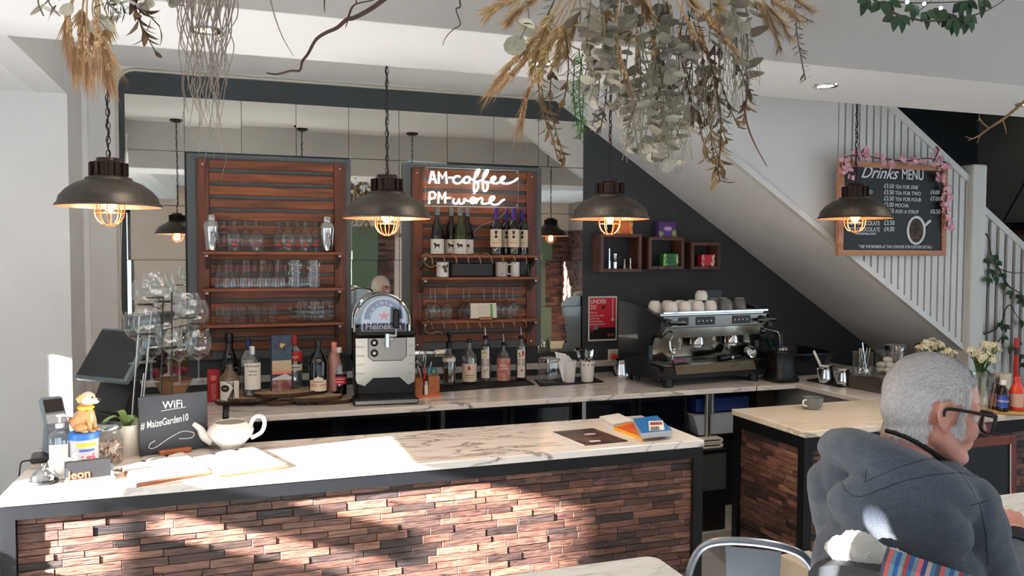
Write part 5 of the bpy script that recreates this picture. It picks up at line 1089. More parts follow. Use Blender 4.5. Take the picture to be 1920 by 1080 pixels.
for x,lab in ((.09,1),(.70,-1)):
    MB().cyl((x-.06*lab,.0,.395),(x-.06*lab,.02,.395),.026,n=16).build('knob_boss', black_plastic, es); MB().tube(spline([(x-.06*lab,-.008,.395),(x,-.012,.393),(x+.05*lab if lab > 0 else x-.08*lab+.06,-.012,.392)],4),.011,8).build('steam_lever', chrome, es)
MB().tube(spline([(.05,.04,.345),(.055,.0,.335),(.03,-.02,.30),(.012,-.03,.28),(.02,-.035,.22),(.045,-.03,.135)],5),.0055,8).build('steam_wand', chrome, es); MB().tube(spline([(MWD-.05,.04,.34),(MWD+.01,-.02,.32),(MWD+.03,-.05,.31),(MWD+.05,-.05,.22),(MWD+.085,-.05,.13)],5),.0065,8).build('steam_wand', chrome, es)
MB().tube(spline([(.15,.06,.36),(.155,.05,.30),(.14,.04,.26),(.14,.04,.23)],5),.005,8).build('hot_water_spout', chrome, es)
for x,z in ((.165,.205),(.60,.215)): MB().lathe([(.0,0),(.022,0),(.024,.004),(.018,.01),(0,.011)],20,Matrix.Translation((x,.15,z)) @ Matrix.Rotation(PI/2,4,'X')).build('gauge', chrome, es)
# portafilter and cloth lying on the tray
o = es.matrix_world if False else Matrix.Translation(p) @ Matrix.Rotation(.10,4,'Z')
pf = thing('portafilter','black handled portafilter lying on the coffee machine drip tray','portafilter',o @ Vector((.42,.02,.141)),rz=.12); MB().tube([(0,0,.02),(.06,0,.024),(.17,0,.028)],[.020,.022,.014],12).build('handle', black_plastic, pf)
MB().lathe([(.030,0),(.038,.004),(.040,.034),(.034,.036),(.032,.01)],24,Matrix.Translation((.225,-.012,.044)) @ Matrix.Rotation(1.2,4,'X')).build('basket', chrome, pf); MB().box((.085,-.0235,.017),(.10,-.021,.033)).build('white_mark', white_cap, pf, smooth=False)
cm = MB(); R = random.Random(2); n = 9; vs = []; fs = []
for j in range(n):
    for k in range(6): vs.append((.018*j,.014*k,.006+.045*math.sin(PI*j/(n-1))*math.sin(PI*(k+.6)/6.2)*R.uniform(.5,1)))
for j in range(n-1):
    for k in range(5): fs.append((j*6+k,(j+1)*6+k,(j+1)*6+k+1,j*6+k+1))
cm.add(vs,fs); cm.add([(x,y,0) for x,y,z in vs],[f[::-1] for f in fs]); tag(cm.build('cleaning_cloth', mat('cloth_mauve',(108,84,100),.9), None, o @ Vector((.07,.0,.141)), rot=(0,0,.2)),'crumpled mauve cloth at the left of the coffee machine tray','cloth')
# cups on the machine: white row and grey ones
def cup_bm(R_,h,up): return MB().lathe([(R_*.50,h),(R_*.58,h*.985),(R_*.86,h*.78),(R_*.99,h*.42),(R_*.98,0),(R_*.94,0),(R_*.9,h*.3),(0,h*.9)] if not up else [(0,0),(R_*.62,0),(R_*.9,h*.35),(R_,h),(R_*.94,h),(R_*.85,h*.4),(0,h*.08)],26)
grey_china = mat('grey_china',(98,98,96),.22,coat=.3)
def cup(px,y,lab,m,z=.4525,R_=.042,h=.068,grp=None,tilt=None,ha=None,name='coffee_cup'):
    loc = o @ Vector((px,y,z)); t = thing(name,lab,'cup',loc,group=grp,rot=tilt)
    cup_bm(R_,h,False).build('body', m, t)
    if ha is not None: MB().tube(spline([(R_*.9*math.cos(ha),R_*.9*math.sin(ha),h*.3),((R_+.02)*math.cos(ha),(R_+.02)*math.sin(ha),h*.35),((R_+.018)*math.cos(ha),(R_+.018)*math.sin(ha),h*.7),(R_*.82*math.cos(ha),R_*.82*math.sin(ha),h*.75)],4),.004,7).build('handle', m, t)
    return t
for x,y,lab in ((.10,.08,'first of the front row'),(.20,.08,'second of the front row'),(.30,.08,'third of the front row'),(.40,.085,'fourth of the front row'),(.05,.18,'first of the back row'),(.145,.18,'second of the back row'),(.24,.18,'third of the back row'),(.335,.18,'fourth of the back row')):
    cup(x,y,f'upturned white cup on top of the coffee machine, {lab}',china,grp='white cups on the coffee machine')
cup(.365,.13,'white cup stacked on the row next to the grey cups',china,.521,.040,.06,ha=.8)
for x,y,z,lab,tl in ((.51,.07,.4525,'front left of the grey group',None),(.455,.13,.4525,'left of the grey group, set back',None),(.555,.16,.4525,'middle of the grey group, set back',None),(.65,.11,.4525,'right of the grey group',None)):
    q = cup(x,y,f'upturned dark grey mug on the coffee machine, {lab}',grey_china,z,.046,.075,'grey mugs on the coffee machine',ha=1.2)
    if y > .09: MB().lathe([(.024,.0755),(.030,.0755),(.031,.078),(.023,.078)],24,cap=False).build('pale_foot_ring', china, q)
# milk jug hung at its right, knock canister, kettle
p2 = on(1478,716); kn = thing('coffee_grinder','black coffee canister with a steel spout beside the coffee machine','coffee grinder',p2+Vector((-.02,.05,0)))
MB().lathe([(0,0),(.092,0),(.095,.02),(.075,.05),(.070,.17),(.074,.19),(.0,.20)],28,sq=5).build('body', black_plastic, kn); MB().lathe([(.042,.195),(.046,.20),(.046,.215),(.03,.222),(0,.222)],24).build('steel_lid', chrome, kn); MB().box((-.04,-.03,.20),(-.005,.02,.31),None,.004).build('upright', navy_blk, kn)
p2 = on(1505,700); kt = thing('kettle','black kettle half hidden behind the coffee grinder','kettle',Vector((p2.x-.14,4.80,CT))); MB().lathe([(0,0),(.085,0),(.09,.02),(.085,.12),(.065,.20),(.0,.225)],28).build('body', black_matt, kt); MB().tube(spline([(.07,0,.19),(.12,0,.20),(.135,0,.14),(.115,0,.06),(.085,0,.04)],5),.012,8).build('handle', black_plastic, kt); MB().ball((0,0,.23),.014,10,6).build('lid_knob', black_plastic, kt)
# washing-up tub with a green handled brush
p2 = on(1556,700); tub = thing('plastic_tub','dark blue black washing up tub in the corner under the stairs','tub',Vector((3.62,4.62,CT)),rz=0)
MB().lathe([(0,.002),(.19,0),(.21,.02),(.25,.14),(.265,.145),(.265,.155),(.245,.152),(.20,.02),(0,.012)],40,sq=4).build('tub_wall', mat('tub_navy',(14,16,28),.35), tub)
bh = thing('dish_brush','green handled brush leaning in the dark tub','brush',(3.50,4.56,CT+.016),rot=(.1,-.42,0)); MB().tube([(0,0,0),(0,0,.12),(0,0,.26)],[.008,.008,.013],8).build('handle', mat('dark_green',(8,60,44),.4), bh); MB().ball((0,0,.02),.03,12,8,(1,1,.6)).build('head', black_matt, bh)
# rubber mat with two steel jugs and thermometer stick
P = [on(*q) for q in ((1512,714),(1575,727),(1615,722),(1556,706))]; tag(MB().prism(P,(0,0,.006)).build('bar_mat', mat_blk, smooth=False),'black rubber mat under the two steel jugs','bar mat')
j1 = milk_jug(on(1549,717,CT+.0065),'steel milk jug holding a white stick, on the black mat',.047,.105,PI+.2); milk_jug(on(1581,722,CT+.0065),'steel milk jug beside the grey box, on the black mat',.042,.098,PI+.2)
sk_ = thing('stirrer','pale stick standing in the steel milk jug on the black mat','stick',j1.location+Vector((.0,0,.03)),rot=(-.1,-.46,0)); MB().box((-.008,-.004,.02),(.008,.004,.19),None,.002).build('stick', white_cap, sk_)
# knock-out drawer with jars on it
P = [on(*q) for q in ((1591,727),(1698,748),(1722,730),(1625,712))]; o3 = P[0]; dr = thing('knock_box','grey steel knock out drawer box with glass jars on top','drawer box',o3); Q = [q-o3 for q in P]
MB().prism(Q,(0,0,.085)).build('box', mat('warm_grey_steel',(98,92,88),.35,.6), dr, smooth=False); MB().prism([q+Vector((0,0,.086)) for q in Q],(0,0,.010)).build('top_tray', mat('tray_steel',(120,116,112),.3,.8), dr, smooth=False); MB().prism([Q[0]+Vector((.02,-.004,.02)),Q[1]+Vector((-.02,-.006,.02)),Q[1]+Vector((-.02,-.006,.075)),Q[0]+Vector((.02,-.004,.075))],(0,.004,0)).build('drawer_front', mat('drawer_steel',(84,78,76),.3,.6), dr, smooth=False)
JZ = CT+.0965
def glass_jar(px,py,lab,R_,h,fill,lid=None,name='storage_jar'):
    t = thing(name,lab,'jar',on(px,py,JZ)); MB().lathe([(0,.003),(R_,0),(R_,h)],28,cap=False).build('wall', glass, t); MB().tube([(R_*math.cos(q),R_*math.sin(q),h) for q in [k*PI/14 for k in range(28)]],.002,5,True).build('rim', glass, t); return t
t = glass_jar(1617,703,'glass jar full of steel spoons on the knock out drawer',.056,.135,None)
R = random.Random(6); qn = 'front left,front right,rear left,rear right,centre,far right,tallest'.split(',')
for i in range(7):
    a = 2*PI*i/7; s_ = thing('spoon',f'steel spoon in the jar on the drawer box, {qn[i]}','spoon',t.location+Vector((.025*math.cos(a),.025*math.sin(a),.008)),rot=(-.16*math.sin(a),.18*math.cos(a),R.uniform(0,6)),group='spoons in the glass jar'); MB().ball((0,0,.018),.016,10,8,(.8,.25,1.2)).build('bowl', chrome, s_); MB().tube([(0,0,.034),(0,0,.12),(0,0,.155+.03*(i == 6))],[.002,.002,.0045],6).build('handle', chrome, s_)
t = glass_jar(1662,700,'wide glass jar of white meringues behind the spoon jar',.066,.13,None); R = random.Random(7)
mg_ = 'left,right,front,back,upper left,upper right,top'.split(',')
for i in range(7):
    a = i*2.2; z = .022+.028*(i//3); q = tag(MB().ball((0,0,0),.026,14,8,(1.15,1,.75)).build('meringue', mat('meringue',(206,198,188),.7,bump=.3,bscale=60), None, t.location+Vector((.030*math.cos(a),.030*math.sin(a),z))),f'white meringue in the wide glass jar, {mg_[i]}','meringue','meringues in the jar')
t = thing('canister','glass canister with a steel lid behind the meringue jar','canister',on(1694,690,JZ)+Vector((.05,.12,-.0965)))
MB().lathe([(0,0),(.058,0),(.060,.005),(.060,.19),(0,.19)],28).build('body', mat('canister_steel',(170,166,160),.18,.9), t); MB().lathe([(.063,.19),(.064,.194),(.064,.225),(.05,.232),(0,.233)],28).build('lid', chrome, t)
pm_ = thing('pepper_mill','small wooden mill with a dark knob beside the canister','mill',on(1703,700,CT)+Vector((.10,.02,0))); MB().lathe([(0,0),(.022,0),(.018,.06),(.022,.10),(.014,.17),(0,.172)],16).build('body', mat('mill_wood',(176,128,84),.5), pm_); MB().ball((0,0,.185),.018,12,8).build('knob', black_plastic, pm_)
# grey cup on the cream counter
p = on(1524,767); gc = thing('grey_cup','wide grey cup on the cream marble of the right counter','cup',p); cup_bm(.052,.062,True).build('body', mat('grey_glaze',(112,116,116),.25,coat=.3), gc); ha = PI+.2
MB().tube(spline([(.046*math.cos(ha),.046*math.sin(ha),.052),(.074*math.cos(ha),.074*math.sin(ha),.05),(.072*math.cos(ha),.072*math.sin(ha),.028),(.040*math.cos(ha),.040*math.sin(ha),.02)],4),.0042,7).build('handle', china, gc)
# flowers in vases
petw = mat('narcissus_petal',(226,222,196),.6); pety = mat('narcissus_cup',(222,190,110),.6); stemg = mat('flower_stem',(60,92,44),.5,var=.2)
def narcissi(px,py,Y,lab,n,seed,spread):
    q = at(px,py,Y=Y); t = thing('flower_vase',lab,'flowers',(q.x,Y,CT)); R = random.Random(seed)
    MB().lathe([(0,.003),(.036,0),(.042,.02),(.036,.09),(.046,.15)],26,cap=False).build('vase', thin_glass('green_tint_glass',(225,240,225),.08,.5), t)
    top = q.z-CT
    for i in range(n):
        a = R.uniform(0,2*PI); r = spread*math.sqrt(R.random()); c = Vector((r*math.cos(a),r*.6*math.sin(a),top+R.uniform(-.045,.045)-r*.12)); fl = MB(); yc = MB()
        st_ = MB().tube(spline([(c.x*.12,c.y*.12,.01),(c.x*.3,c.y*.3,.14),tuple(c)],4),.0032,5); st_.build('stem', stemg, t)
        for k in range(5):
            nrm = Vector((R.uniform(-1,1),R.uniform(-1,.4),R.uniform(-.2,1))).normalized(); M = Matrix.Translation(c+nrm*.02) @ nrm.to_track_quat('Z','Y').to_matrix().to_4x4()
            for j in range(6): fl.ball((.009,0,0),.0095,6,4,(1.1,.6,.2),M @ Matrix.Rotation(j*PI/3,4,'Z'))
            fl.mi = 1; fl.ball((0,0,.003),.005,6,4,(1,1,.8),M); fl.mi = 0
        fl.build('bloom', [petw,pety], t, weld=False)
    for i in range(5):
        a = i*1.3; leaf_strip([(0,0,.02),(.02*math.cos(a),.02*math.sin(a),.18),(.06*math.cos(a),.05*math.sin(a),top-.03)],.008,5).build('leaf', stemg, t)
narcissi(1757,653,3.66,'left vase of cream narcissi behind the seated man',17,3,.12); narcissi(1838,657,3.45,'right vase of cream narcissi by the balustrade',17,4,.12)
# ribbed glass vase, sauces on a round board
p = on(1840,772); rv = thing('ribbed_vase','ribbed clear glass vase beside the sauce bottles','vase',p); n = 40; vs = []; fs = []
for k,(r,z) in enumerate(((.050,0),(.055,.01),(.066,.12),(.075,.19))):
    for i in range(n): a = 2*PI*i/n; rr = r*(1+.05*(i%2)); vs.append((rr*math.cos(a+k*.12),rr*math.sin(a+k*.12),z+(.006*(i%2) if k == 3 else 0)))
for k in range(3):
    for i in range(n): fs.append((k*n+i,k*n+(i+1)%n,(k+1)*n+(i+1)%n,(k+1)*n+i))
fs.append(tuple(range(n))[::-1]); MB().add(vs,fs).build('glass_wall', thin_glass('ribbed_glass',(240,238,228),.12,.6,.08), rv, smooth=False)
p = on(1886,771); tr_ = thing('round_board','round golden wooden board carrying the sauces','serving board',p); MB().lathe([(0,0),(.12,0),(.125,.006),(.125,.014),(.12,.018),(0,.018)],44).build('board', mat('golden_wood',(176,140,84),.4,var=.15,vscale=14), tr_)
bz = CT+.0185
def sauce(px,py,lab,R_,h,body,cap,lbl,txt,sq=None,name='sauce_bottle'):
    t = thing(name,lab,'bottle',on(px,py,bz)); a = facing(t.location); MB().lathe([(0,0),(R_*.95,0),(R_,.005),(R_,h*.58),(R_*.8,h*.70),(R_*.42,h*.80),(R_*.40,h*.86)],24,sq=sq).build('body', body, t); MB().lathe([(R_*.46,h*.85),(R_*.46,h*.97),(R_*.3,h),(0,h)],18).build('cap', cap, t)
    if lbl: arc_label(MB(),R_*1.01,h*.12,h*.52,a-.9,a+.9,14).build('label', lbl, t)
    if txt: wrap_text(txt,h*.10,R_*1.03,h*.30,a,paper,t)
    return t
sauce(1866,767,'brown sauce bottle with black cap on the round board',.034,.165,mat('brown_sauce',(40,20,14),.2),black_plastic,mat('brown_label',(120,74,58),.5),None); sauce(1880,770,'dark vinegar bottle with a blue label and white cap on the round board',.028,.155,mat('vinegar',(26,12,10),.15),white_cap,mat('vinegar_blue',(30,60,140),.4),'VINEGAR')
sauce(1906,769,'orange red ketchup bottle with pale label on the round board',.036,.17,mat('ketchup',(196,58,28),.3),mat('ketchup_cap',(190,60,40),.4),mat('ketchup_label',(190,150,130),.5),None); 
sj = thing('cream_jar','cream jar with a paper lid behind the sauce bottles','jar',on(1878,742)); MB().lathe([(0,0),(.042,0),(.044,.09),(.046,.095),(.046,.13),(0,.135)],24).build('jar', mat('cream_jar',(196,186,166),.5), sj)
rc_ = thing('red_candle','tall red candle with a dark band behind the ketchup','candle',on(1903,758)); MB().cyl((0,0,0),(0,0,.36),.0125,n=16).build('stick', mat('candle_red',(150,24,26),.45), rc_); MB().cyl((0,0,.27),(0,0,.31),.0133,n=16).build('dark_band', mat('band_dark',(46,22,22),.5), rc_)
# ------------------------------------------------------------------ drinks menu board with blossom
YM = 3.93
A_ = at(1573,301,Y=YM); B_ = at(1771,480,Y=YM); mo = Vector((A_.x,YM,B_.z)); MW = B_.x-A_.x; MHt = A_.z-B_.z
mb_ = thing('menu_board','framed black Drinks MENU chalkboard hung on the stair boards','menu board',mo)
oak = wood('oak_frame',(140,88,58),(196,140,100),0,.5,1,.2); fw = .034
MB().box((fw*.6,-.004,fw*.6),(MW-fw*.6,.012,MHt-fw*.6)).build('board', mat('menu_black',(13,14,16),.5), mb_, smooth=False)
fr = MB(); fr.box((0,-.012,0),(fw,.016,MHt)); fr.box((MW-fw,-.012,0),(MW,.016,MHt)); fr.box((fw,-.012,0),(MW-fw,.016,fw)); fr.box((fw,-.012,MHt-fw),(MW-fw,.016,MHt)); fr.build('frame', oak, mb_, smooth=False)
for z_ in (.08,MHt-.1): MB().box((.12,.016,z_),(MW-.02,YS-YM-.001,z_+.03)).build('wall_batten', oak, mb_, smooth=False)
def mp(px,py): q = at(px,py,Y=YM); return (q.x-mo.x,-.0052,q.z-mo.z)
def mt(s,px,py,hpx,wpx=None,shear=0,bold=0,nm='lettering'):
    t = text(s,hpx*.0041,chalk,mb_,mp(px,py),shear=shear,bold=bold,name=nm); 
    if wpx: t.scale.x = (mp(px+wpx,py)[0]-mp(px,py)[0])/max(.01,t.dimensions.x)
    return t
mt('Drinks',1612,333,25,70,.45,.0006); mt('MENU',1689,336,22,40,0,.0008)
for i,(pr,s,w) in enumerate((('£3.50','TEA FOR ONE',43),('£3.50','TEA FOR TWO',48),('£3.50','TEA FOR FOUR',49),('£3.00','MOCHA',25),('£3.50','ADD A SYRUP',44))):
    y = 352.5+i*11.6; mt(pr,1656,y,9.5,18); mt(s,1677,y+1,8,w)
mt('INO',1621,363,8,13)
for i,(s,pr) in enumerate((('HOT CHOCOLATE','£3.50'),('HOT CHOCOLATE','£4.00'))):
    y = 421.5+i*12; mt(s,1587,y,9,61); mt(pr,1656,y,10,19)
mt('MARSHMALLOWS',1601,440,5,40); mt('£4.00',1743,364,9,17); mt('£7.00',1743,376,9,17); mt('£0.50',1743,400,9,18); mt('* SEE THE BOARDS AT THE COUNTER FOR FURTHER DETAILS',1609,465,6.5,137)
c = Vector(mp(1716,432)); ra = .066
MB().tube([c+Vector((ra*math.cos(q),-.001,ra*1.25*math.sin(q))) for q in [k*PI/18 for k in range(36)]],.008,6,True).tube([c+Vector((ra,-.001,.03)),c+Vector((ra+.045,-.001,.062))],.009,6).build('cup_drawing', chalk, mb_)
MB().prism([c+Vector((.052*math.cos(k*PI/14),.0006,.068*math.sin(k*PI/14))) for k in range(28)],(0,-.001,0)).build('coffee_drawing', mat('drawn_coffee',(96,78,66),.7,col2=(30,26,24),vscale=40), mb_, smooth=False)
MB().prism([c+Vector((.022*math.cos(k*PI/3)*(1 if k%2 else .6),-.0005,.03*math.sin(k*PI/3))) for k in range(6)],(0,-.001,0)).build('leaf_drawing', mat('drawn_leaf',(40,48,36),.7), mb_, smooth=False)
blossom = mat('pink_blossom',(214,140,160),.6,col2=(236,196,204),vscale=60); twig_m = mat('blossom_twig',(84,48,44),.7)
ga = thing('blossom_garland','pink blossom garland draped over the top and right of the menu board','garland',mo)
def garland(pts,n,seed,off=-.03):
    P = [Vector(mp(*q))+Vector((0,off,0)) for q in pts]; P = spline(P,8); MB().tube(P,.004,5).build('branch', twig_m, ga); R = random.Random(seed)
    for i in range(n):
        q = P[R.randrange(len(P))]+Vector((R.uniform(-.02,.02),R.uniform(-.02,.012),R.uniform(-.03,.022))); m = MB()
        for j in range(R.choice((1,2,2))):
            nrm = Vector((R.uniform(-1,1),-1,R.uniform(-.6,.8))).normalized(); M = Matrix.Translation(q+Vector((R.uniform(-.016,.016),R.uniform(-.01,.01),R.uniform(-.016,.016)))) @ nrm.to_track_quat('Z','Y').to_matrix().to_4x4()
            for k in range(5): m.ball((.010,0,0),.0095,6,4,(1,.75,.22),M @ Matrix.Rotation(k*2*PI/5,4,'Z'))
        m.build('blossom', blossom, ga, weld=False)
garland(((1577,330),(1575,300),(1600,292),(1640,298),(1690,303),(1730,298),(1765,306)),40,1); garland(((1600,300),(1612,280),(1618,276)),4,2); garland(((1740,305),(1750,285),(1746,276)),4,5); garland(((1762,304),(1755,335),(1765,360),(1763,385),(1768,410),(1766,425)),34,3); garland(((1580,310),(1588,325)),4,4)

# ------------------------------------------------------------------ wooden box shelves and what stands in them
walnut = wood('walnut_box',(44,24,18),(104,66,50),2,.5,1.2,.25)
def box_shelf(x0,y0,x1,y1,lab):
    D = .15; a = at(x0,y0,Y=YB-D); b = at(x1,y1,Y=YB-D); w = b.x-a.x; h = a.z-b.z; t = thing('box_shelf',lab,'box shelf',(a.x,YB-D,b.z)); k = .022
    for nm,lo,hi in (('left_side',(0,0,0),(k,D-.006,h)),('right_side',(w-k,0,0),(w,D-.006,h)),('bottom_board',(k,0,0),(w-k,D-.006,k)),('top_board',(k,0,h-k),(w-k,D-.006,h))): MB().box(lo,hi,None,.001).build(nm, walnut, t, smooth=False)
    return a.x,b.z,w,h,k
b1 = box_shelf(1127,438,1203,510,'large open wooden box shelf behind the third pendant lamp'); b2 = box_shelf(1217,444,1283,505,'middle wooden box shelf with the purple carton on top'); b3 = box_shelf(1297,454,1351,505,'smallest wooden box shelf, holding the red tea carton')
YI = YB-.10
def tea(name,lab,x,z,w,h,d,cols,rz=0,seed=1,txt=None):
    t = thing(name,lab,'tea carton',(x,YI,z),rz=rz); MB().box((0,-d/2,0),(w,d/2,h),None,.0015).build('carton', mat(name+'_main',cols[0],.45), t, smooth=False); R = random.Random(seed)
    lf = MB(); 
    for i in range(26):
        e = R.choice((R.uniform(.0,.22),R.uniform(.78,1))); lf.ball((w*min(.95,max(.05,e)),-d/2,h*R.uniform(.06,.9 if cols[3] else .35)),R.uniform(.006,.012),6,4,(.7,.06,1.3))
    lf.build('leaf_pattern', mat(name+'_leaf',cols[1],.5,var=.3,vscale=60), t, weld=False)
    MB().ball((w*.5,-d/2-.0004,h*.55),.034,18,8,(1,.03,.55 if not cols[3] else .95)).build('emblem', mat(name+'_emblem',cols[2],.4), t)
    if txt: text(txt,.022,white_cap,t,(w*.5,-d/2-.0018,h*.5),align='CENTER',bold=.0004)
    return t
zt2 = b2[1]+b2[3]
tea('tea_carton','purple and green tea carton standing on the middle box shelf',bx_at(1231,YI),zt2+.0005,.135,.105,.06,((74,46,110),(120,150,90),(150,110,180),False),0,1,'tetley'); tea('tea_carton_green','bright green tea carton inside the middle box shelf',bx_at(1240,YI),b2[1]+b2[4]+.0005,.115,.085,.06,((36,120,56),(170,196,120),(30,96,48),True),0,2).name = 'tea_carton.001'
tea('tea_carton_red','red tea carton inside the smallest box shelf',bx_at(1311,YI),b3[1]+b3[4]+.0005,.105,.08,.06,((186,36,52),(222,196,180),(200,30,54),True),0,3).name = 'tea_carton.002'; tea('tea_carton_orange','orange tea carton on the large box shelf behind the pendant lamp',bx_at(1152,YI),b1[1]+b1[3]+.0005,.12,.085,.06,((206,92,36),(230,150,60),(220,110,50),True),0,4).name = 'tea_carton.003'
zb1 = b1[1]+b1[4]+.0005
def jig(px,lab,prof): t = tag(MB().lathe(prof,20).build('spirit_measure', chrome, None, (bx_at(px,YI),YI,zb1)),lab,'spirit measure')
jig(1142,'tall thin steel measure at the left of the large box shelf',[(.0,0),(.011,0),(.011,.055),(.008,.058),(.008,.135),(0,.135)]); jig(1153,'steel double measure, second in the large box shelf',[(0,0),(.015,0),(.016,.045),(.012,.05),(.015,.055),(.016,.10),(0,.1)]); jig(1171,'small hourglass steel measure, third in the large box shelf',[(0,0),(.015,0),(.005,.036),(.005,.042),(.012,.066),(0,.066)]); jig(1182,'small narrow waisted steel measure at the right of the large box shelf',[(0,0),(.011,0),(.006,.03),(.005,.036),(.011,.07),(0,.07)])
# chalk sign against the right counter
ys = 2.992; a = at(1725,829,Y=ys); b = at(1893,829,Y=ys); cs = thing('framed_chalkboard','blank chalkboard in a red brown frame leaning on the right counter front','chalkboard',(a.x,ys-.05,0),rot=(-.03,0,0)); w = b.x-a.x; zt = a.z; zb_ = .30
redwood = wood('redwood_frame',(70,28,20),(120,56,42),0,.45,1,.2)
MB().box((.03,-.006,zb_+.03),(w-.03,.006,zt-.03)).build('board', mat('sign_black',(15,17,22),.55), cs, smooth=False); k = .042
for lo,hi in (((0,-.012,zb_),(k,.012,zt)),((w-k,-.012,zb_),(w,.012,zt)),((k,-.012,zb_),(w-k,.012,zb_+k)),((k,-.012,zt-k),(w-k,.012,zt))): MB().box(lo,hi,None,.002).build('frame_rail', redwood, cs, smooth=False)
MB().box((w-k-.004,-.0135,zb_+k),(w-k+.002,-.011,zt-k)).build('pale_bead', mat('pale_bead',(196,180,176),.5), cs, smooth=False)
for x in (k/2,w-k/2): MB().box((x-.016,-.01,0),(x+.016,.01,zb_+.01)).build('leg', redwood, cs, smooth=False)
# things in the gap beside the bar
p = at(1345,992,Z=0); bn = thing('waste_bin','black metal bin with a silver front panel on the tiles beside the bar','bin',(p.x-.03,p.y-.02,0)); MB().box((-.10,0,0),(.075,.22,.50),None,.006).build('body', black_plastic, bn); MB().box((-.095,-.004,.25),(.07,-.001,.47)).build('front_panel', mat('brushed_dark',(120,126,130),.35,.8,bump=.3,bscale=80), bn, smooth=False)
for i,z in enumerate((.5005,.531)):
    m = MB(); n = 12; R = random.Random(i)
    for y in (0,.16): pass
    prof = [(-.085,.0),(.055,.0)]+[(.055+.014*math.sin(k*PI/6),.014-.014*math.cos(k*PI/6)) for k in range(1,6)]+[(.055,.028),(-.085,.028),(-.085,.020),(.045,.019),(.049,.014),(.045,.009),(-.085,.008)]
    m.prism([(x,.0,z_) for x,z_ in prof],(0,.16,0)); tag(m.build('folded_cloth', mat('tea_towel',(196,194,188),.9), None, (bn.location.x-.005,bn.location.y+.02,z)),('folded white cloth on top of the black bin','second folded cloth, on top of the pile on the bin')[i],'cloth')
tr2 = thing('storage_tray','pale grey plastic tray on the shelf behind the black bin','tray',(p.x-.10,4.22,.57)); MB().prism([(0,0,0),(.30,0,0),(.34,0,.12),(-.04,0,.12)],(0,.36,0)).build('tray', mat('tray_grey',(150,158,166),.45), tr2, smooth=False); MB().box((-.05,.0,-.012),(.37,.40,-.001)).build('shelf', black_matt, tr2, smooth=False)
MB().box((-.04,.0,-.57),(-.02,.02,-.012)).box((.35,.0,-.57),(.37,.02,-.012)).build('shelf_posts', steel, tr2, smooth=False)
bt = thing('crate','blue plastic crate above the grey tray under the worktop','crate',(p.x-.08,4.25,.7005)); MB().box((-.02,0,0),(.36,.34,.085),None,.006).build('crate', mat('crate_blue',(16,44,104),.5), bt)
# cable down the wall at the left
P = [at(x_,y_,Y=YB-.012) for x_,y_ in ((238,250),(228,420),(226,500),(224,560),(232,600))]; tag(MB().tube(spline([Vector((q.x,YB-.012,q.z)) for q in P],6),.004,6).build('wall_cable', mat('cable_white',(200,198,190),.5)),'white cable hanging down the wall left of the mirrors','cable')
cbx = thing('cardboard_box','small beige box on the floor against the end of the right counter','box',(2.28,2.66,0)); MB().box((0,0,0),(.16,.28,.335)).build('carton', mat('beige_card',(176,162,142),.7,var=.06,vscale=10), cbx, smooth=False); MB().box((.003,.003,.335),(.157,.277,.338)).build('flaps', mat('beige_flap',(190,178,160),.7), cbx, smooth=False)
# ------------------------------------------------------------------ hanging dried flowers
def leaf(mb,p,d,nrm,L,W,fold=.15,rnd=False):
    d = d.normalized(); s = d.cross(nrm); s = s.normalized() if s.length > 1e-4 else d.orthogonal().normalized(); n = s.cross(d)
    if rnd: prof = ((.0,.0),(.14,.62),(.4,1),(.72,.9),(.93,.45)); 
    else: prof = ((0,0),(.2,.55),(.45,1),(.75,.6))
    vs = [p]; 
    for t,w in prof[1:]: c = p+d*(L*t)+n*(fold*L*(t-t*t)); vs += [c-s*(W*w)+n*(fold*W*w),c,c+s*(W*w)+n*(fold*W*w)]
    tip = p+d*L; vs.append(tip); k = len(prof)-1; fs = [(0,1,2),(0,2,3)]
    for i in range(k-1):
        a = 1+i*3; fs += [(a,a+3,a+4,a+1),(a+1,a+4,a+5,a+2)]
    a = 1+(k-1)*3; e = len(vs)-1; fs += [(a,e,a+1),(a+1,e,a+2)]
    mb.add(vs,fs)
euc_m = island_mat('eucalyptus_leaf',[(134,130,112),(168,162,146),(104,104,86),(188,182,168),(124,112,102),(150,146,124)],.6,(30,30,30),.2,0); brown_leaf = island_mat('dry_brown_leaf',[(110,84,54),(74,56,44),(140,112,72),(60,46,42)],.6,(30,30,30),.25,0)
tan_m = island_mat('pampas_straw',[(200,170,120),(174,142,96),(218,192,146),(154,122,80)],.8,(30,30,30),.25,0); wheat_m = island_mat('wheat_straw',[(198,162,120),(176,136,100),(216,184,140)],.8,(30,30,30),.2,0)
fern_m = island_mat('fern_green',[(60,110,36),(44,90,30),(84,136,48)],.6,(30,30,30),.2,0); dkfern_m = island_mat('dark_fern',[(34,52,28),(46,64,34),(28,42,24)],.7,(30,30,30),.2,0); herb_m = island_mat('grey_herb',[(112,98,90),(90,80,74),(134,120,108)],.7,(30,30,30),.2,0); thread_m = mat('dry_threads',(150,146,124),.8); twig2 = mat('bare_twig',(142,130,118),.8); branch_m = mat('bare_branch',(74,54,46),.8,bump=.4,bscale=80)
RF = random.Random(21)
def pathp(x0,y0,x1,y1,Y0,Y1,bend=.02,k=7):
    a = at(x0,y0,Y=Y0); b = at(x1,y1,Y=Y1); o = Vector((RF.uniform(-1,1),RF.uniform(-.5,.5),0))*bend
    return spline([a,a.lerp(b,.35)+o*1.2+Vector((0,0,-.01)),a.lerp(b,.7)+o,b],k)
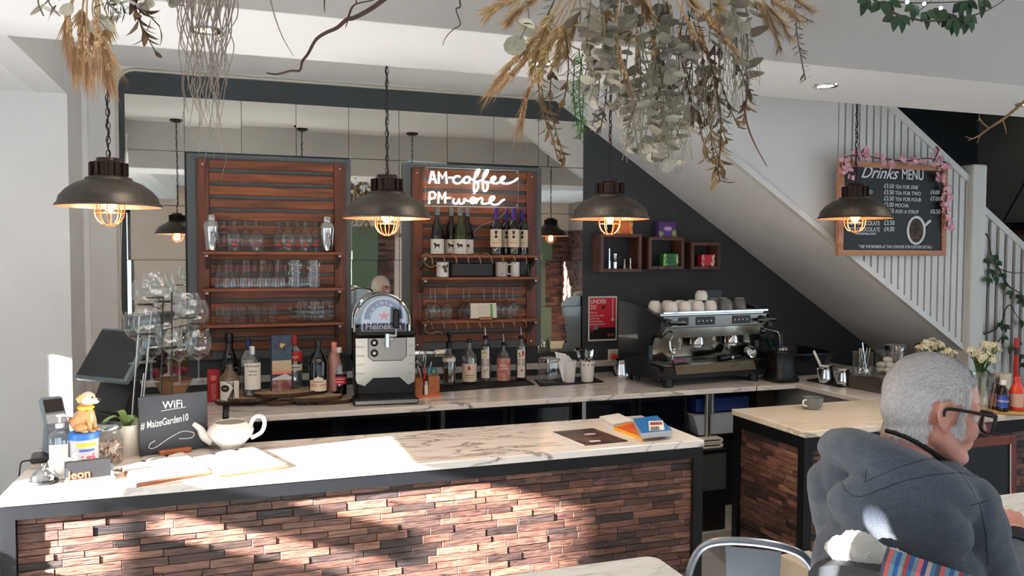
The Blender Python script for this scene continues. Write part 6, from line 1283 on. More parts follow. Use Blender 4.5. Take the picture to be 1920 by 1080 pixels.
def strand(par,x0,y0,x1,y1,Y0,Y1,kind,name):
    P = pathp(x0,y0,x1,y1,Y0,Y1,.03 if kind in 'ebh' else .015,8); n = len(P); m = MB(); Ln = sum((P[i+1]-P[i]).length for i in range(n-1)); o = par.location
    if kind in ('e','E','b','h'):
        m.tube(P,.0018,4); num = int(Ln/({'e':.017,'E':.024,'b':.016,'h':.007}[kind]))
        for i in range(num):
            t = (i+RF.random())/num*(n-1); j = min(n-2,int(t)); q = P[j].lerp(P[j+1],t-j); ax = (P[j+1]-P[j]).normalized(); a = RF.uniform(0,6.28); s = Matrix.Rotation(a,3,ax) @ ax.orthogonal().normalized()
            if kind in 'eE': L = RF.uniform(.026,.046)*(1.35 if kind == 'E' else 1); leaf(m,q+s*.004,s+ax*RF.uniform(-.1,.9),ax+Vector((RF.uniform(-.5,.5),RF.uniform(-.5,.5),0)),L,L*RF.uniform(.40,.52),.12,True)
            elif kind == 'b': L = RF.uniform(.03,.055); leaf(m,q,s+ax*RF.uniform(.4,1.2),ax+s*.3,L,L*.17,.3)
            else: L = RF.uniform(.018,.03); leaf(m,q,s+ax*.6,ax,L,L*.13,.1)
    elif kind in ('p','w'):
        m.tube(P,.0022,4); st = int(n*(.35 if kind == 'p' else .55)); num = 230 if kind == 'p' else 120
        for i in range(num):
            t = RF.uniform(st,n-1.01); j = int(t); q = P[j].lerp(P[j+1],t-j); ax = (P[j+1]-P[j]).normalized(); s = Matrix.Rotation(RF.uniform(0,6.28),3,ax) @ ax.orthogonal().normalized()
            if kind == 'p': L = RF.uniform(.02,.05); w = .0020; dr = s*RF.uniform(.3,.75)+ax
            else: L = RF.uniform(.03,.10); w = .0012; dr = s*RF.uniform(.05,.22)+ax
            dr.normalize(); sd = dr.orthogonal().normalized()*w; e = q+dr*L; mid = q+dr*L*.45; m.add([q,mid+sd,mid-sd,e],[(0,1,2),(1,3,2)])
            if kind == 'w' and i%3 == 0: m.ball(q+s*.004,.004,5,4,(.8,.8,1.4))
    elif kind in ('f','d'):
        m.tube(P,.0016,4)
        for i in range(int(Ln/.0032)):
            t = i/(Ln/.0032)*(n-1.01); j = int(t); q = P[j].lerp(P[j+1],t-j); ax = (P[j+1]-P[j]).normalized(); s = Matrix.Rotation(RF.uniform(0,6.28),3,ax) @ ax.orthogonal().normalized(); L = RF.uniform(.026,.046)*(1-.4*i/(Ln/.0032)); dr = (s+ax*.7).normalized(); sd = dr.orthogonal().normalized()*.0016; m.add([q,q+dr*L*.5+sd,q+dr*L*.5-sd,q+dr*L],[(0,1,2),(1,3,2)])
    elif kind == 't':
        for i in range(16):
            Q = pathp(x0+RF.uniform(-18,18),y0,x1+RF.uniform(-24,24),y1+RF.uniform(-60,10),Y0,Y1,.03,5); m.tube(Q,.0011,3)
    m.v = [tuple(Vector(v)-o) for v in m.v]
    return m.build(name, {'e':euc_m,'E':euc_m,'b':brown_leaf,'h':herb_m,'p':tan_m,'w':wheat_m,'f':fern_m,'d':dkfern_m,'t':thread_m}[kind], par, weld=False, auto=60)
NM = {'e':'eucalyptus_strand','E':'eucalyptus_strand','b':'brown_leaf_sprig','h':'herb_sprig','p':'pampas_plume','w':'wheat_bundle','f':'fern_frond','d':'dark_fern_frond','t':'thread_tuft'}
c0 = at(1220,-60,Y=1.95); big = thing('dried_flower_arrangement','large hanging arrangement of eucalyptus, pampas and wheat in front of the beam','dried flowers',(c0.x,1.95,2.66))
MB().tube([(.0,0,0),(0,0,c0.z-2.66)],.006,6).build('hanging_wire', black_metal, big); hp = MB(); 
for i in range(14): a = RF.uniform(0,6.28); r = RF.uniform(.0,.36); hp.tube([(r*math.cos(a),r*.25*math.sin(a),c0.z-2.66+.05),(r*.5*math.cos(a),r*.12*math.sin(a),c0.z-2.66+.02),(-r*math.cos(a),-r*.2*math.sin(a),c0.z-2.66+.06)],.004,5)
hp.build('twig_core', branch_m, big)
rows = '''p 1040 -40 915 25|p 1060 -40 955 40|p 1070 -30 985 95|p 1060 -20 1000 130|p 1085 -20 1010 150|p 1050 -30 1020 100|p 1090 -30 1045 120|p 1100 -20 1060 100
w 1070 0 925 165|w 1060 10 950 150|w 1050 60 978 225|w 1165 -20 1175 150|w 1150 -20 1150 120|w 1200 -30 1240 130|w 1210 -30 1225 105|w 1180 -20 1195 110|w 1270 -40 1350 60|w 1260 -40 1370 85|w 1280 0 1278 105|w 1250 -30 1300 75
e 1120 -30 1105 190|e 1105 60 1108 245|e 1140 -30 1135 150|e 1140 60 1150 205|e 1170 -20 1185 250|e 1190 40 1200 290|e 1200 80 1195 275|e 1215 -20 1225 170|e 1235 80 1255 305|e 1225 120 1240 270|e 1245 160 1262 300|e 1240 -10 1250 120|e 1160 40 1165 190|e 1130 100 1120 180
E 1295 90 1268 255|E 1300 60 1282 200|E 1150 -40 1160 60|E 1235 -40 1245 60|E 1190 -40 1175 40|E 1370 -30 1385 60|E 1400 -20 1412 70|E 1390 -40 1365 30|E 1340 -40 1345 40|E 1080 -30 1085 60|E 1110 -20 1100 90|E 980 -20 975 75|E 1395 70 1405 155
f 1085 90 1087 262|f 1078 110 1082 235|f 1092 100 1092 250|d 1290 20 1285 170|d 1282 30 1278 150|d 1296 20 1294 160|d 1040 0 1035 60
b 1010 90 1045 295|b 1020 80 1030 250|b 1035 120 1060 300|b 1310 60 1322 230|b 1325 90 1345 330|b 1340 80 1362 270|b 1350 70 1385 240|b 1330 120 1330 300|b 1370 100 1398 200|b 1280 120 1300 240|b 1355 120 1350 340|b 1400 140 1395 220
h 1235 90 1252 235|h 1490 10 1510 150|h 1465 -10 1520 40|h 1200 100 1180 230|h 1140 140 1125 250|h 1240 110 1258 220|h 1380 60 1410 180
t 1385 -10 1372 210|t 1370 20 1400 190|t 1330 120 1345 280|t 1200 150 1190 300|t 1260 180 1255 320
e 1145 20 1150 170|e 1155 90 1175 230|e 1185 60 1190 200|e 1210 140 1222 295|e 1255 60 1262 220|e 1275 130 1280 270|e 1100 20 1095 150|e 1230 -30 1215 90|E 1260 20 1275 150|E 1125 0 1135 90|E 1330 -30 1330 80|b 1300 40 1305 200|b 1335 150 1352 310|b 1060 60 1055 200|p 1130 -40 1140 60|p 1160 -40 1180 70|p 1240 -40 1250 50|w 1300 -30 1325 100|w 1110 -20 1115 110|t 1225 120 1215 280|t 1290 140 1300 290
p 1380 -40 1440 50|p 1400 -40 1480 70|p 1420 -40 1500 40|p 1430 -50 1520 20|p 1300 -50 1350 20|p 1410 -40 1460 90|p 1280 -50 1300 10|p 1200 -50 1215 30'''
for r in rows.replace('\n','|').split('|'):
    k,x0,y0,x1,y1 = r.split(); Y0 = RF.uniform(1.85,2.05); strand(big,float(x0),float(y0),float(x1),float(y1),Y0,Y0+RF.uniform(-.1,.1),k,NM[k])
def twig(par,pts,r,Y,name='bare_twig',m=None,k=5):
    P = spline([at(x,y,Y=Y) for x,y in pts],k); o = par.location if par else Vector(); n = len(P); mb = MB().tube([q-o for q in P],[r*(1-.7*i/(n-1)) for i in range(n)],6); return mb.build(name, m or branch_m, par)
twig(big,((1395,190),(1400,230),(1415,270),(1438,312)),.004,1.95,'curly_twig',mat('red_twig',(104,64,56),.7)); twig(big,((1400,60),(1402,120),(1385,165)),.003,1.95,'curly_twig',MATS['red_twig'])
c1 = at(190,-50,Y=1.95); lc = thing('dried_flower_bundle','hanging bunch of raffia and eucalyptus at the top left corner','dried flowers',(c1.x,1.95,2.66)); MB().tube([(0,0,0),(0,0,c1.z-2.66)],.005,6).build('hanging_wire', black_metal, lc)
for r in 'w 150 -40 135 95|w 160 -40 150 110|w 165 -40 165 118|w 175 -40 180 110|w 180 -40 195 118|w 170 -40 205 135|w 155 -40 130 60|w 185 -40 200 90|p 165 -30 170 70|p 180 -20 192 80|E 100 -40 82 30|E 185 -10 205 62|e 125 -40 112 30|e 215 -40 225 30|b 255 -30 290 95|b 240 -30 300 50|b 250 -20 270 70|d 210 -20 225 30|d 200 -30 235 25|e 270 -40 320 5|e 235 -40 250 20'.split('|'):
    k,x0,y0,x1,y1 = r.split(); Y0 = RF.uniform(1.88,2.02); strand(lc,float(x0),float(y0),float(x1),float(y1),Y0,Y0,k,NM[k])
c2 = at(385,-60,Y=2.0); tc_ = thing('twig_curtain','curtain of thin curly twigs hanging in front of the beam at the left','dried twigs',(c2.x,2.0,2.66)); MB().tube([(-.07,0,0),(-.07,0,c2.z-2.66),(.09,0,c2.z-2.66),(.09,0,0)],.005,6).build('hanging_rod', black_metal, tc_)
for i in range(46):
    x = 335+115*RF.random(); pts = [(x,-60)]; y = -60; ye = RF.choice((120,170,220,250,290))+RF.uniform(-30,10); xx = x
    while y < ye: y += RF.uniform(26,48); xx += RF.uniform(-13,13)+(388-xx)*.09; pts.append((xx,y))
    twig(tc_,pts,.0019,RF.uniform(1.95,2.08),'curly_twig',twig2,4)
c3 = at(725,-10,Y=1.95); hb_ = thing('hanging_branch','bare dark branch reaching down across the white beam','branch',(c3.x,1.95,2.66)); MB().tube([(0,0,0),tuple(c3-Vector((c3.x,1.95,2.66)))],.004,6).build('hanging_wire', black_metal, hb_)
for pts,r in ((((725,-5),(695,17),(665,33),(650,37),(632,52),(610,62),(592,75),(578,100),(567,115),(562,132),(545,133),(520,139),(500,137)),.006),(((653,33),(660,14),(672,6),(700,0),(720,-10)),.003),(((655,30),(650,45),(648,53)),.002),(((668,6),(668,-10)),.002)): twig(hb_,pts,r,1.95,'branch_arm')
for i,(pts,lab) in enumerate(((((860,-10),(863,12),(855,18),(863,45),(850,55),(836,70),(830,85)),'thin crooked twig hanging right of the dark branch'),(((505,-10),(515,30),(530,70),(550,105)),'fine pale stalk hanging across the beam left of the dark branch'),(((609,-8),(608,10),(609,24)),'very short twig at the top edge above the dark branch'))):
    q = at(*pts[0],Y=1.95); t = thing('hanging_twig',lab,'twig',(q.x,1.95,2.66)); MB().tube([(0,0,0),(0,0,q.z-2.66)],.0012,5).build('hanging_thread', black_metal, t); twig(t,pts,.0022,1.95,'twig_stem',branch_m if i != 1 else twig2)
q = at(1945,170,Y=1.9); rb_ = thing('hanging_branch','forked bare branch at the right edge below the beam','branch',(q.x,1.9,2.66)); MB().tube([(0,0,0),(0,0,q.z-2.66)],.003,6).build('hanging_wire', black_metal, rb_)
for pts,r in ((((1945,170),(1918,193),(1880,224),(1855,240),(1835,255),(1815,263)),.006),(((1880,224),(1885,240),(1887,252)),.003),(((1853,240),(1838,225),(1836,214)),.003),(((1838,222),(1832,227)),.002),(((1838,254),(1832,268)),.0025),(((1822,260),(1810,256)),.002)): twig(rb_,pts,r,1.9,'branch_arm',mat('tan_branch',(124,98,66),.8))
# ivy hoop with fairy lights, top right
ivy_m = island_mat('ivy_leaf',[(22,44,26),(32,58,34),(44,74,40),(18,36,24)],.5,(30,30,30),.2,0)
q = at(1760,-30,Y=1.95); iv = thing('ivy_hoop','ivy wound wire hoop with white fairy lights at the top right','ivy hoop',(q.x,1.95,2.66)); MB().tube([(0,0,0),(0,0,q.z-2.66)],.004,6).build('hanging_wire', black_metal, iv)
twig(iv,((1625,-15),(1650,8),(1690,30),(1740,39),(1800,34),(1850,20),(1895,-8)),.0045,1.95,'vine'); twig(iv,((1640,-10),(1690,4),(1745,5),(1810,2),(1870,-10)),.003,2.0,'vine'); twig(iv,((1712,30),(1730,15),(1760,-10)),.002,1.97,'vine'); twig(iv,((1806,33),(1806,5)),.002,1.97,'vine')
def ivy_leaves(par,spots,Y,seed,sz=.05):
    R = random.Random(seed)
    for x,y in spots:
        c = at(x,y,Y=Y+R.uniform(-.03,.03))-par.location; m = MB(); a0 = R.uniform(-.3,.3)-PI/2
        for k in (-1,0,1):
            a = a0+k*.85; d = Vector((math.cos(a),R.uniform(-.4,.2),math.sin(a))); leaf(m,c,d,Vector((0,-1,.2)),sz*(1.15 if k == 0 else .9),sz*.30,.12)
        m.build('ivy_leaf', ivy_m, par, weld=False, auto=60)
ivy_leaves(iv,((1690,28),(1676,30),(1782,35),(1790,36),(1812,34),(1818,28),(1735,22),(1748,18),(1762,16),(1712,8),(1800,4),(1815,2),(1780,25),(1650,2),(1622,-4),(1840,0),(1668,2)),1.95,3)
for i,(x,y) in enumerate(((1701,4),(1733,7),(1764,15),(1840,2))): MB().ball(at(x,y,Y=1.93)-iv.location,.0055,8,6).build('fairy_light', mat('fairy_white',(230,240,255),.4,emit=(225,238,255),estr=6), iv)
# ivy on the balustrade at the right
yv = YS-.03; q = at(1850,440,Y=yv); ig = thing('ivy_garland','ivy trailing over the lower stair boards at the right edge','ivy',(q.x,yv,q.z)); vine_m = mat('vine_stem',(70,64,48),.8)
for pts in (((1838,465),(1840,445),(1848,438),(1855,452),(1858,475),(1870,500),(1885,508),(1905,512),(1925,510)),((1872,502),(1890,535),(1910,548),(1925,560)),((1845,626),(1865,618),(1880,600),(1885,580),(1895,572),(1905,590),(1925,615)),((1860,672),(1872,640),(1885,628))): twig(ig,pts,.007,yv,'vine',vine_m)
ivy_leaves(ig,((1865,478),(1873,488),(1860,505),(1868,520),(1880,512),(1853,520),(1882,530),(1896,545),(1910,552),(1875,605),(1885,608),(1880,630),(1892,650),(1915,600),(1912,665),(1918,680),(1905,640),(1915,560),(1850,485)),yv-.02,5,.055)
# small hanging shelf on the far right wall
q = at(1918,440,X=5.72); hs = thing('hanging_shelf','dark hanging shelf with rope at the right edge above the stair','shelf',(5.735,q.y-.35,q.z)); MB().box((-.16,-.1,0),(.0,.5,.03)).build('board', redwood, hs, smooth=False); MB().tube([(-.15,.45,.03),(-.02,.33,.42),(-.15,.0,.03)],.008,6).build('rope', black_matt, hs); MB().box((-.13,.2,.031),(-.02,.44,.09),None,.01).build('tray', black_matt, hs)
# ------------------------------------------------------------------ the seated man
from mathutils.bvhtree import BVHTree
CH = Vector((1.512,1.412,1.322))                       # middle of the head
FH = Vector((.905,-.40,-.16)).normalized(); LH = Vector((.40,.905,0)).normalized(); UH = FH.cross(LH)
NB = Vector((1.455,1.45,1.125)); FB = Vector((.80,.60,0)); LB = Vector((-.60,.80,0)); UB = Vector((0,0,1))
def hd_(a,b,c): return CH+FH*a+LH*b+UH*c
def bd_(a,b,c): return NB+FB*a+LB*b+UB*c
def ell(m,c,rx,X,Y,Z,n=24,k=16):
    M = Matrix(((X.x,Y.x,Z.x,c.x),(X.y,Y.y,Z.y,c.y),(X.z,Y.z,Z.z,c.z),(0,0,0,1))) @ Matrix.Diagonal((*rx,1)); m.ball((0,0,0),1,n,k,(1,1,1),M)
def cap(m,p,q,r0,r1,n=16):
    L_ = (q-p).length; k = max(2,int(L_/(.35*min(r0,r1)))+1)
    m.tube([p.lerp(q,i/k) for i in range(k+1)],[r0+(r1-r0)*i/k for i in range(k+1)],n); m.ball(p,r0,n,10); m.ball(q,r1,n,10)
def remesh(mb,name,m,voxel,smooth,parent,fac=.5,extra=None):
    """melt overlapping volumes into one continuous skin"""
    o = mb.build('t',m); md = o.modifiers.new('r','REMESH'); md.mode = 'VOXEL'; md.voxel_size = voxel; sm = o.modifiers.new('s','SMOOTH'); sm.iterations = smooth; sm.factor = fac
    dg = bpy.context.evaluated_depsgraph_get(); dg.update(); me = bpy.data.meshes.new_from_object(o.evaluated_get(dg)); bpy.data.objects.remove(o)
    if extra:
        me.update(); nr = [v.normal.copy() for v in me.vertices]
        for v,n_ in zip(me.vertices,nr): v.co += n_*extra(v.co)
    for p_ in me.polygons: p_.use_smooth = True
    me.name = name; me.materials.clear(); me.materials.append(m); r = bpy.data.objects.new(name,me); C.objects.link(r); r.parent = parent; return r
man = thing('person','seated man with cropped grey hair, glasses and a grey hoodie, seen from behind','person',(0,0,0))
skin = mat('skin',(210,160,142),.5,col2=(198,134,118),vscale=9,bump=.08,bscale=160,sss=.12)
b = MB()
ell(b,hd_(-.012,0,.022),(.101,.079,.094),FH,LH,UH); ell(b,hd_(-.05,0,-.005),(.062,.066,.075),FH,LH,UH); ell(b,hd_(.032,0,-.050),(.062,.061,.075),FH,LH,UH)
ell(b,hd_(.068,0,-.108),(.028,.030,.022),FH,LH,UH)
for s in (-1,1):
    cap(b,hd_(.0,s*.054,-.062),hd_(.055,s*.030,-.102),.026,.022); cap(b,hd_(.074,s*.012,.012),hd_(.060,s*.050,.010),.018,.016); ell(b,hd_(.056,s*.042,-.040),(.030,.026,.030),FH,LH,UH)
    # ear: outer rim, lobe and inner shell
    e0 = hd_(-.006,s*.079,-.012); X = (FH*.9-LH*s*.35).normalized(); ell(b,e0,(.019,.006,.030),X,X.cross(UH),UH)
    b.tube(spline([hd_(.006,s*.078,.004),hd_(.002,s*.083,.020),hd_(-.016,s*.089,.018),hd_(-.026,s*.091,-.004),hd_(-.018,s*.087,-.030),hd_(-.004,s*.080,-.044)],4),.0048,8); b.ball(hd_(-.004,s*.080,-.042),.0085,10,8)
    b.ball(hd_(.093,s*.011,-.040),.0085,10,8)
cap(b,hd_(.088,0,.004),hd_(.112,0,-.036),.009,.0125); ell(b,hd_(.086,0,-.068),(.013,.024,.008),FH,LH,UH); ell(b,hd_(.085,0,-.081),(.012,.021,.008),FH,LH,UH)
cap(b,hd_(-.035,0,-.055),bd_(-.01,0,.02),.060,.066); cap(b,hd_(.025,0,-.095),bd_(.04,0,.0),.040,.055)
ell(b,bd_(-.02,0,-.08),(.09,.13,.11),FB,LB,UB); ell(b,bd_(-.04,-.01,-.28),(.09,.12,.2),FB,LB,UB); ell(b,bd_(-.06,-.01,-.48),(.11,.13,.11),FB,LB,UB)
HR = at(1893,972,Z=.955); HL_ = HR+FB*.03+LB*.10
WR = HR-FB*.075-UB*.035+LB*-.02; WL = HL_-FB*.075-UB*.035+LB*.03; ER = bd_(.10,-.215,-.30); EL = bd_(.20,.15,-.27)
for S0,E_,W_ in ((bd_(0,-.14,-.03),ER,WR),(bd_(0,.14,-.03),EL,WL)): cap(b,S0,E_,.045,.038); cap(b,E_,W_,.036,.025)
def hand(W_,Hc,side):
    ax = (Hc-W_).normalized(); lat = LB*side; up = ax.cross(lat).normalized(); up = up if up.z > 0 else -up
    cap(b,W_,W_+ax*.03,.024,.022); ell(b,W_+ax*.065,(.046,.038,.016),ax,lat,up)
    for i,(o_,ln) in enumerate(((.029,.070),(.010,.078),(-.010,.073),(-.028,.058))):
        k0 = W_+ax*.098+lat*o_; k1 = k0+ax*ln*.42-up*.012; k2 = k1+ax*ln*.18-up*ln*.34-lat*.006; k3 = k2-ax*ln*.14-up*ln*.22
        cap(b,k0-ax*.02,k1,.0100,.0090,10); cap(b,k1,k2,.0088,.0080,10); cap(b,k2,k3,.0080,.0070,10)
    t0 = W_+ax*.035+lat*.034; t1 = t0+ax*.035+lat*.022-up*.012; t2 = t1+ax*.034-lat*.006-up*.012; cap(b,t0,t1,.0125,.0105,10); cap(b,t1,t2,.0105,.0085,10)
hand(WR,HR,1); hand(WL,HL_,-1)
body = remesh(b,'body',skin,.0042,7,man)
bvh_b = BVHTree.FromPolygons([v.co for v in body.data.vertices],[p_.vertices for p_ in body.data.polygons])
# cropped hair: short strands combed over the scalp
hm = MB(); RH = random.Random(31); hair_m = island_mat('grey_hair',[(206,198,196),(234,230,228),(182,172,172),(242,238,236),(216,208,206)],.6,(60,60,60),.15,0)
inv = Matrix((FH,LH,UH))
def scalp(q):
    a,b_,c = q
    if abs(b_) > .060 and -.036 < a < .030 and c < .024: return 0
    if c > .060 and a < .072-.25*max(0,.095-c): return 1
    if a < .048 and c > .012: return 1
    if .018 < a < .046 and c > -.052 and abs(b_) > .05: return 1
    if a < -.018 and c > -.078: return 1 if c > -.06 else .45
    return 0
for p_ in body.data.polygons:
    c_ = p_.center; q = inv @ (c_-CH); k = scalp(q)
    if not k or q.z < -.1: continue
    n_ = p_.normal
    for i in range(5):
        if RH.random() > k: continue
        d = (-FH*(.75 if q.z > -.01 else .25)-UH*(.25 if q.z > .05 else .9)+Vector((RH.uniform(-.5,.5),RH.uniform(-.5,.5),RH.uniform(-.4,.4)))); d = (d-n_*d.dot(n_)).normalized()
        L_ = RH.uniform(.009,.017); s = n_.cross(d)*.0007; r0 = c_+Vector((RH.uniform(-1,1),RH.uniform(-1,1),RH.uniform(-1,1)))*.0022; r0 = r0+n_*(c_-r0).dot(n_); e_ = r0+d*L_+n_*.0035; md_ = r0+d*L_*.5+n_*.0030; hm.add([r0-s,r0+s,md_+s,md_-s,e_],[(0,1,2,3),(3,2,4)])
hm.build('hair', hair_m, man, weld=False)
eb = MB()
for s in (-1,1):
    for i in range(60):
        c0_ = hd_(.089-.020*abs(i/60)**2,s*(.012+.040*i/60),.020+RH.uniform(-.003,.003)); eb.add([c0_,c0_+UH*.0012,c0_+LH*s*.007+UH*.003+FH*.003],[(0,1,2)])
eb.build('eyebrows', hair_m, man, weld=False)
for s in (-1,1): MB().ball(hd_(.074,s*.031,-.012),.0125,14,10).build('eye', mat('eye_white',(220,214,206),.2), man)
# glasses
gl = MB(); 
for s in (-1,1): gl.tube(spline([hd_(-.014,s*.088,-.012),hd_(-.012,s*.089,.004),hd_(.03,s*.086,.007),hd_(.102,s*.073,.004)],5),.0040,6)
for s in (-1,1): gl.tube([hd_(.104-.004*(b_ > .06),s*b_,c_) for b_,c_ in ((.013,.006),(.045,.008),(.073,.006),(.075,-.006),(.070,-.032),(.058,-.039),(.026,-.039),(.014,-.030))],.0042,6,True)
gl.tube([hd_(.106,-.013,.002),hd_(.109,0,.004),hd_(.106,.013,.002)],.003,6); gl.build('glasses_frame', black_plastic, man)
for s in (-1,1): MB().prism([hd_(.103,s*b_,c_) for b_,c_ in ((.013,.006),(.073,.006),(.070,-.032),(.058,-.038),(.026,-.038),(.014,-.030))],tuple(FH*.0015)).build('glasses_lens', glass, man, smooth=False)
# hoodie
hood_m = mat('heather_hoodie',(56,64,76),.95,col2=(84,92,103),vscale=420,bump=.5,bscale=500,sheen=.3)
h = MB(); 
ell(h,bd_(-.01,0,-.045),(.125,.165,.135),FB,LB,UB); ell(h,bd_(-.03,.0,-.20),(.150,.188,.17),FB,LB,UB); ell(h,bd_(-.05,-.01,-.38),(.160,.188,.19),FB,LB,UB); ell(h,bd_(-.06,-.02,-.52),(.17,.18,.12),FB,LB,UB)
for s,E_,W_ in ((-1,ER,WR),(1,EL,WL)):
    S0 = bd_(.0,s*.135,-.015); cap(h,S0,E_,.073,.064); cap(h,E_,W_-(W_-E_).normalized()*.012,.060,.040); h.ball(bd_(-.02,s*.10,.005),.075,16,10)
hr_ = spline([bd_(.105,.075,-.02),bd_(.05,.125,.05),bd_(-.04,.125,.085),bd_(-.105,.05,.092),bd_(-.115,-.045,.062),bd_(-.065,-.118,.010),bd_(.03,-.118,-.05),bd_(.10,-.06,-.10)],6)
h.tube(hr_,[.036+.016*math.sin(PI*i/(len(hr_)-1)) for i in range(len(hr_))],14)
ell(h,bd_(-.122,.0,-.02),(.055,.135,.085),(FB*.92+UB*.38).normalized(),LB,(UB*.92-FB*.38).normalized()); ell(h,bd_(-.10,-.06,-.06),(.06,.10,.07),FB,LB,UB)
def wr(co):
    q = co-NB; u = q.dot(LB); v = q.z; return .006*(noise.noise(Vector((u*9+v*6,v*16-u*5,q.dot(FB)*8)))-.1)+.0025*noise.noise(Vector((u*30,v*40,q.dot(FB)*26)))
hoodie = remesh(h,'hoodie',hood_m,.0075,5,man,extra=wr)
bvh_h = BVHTree.FromPolygons([v.co for v in hoodie.data.vertices],[p_.vertices for p_ in hoodie.data.polygons])
O_ = Vector((0,0,H))
def onsurf(tree,pts,off=.001):
    out = []
    for x_,y_ in pts:
        d = (_f+_r*((x_-960)/FPX)-_u*((y_-540)/FPX)).normalized(); loc,n_,_,_ = tree.ray_cast(O_,d)
        if loc is not None: out.append(loc+n_*off)
    return out
seam_m = mat('hoodie_seam',(48,55,64),.95)
for pts in (((1622,905),(1640,895),(1680,878),(1730,862),(1780,858)),((1578,905),(1584,918),(1600,930),(1615,931),(1650,918),(1700,900),(1750,890),(1800,886),(1840,896)),((1800,886),(1820,915),(1838,950),(1848,1000),(1852,1060)),((1625,880),(1622,905)),((1818,948),(1850,940))):
    dense = []
    for p0,p1 in zip(pts,pts[1:]): dense += [(p0[0]+(p1[0]-p0[0])*k/5,p0[1]+(p1[1]-p0[1])*k/5) for k in range(5)]
    P = onsurf(bvh_h,dense+[pts[-1]],-.0004)
    runs = [[]]
    for q in P:
        if runs[-1] and (q-runs[-1][-1]).length > .05: runs.append([])
        runs[-1].append(q)
    for rn in runs:
        if len(rn) > 2: MB().tube(rn,.0014,5).build('seam', seam_m, man)
cr_ = spline([hd_(.03,.055,-.150),hd_(-.04,.064,-.118),hd_(-.098,.0,-.100),hd_(-.055,-.062,-.112),hd_(.01,-.060,-.138),hd_(.055,-.030,-.165)],6); cr_ = onsurf(bvh_b,[(1652,806),(1664,808),(1680,812),(1698,819),(1716,828),(1734,839),(1752,851),(1768,862),(1782,874)],.003); MB().tube(cr_,.0055,7).build('neck_cord', black_matt, man)
for W_,E_ in ((WR,ER),(WL,EL)): d = (W_-E_).normalized(); cf = MB().tube([W_-d*.05,W_-d*.02,W_+d*.012],[.044,.041,.037],16); cf.build('cuff', mat('dark_cuff',(30,34,42),.95,bump=.5,bscale=200), man)
t = MB(); 
for s in (-1,1): K_ = bd_(.34,s*.12,-.53); F_ = bd_(.20,s*.13,-1.03); cap(t,bd_(-.08,s*.09,-.53),K_,.095,.068); cap(t,K_,F_,.064,.052)
remesh(t,'trousers',mat('dark_trousers',(34,38,48),.9),.012,4,man)
for s in (-1,1): MB().ball(bd_(.28,s*.13,-1.085),.05,14,8,(1,1,.8)).ball(bd_(.21,s*.13,-1.075),.05,14,8).build('shoe', black_matt, man)
ph = thing('smartphone','dark phone held between the hands of the seated man','phone',HR.lerp(HL_,.5)+FB*.02-UB*.03,rot=(-.7,0,math.atan2(FB.y,FB.x)-PI/2)); MB().box((-.072,-.004,-.036),(.072,.004,.036),None,.003).build('case', black_plastic, ph)

# ------------------------------------------------------------------ tables and chairs in front of the bar
galv = mat('galvanised_steel',(132,138,148),.32,.9,bump=.05,bscale=80)
def cafe_table(x0,y0,x1,y1,lab,z=.75,r=.04):
    t = thing('cafe_table',lab,'table',((x0+x1)/2,(y0+y1)/2,0)); w = (x1-x0)/2; d = (y1-y0)/2; P = []
    for cx,cy,a0 in ((w-r,d-r,0),(-w+r,d-r,PI/2),(-w+r,-d+r,PI),(w-r,-d+r,1.5*PI)): P += [(cx+r*math.cos(a0+k*PI/12),cy+r*math.sin(a0+k*PI/12),z-.022) for k in range(7)]
    MB().prism(P,(0,0,.022)).build('marble_top', marble('marble_white',(214,216,212),(132,134,134),1.4), t, smooth=False); MB().cyl((0,0,.03),(0,0,z-.022),.035,n=20).build('column', black_metal, t); MB().lathe([(.22,0),(.22,.012),(.05,.035),(0,.036)],32).build('base', black_metal, t)
cafe_table(.50,1.42,1.205,2.14,'white marble cafe table cut by the bottom edge in front of the bar'); cafe_table(2.05,1.62,3.0,2.265,'marble cafe table in front of the seated man at the right edge')
def metal_chair(x,y,rz,lab,wood=False,zb=.86):
    t = thing('metal_chair',lab,'chair',(x,y,0),rz); w = .18
    MB().box((-.19,-.19,.445),(.19,.19,.46),None,.006).build('seat', galv, t)
    P = spline([(-w,.17,.45),(-w-.005,.195,.66),(-w*.86,.215,zb-.05),(-w*.45,.222,zb),(w*.45,.222,zb),(w*.86,.215,zb-.05),(w+.005,.195,.66),(w,.17,.45)],6); MB().tube(P,.0115,10).build('back_hoop', galv, t)
    MB().prism([(-.055,.20,.47),(.055,.20,.47),(.075,.222,zb-.012),(-.075,.222,zb-.012)],(0,.004,0)).build('back_splat', galv, t, smooth=False)
    for sx in (-1,1):
        for sy in (-1,1): MB().tube([(sx*.17,sy*.17,.45),(sx*.21,sy*.22,.0)],[.018,.013],10).build('leg', galv, t)
    return t
c_ = at(1412,1020,Z=.86); metal_chair(c_.x+.13,c_.y+.178,PI-.63,'galvanised metal cafe chair with a hoop back beside the bar end')
cx_ = bd_(-.02,-.08,-1.12); man_ch = metal_chair(cx_.x,cx_.y,math.atan2(FB.y,FB.x)+PI/2,'metal chair under the seated man, its back hidden by a gilet',zb=.99)
man_ch.location.z = 0; R3 = Matrix.Translation(NB) 
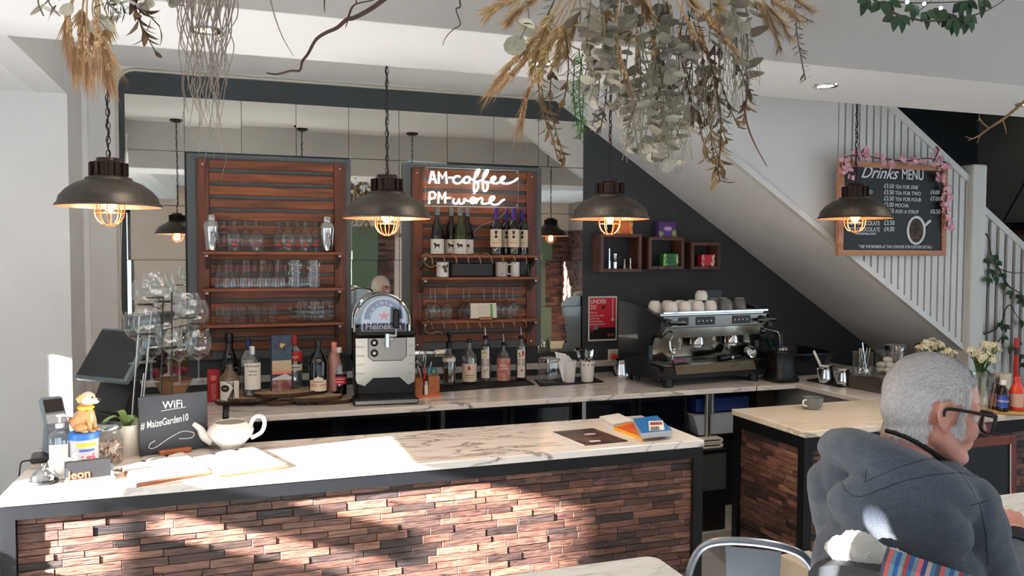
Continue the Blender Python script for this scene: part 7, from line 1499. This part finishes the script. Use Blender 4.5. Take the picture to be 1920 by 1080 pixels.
# gilet with fleece lining and the striped blanket over the chair back
def gp(a,b_,c): return bd_(a,b_,c)
gm = MB(); quilt = mat('quilted_gilet',(40,42,45),.7,bump=.3,bscale=60)
def shell(bs,zt,zb_,a0,th,nz=14):
    m = MB(); vs = []; fs = []; nb = len(bs)
    for side in (0,1):
        for j in range(nz+1):
            for i,b_ in enumerate(bs):
                v = j/nz; z = zt+(zb_-zt)*v; puff = .010*abs(math.sin(v*PI*6))+.006; a = a0-(th if side else 0)-(puff if side else -puff*.3)-.05*((b_+.08)/.2)**2*-1+.035*v*-1; vs.append(gp(a,b_,z-.05*((b_+.08)/.21)**4))
    S_ = (nz+1)*nb
    for side in (0,1):
        for j in range(nz):
            for i in range(nb-1): q = side*S_+j*nb+i; fs.append((q,q+1,q+nb+1,q+nb) if side else (q,q+nb,q+nb+1,q+1))
    for j in range(nz):
        for i in (0,nb-1): q = j*nb+i; fs.append((q,q+nb,S_+q+nb,S_+q))
    for i in range(nb-1):
        for j in (0,nz): q = j*nb+i; fs.append((q,q+1,S_+q+1,S_+q))
    return m.add(vs,fs)
gi = thing('gilet','dark quilted gilet with white fleece lining hung over the chair back of the man','gilet',(0,0,0))
bs_ = [.13-.42*i/16 for i in range(17)]
shell(bs_,-.082,-.72,-.285,.055).build('quilted_shell', quilt, gi)
fl_ = MB(); Rf = random.Random(5); n_ = 15; pts = [gp(-.262,.095-.165*i/n_,-.066-.008*math.sin(i*.9)-.040*i/n_) for i in range(n_+1)]
fl_.tube(pts,[.013+.027*math.sin(PI*min(1,(i+.6)/(n_+1)))**.8 for i in range(n_+1)],16)
fleece = remesh(fl_,'fleece_collar',mat('white_fleece',(226,222,212),.95,bump=.8,bscale=220,sheen=.5),.005,2,gi,extra=lambda co: .003*noise.noise(co*120)+.004*noise.noise(co*230))
stripe = bpy.data.materials.new('striped_blanket'); stripe.use_nodes = True; nt = stripe.node_tree; bs2 = nt.nodes['Principled BSDF']; bs2.inputs['Roughness'].default_value = .95
tcn = nt.nodes.new('ShaderNodeTexCoord'); sx_ = nt.nodes.new('ShaderNodeSeparateXYZ'); ml = nt.nodes.new('ShaderNodeMath'); ml.operation = 'MULTIPLY'; ml.inputs[1].default_value = 11.0; fr_ = nt.nodes.new('ShaderNodeMath'); fr_.operation = 'FRACT'; rp = nt.nodes.new('ShaderNodeValToRGB'); rp.color_ramp.interpolation = 'CONSTANT'
nt.links.new(tcn.outputs['Object'],sx_.inputs[0]); nt.links.new(sx_.outputs[0],ml.inputs[0]); nt.links.new(ml.outputs[0],fr_.inputs[0]); nt.links.new(fr_.outputs[0],rp.inputs[0]); nt.links.new(rp.outputs[0],bs2.inputs['Base Color'])
cols = [(40,84,140),(96,130,150),(190,86,84),(70,80,96),(60,110,150),(170,150,140),(34,60,110),(196,96,100),(110,120,130),(40,90,140),(150,60,64),(120,140,150)]
E3 = rp.color_ramp.elements
while len(E3) < len(cols): E3.new(.5)
for i,c3_ in enumerate(cols): E3[i].position = i/len(cols); E3[i].color = (*lin(c3_),1)
bk = thing('striped_blanket','blue and red striped blanket folded over the chair back beside the fleece','blanket',gp(-.325,-.140,-.085),rot=(0,-.16,math.atan2(LB.y,LB.x)))
pr = [(-.035,-.32),(-.045,-.05),(-.030,.012),(0,.030),(.030,.012),(.045,-.05),(.040,-.20)]; ip = [(y*.72,z-.012) for y,z in pr]
MB().prism([(-.14,y,z) for y,z in pr]+[(-.14,y,z) for y,z in ip[::-1]],(.26,0,0)).build('folded_cloth', stripe, bk, smooth=False)
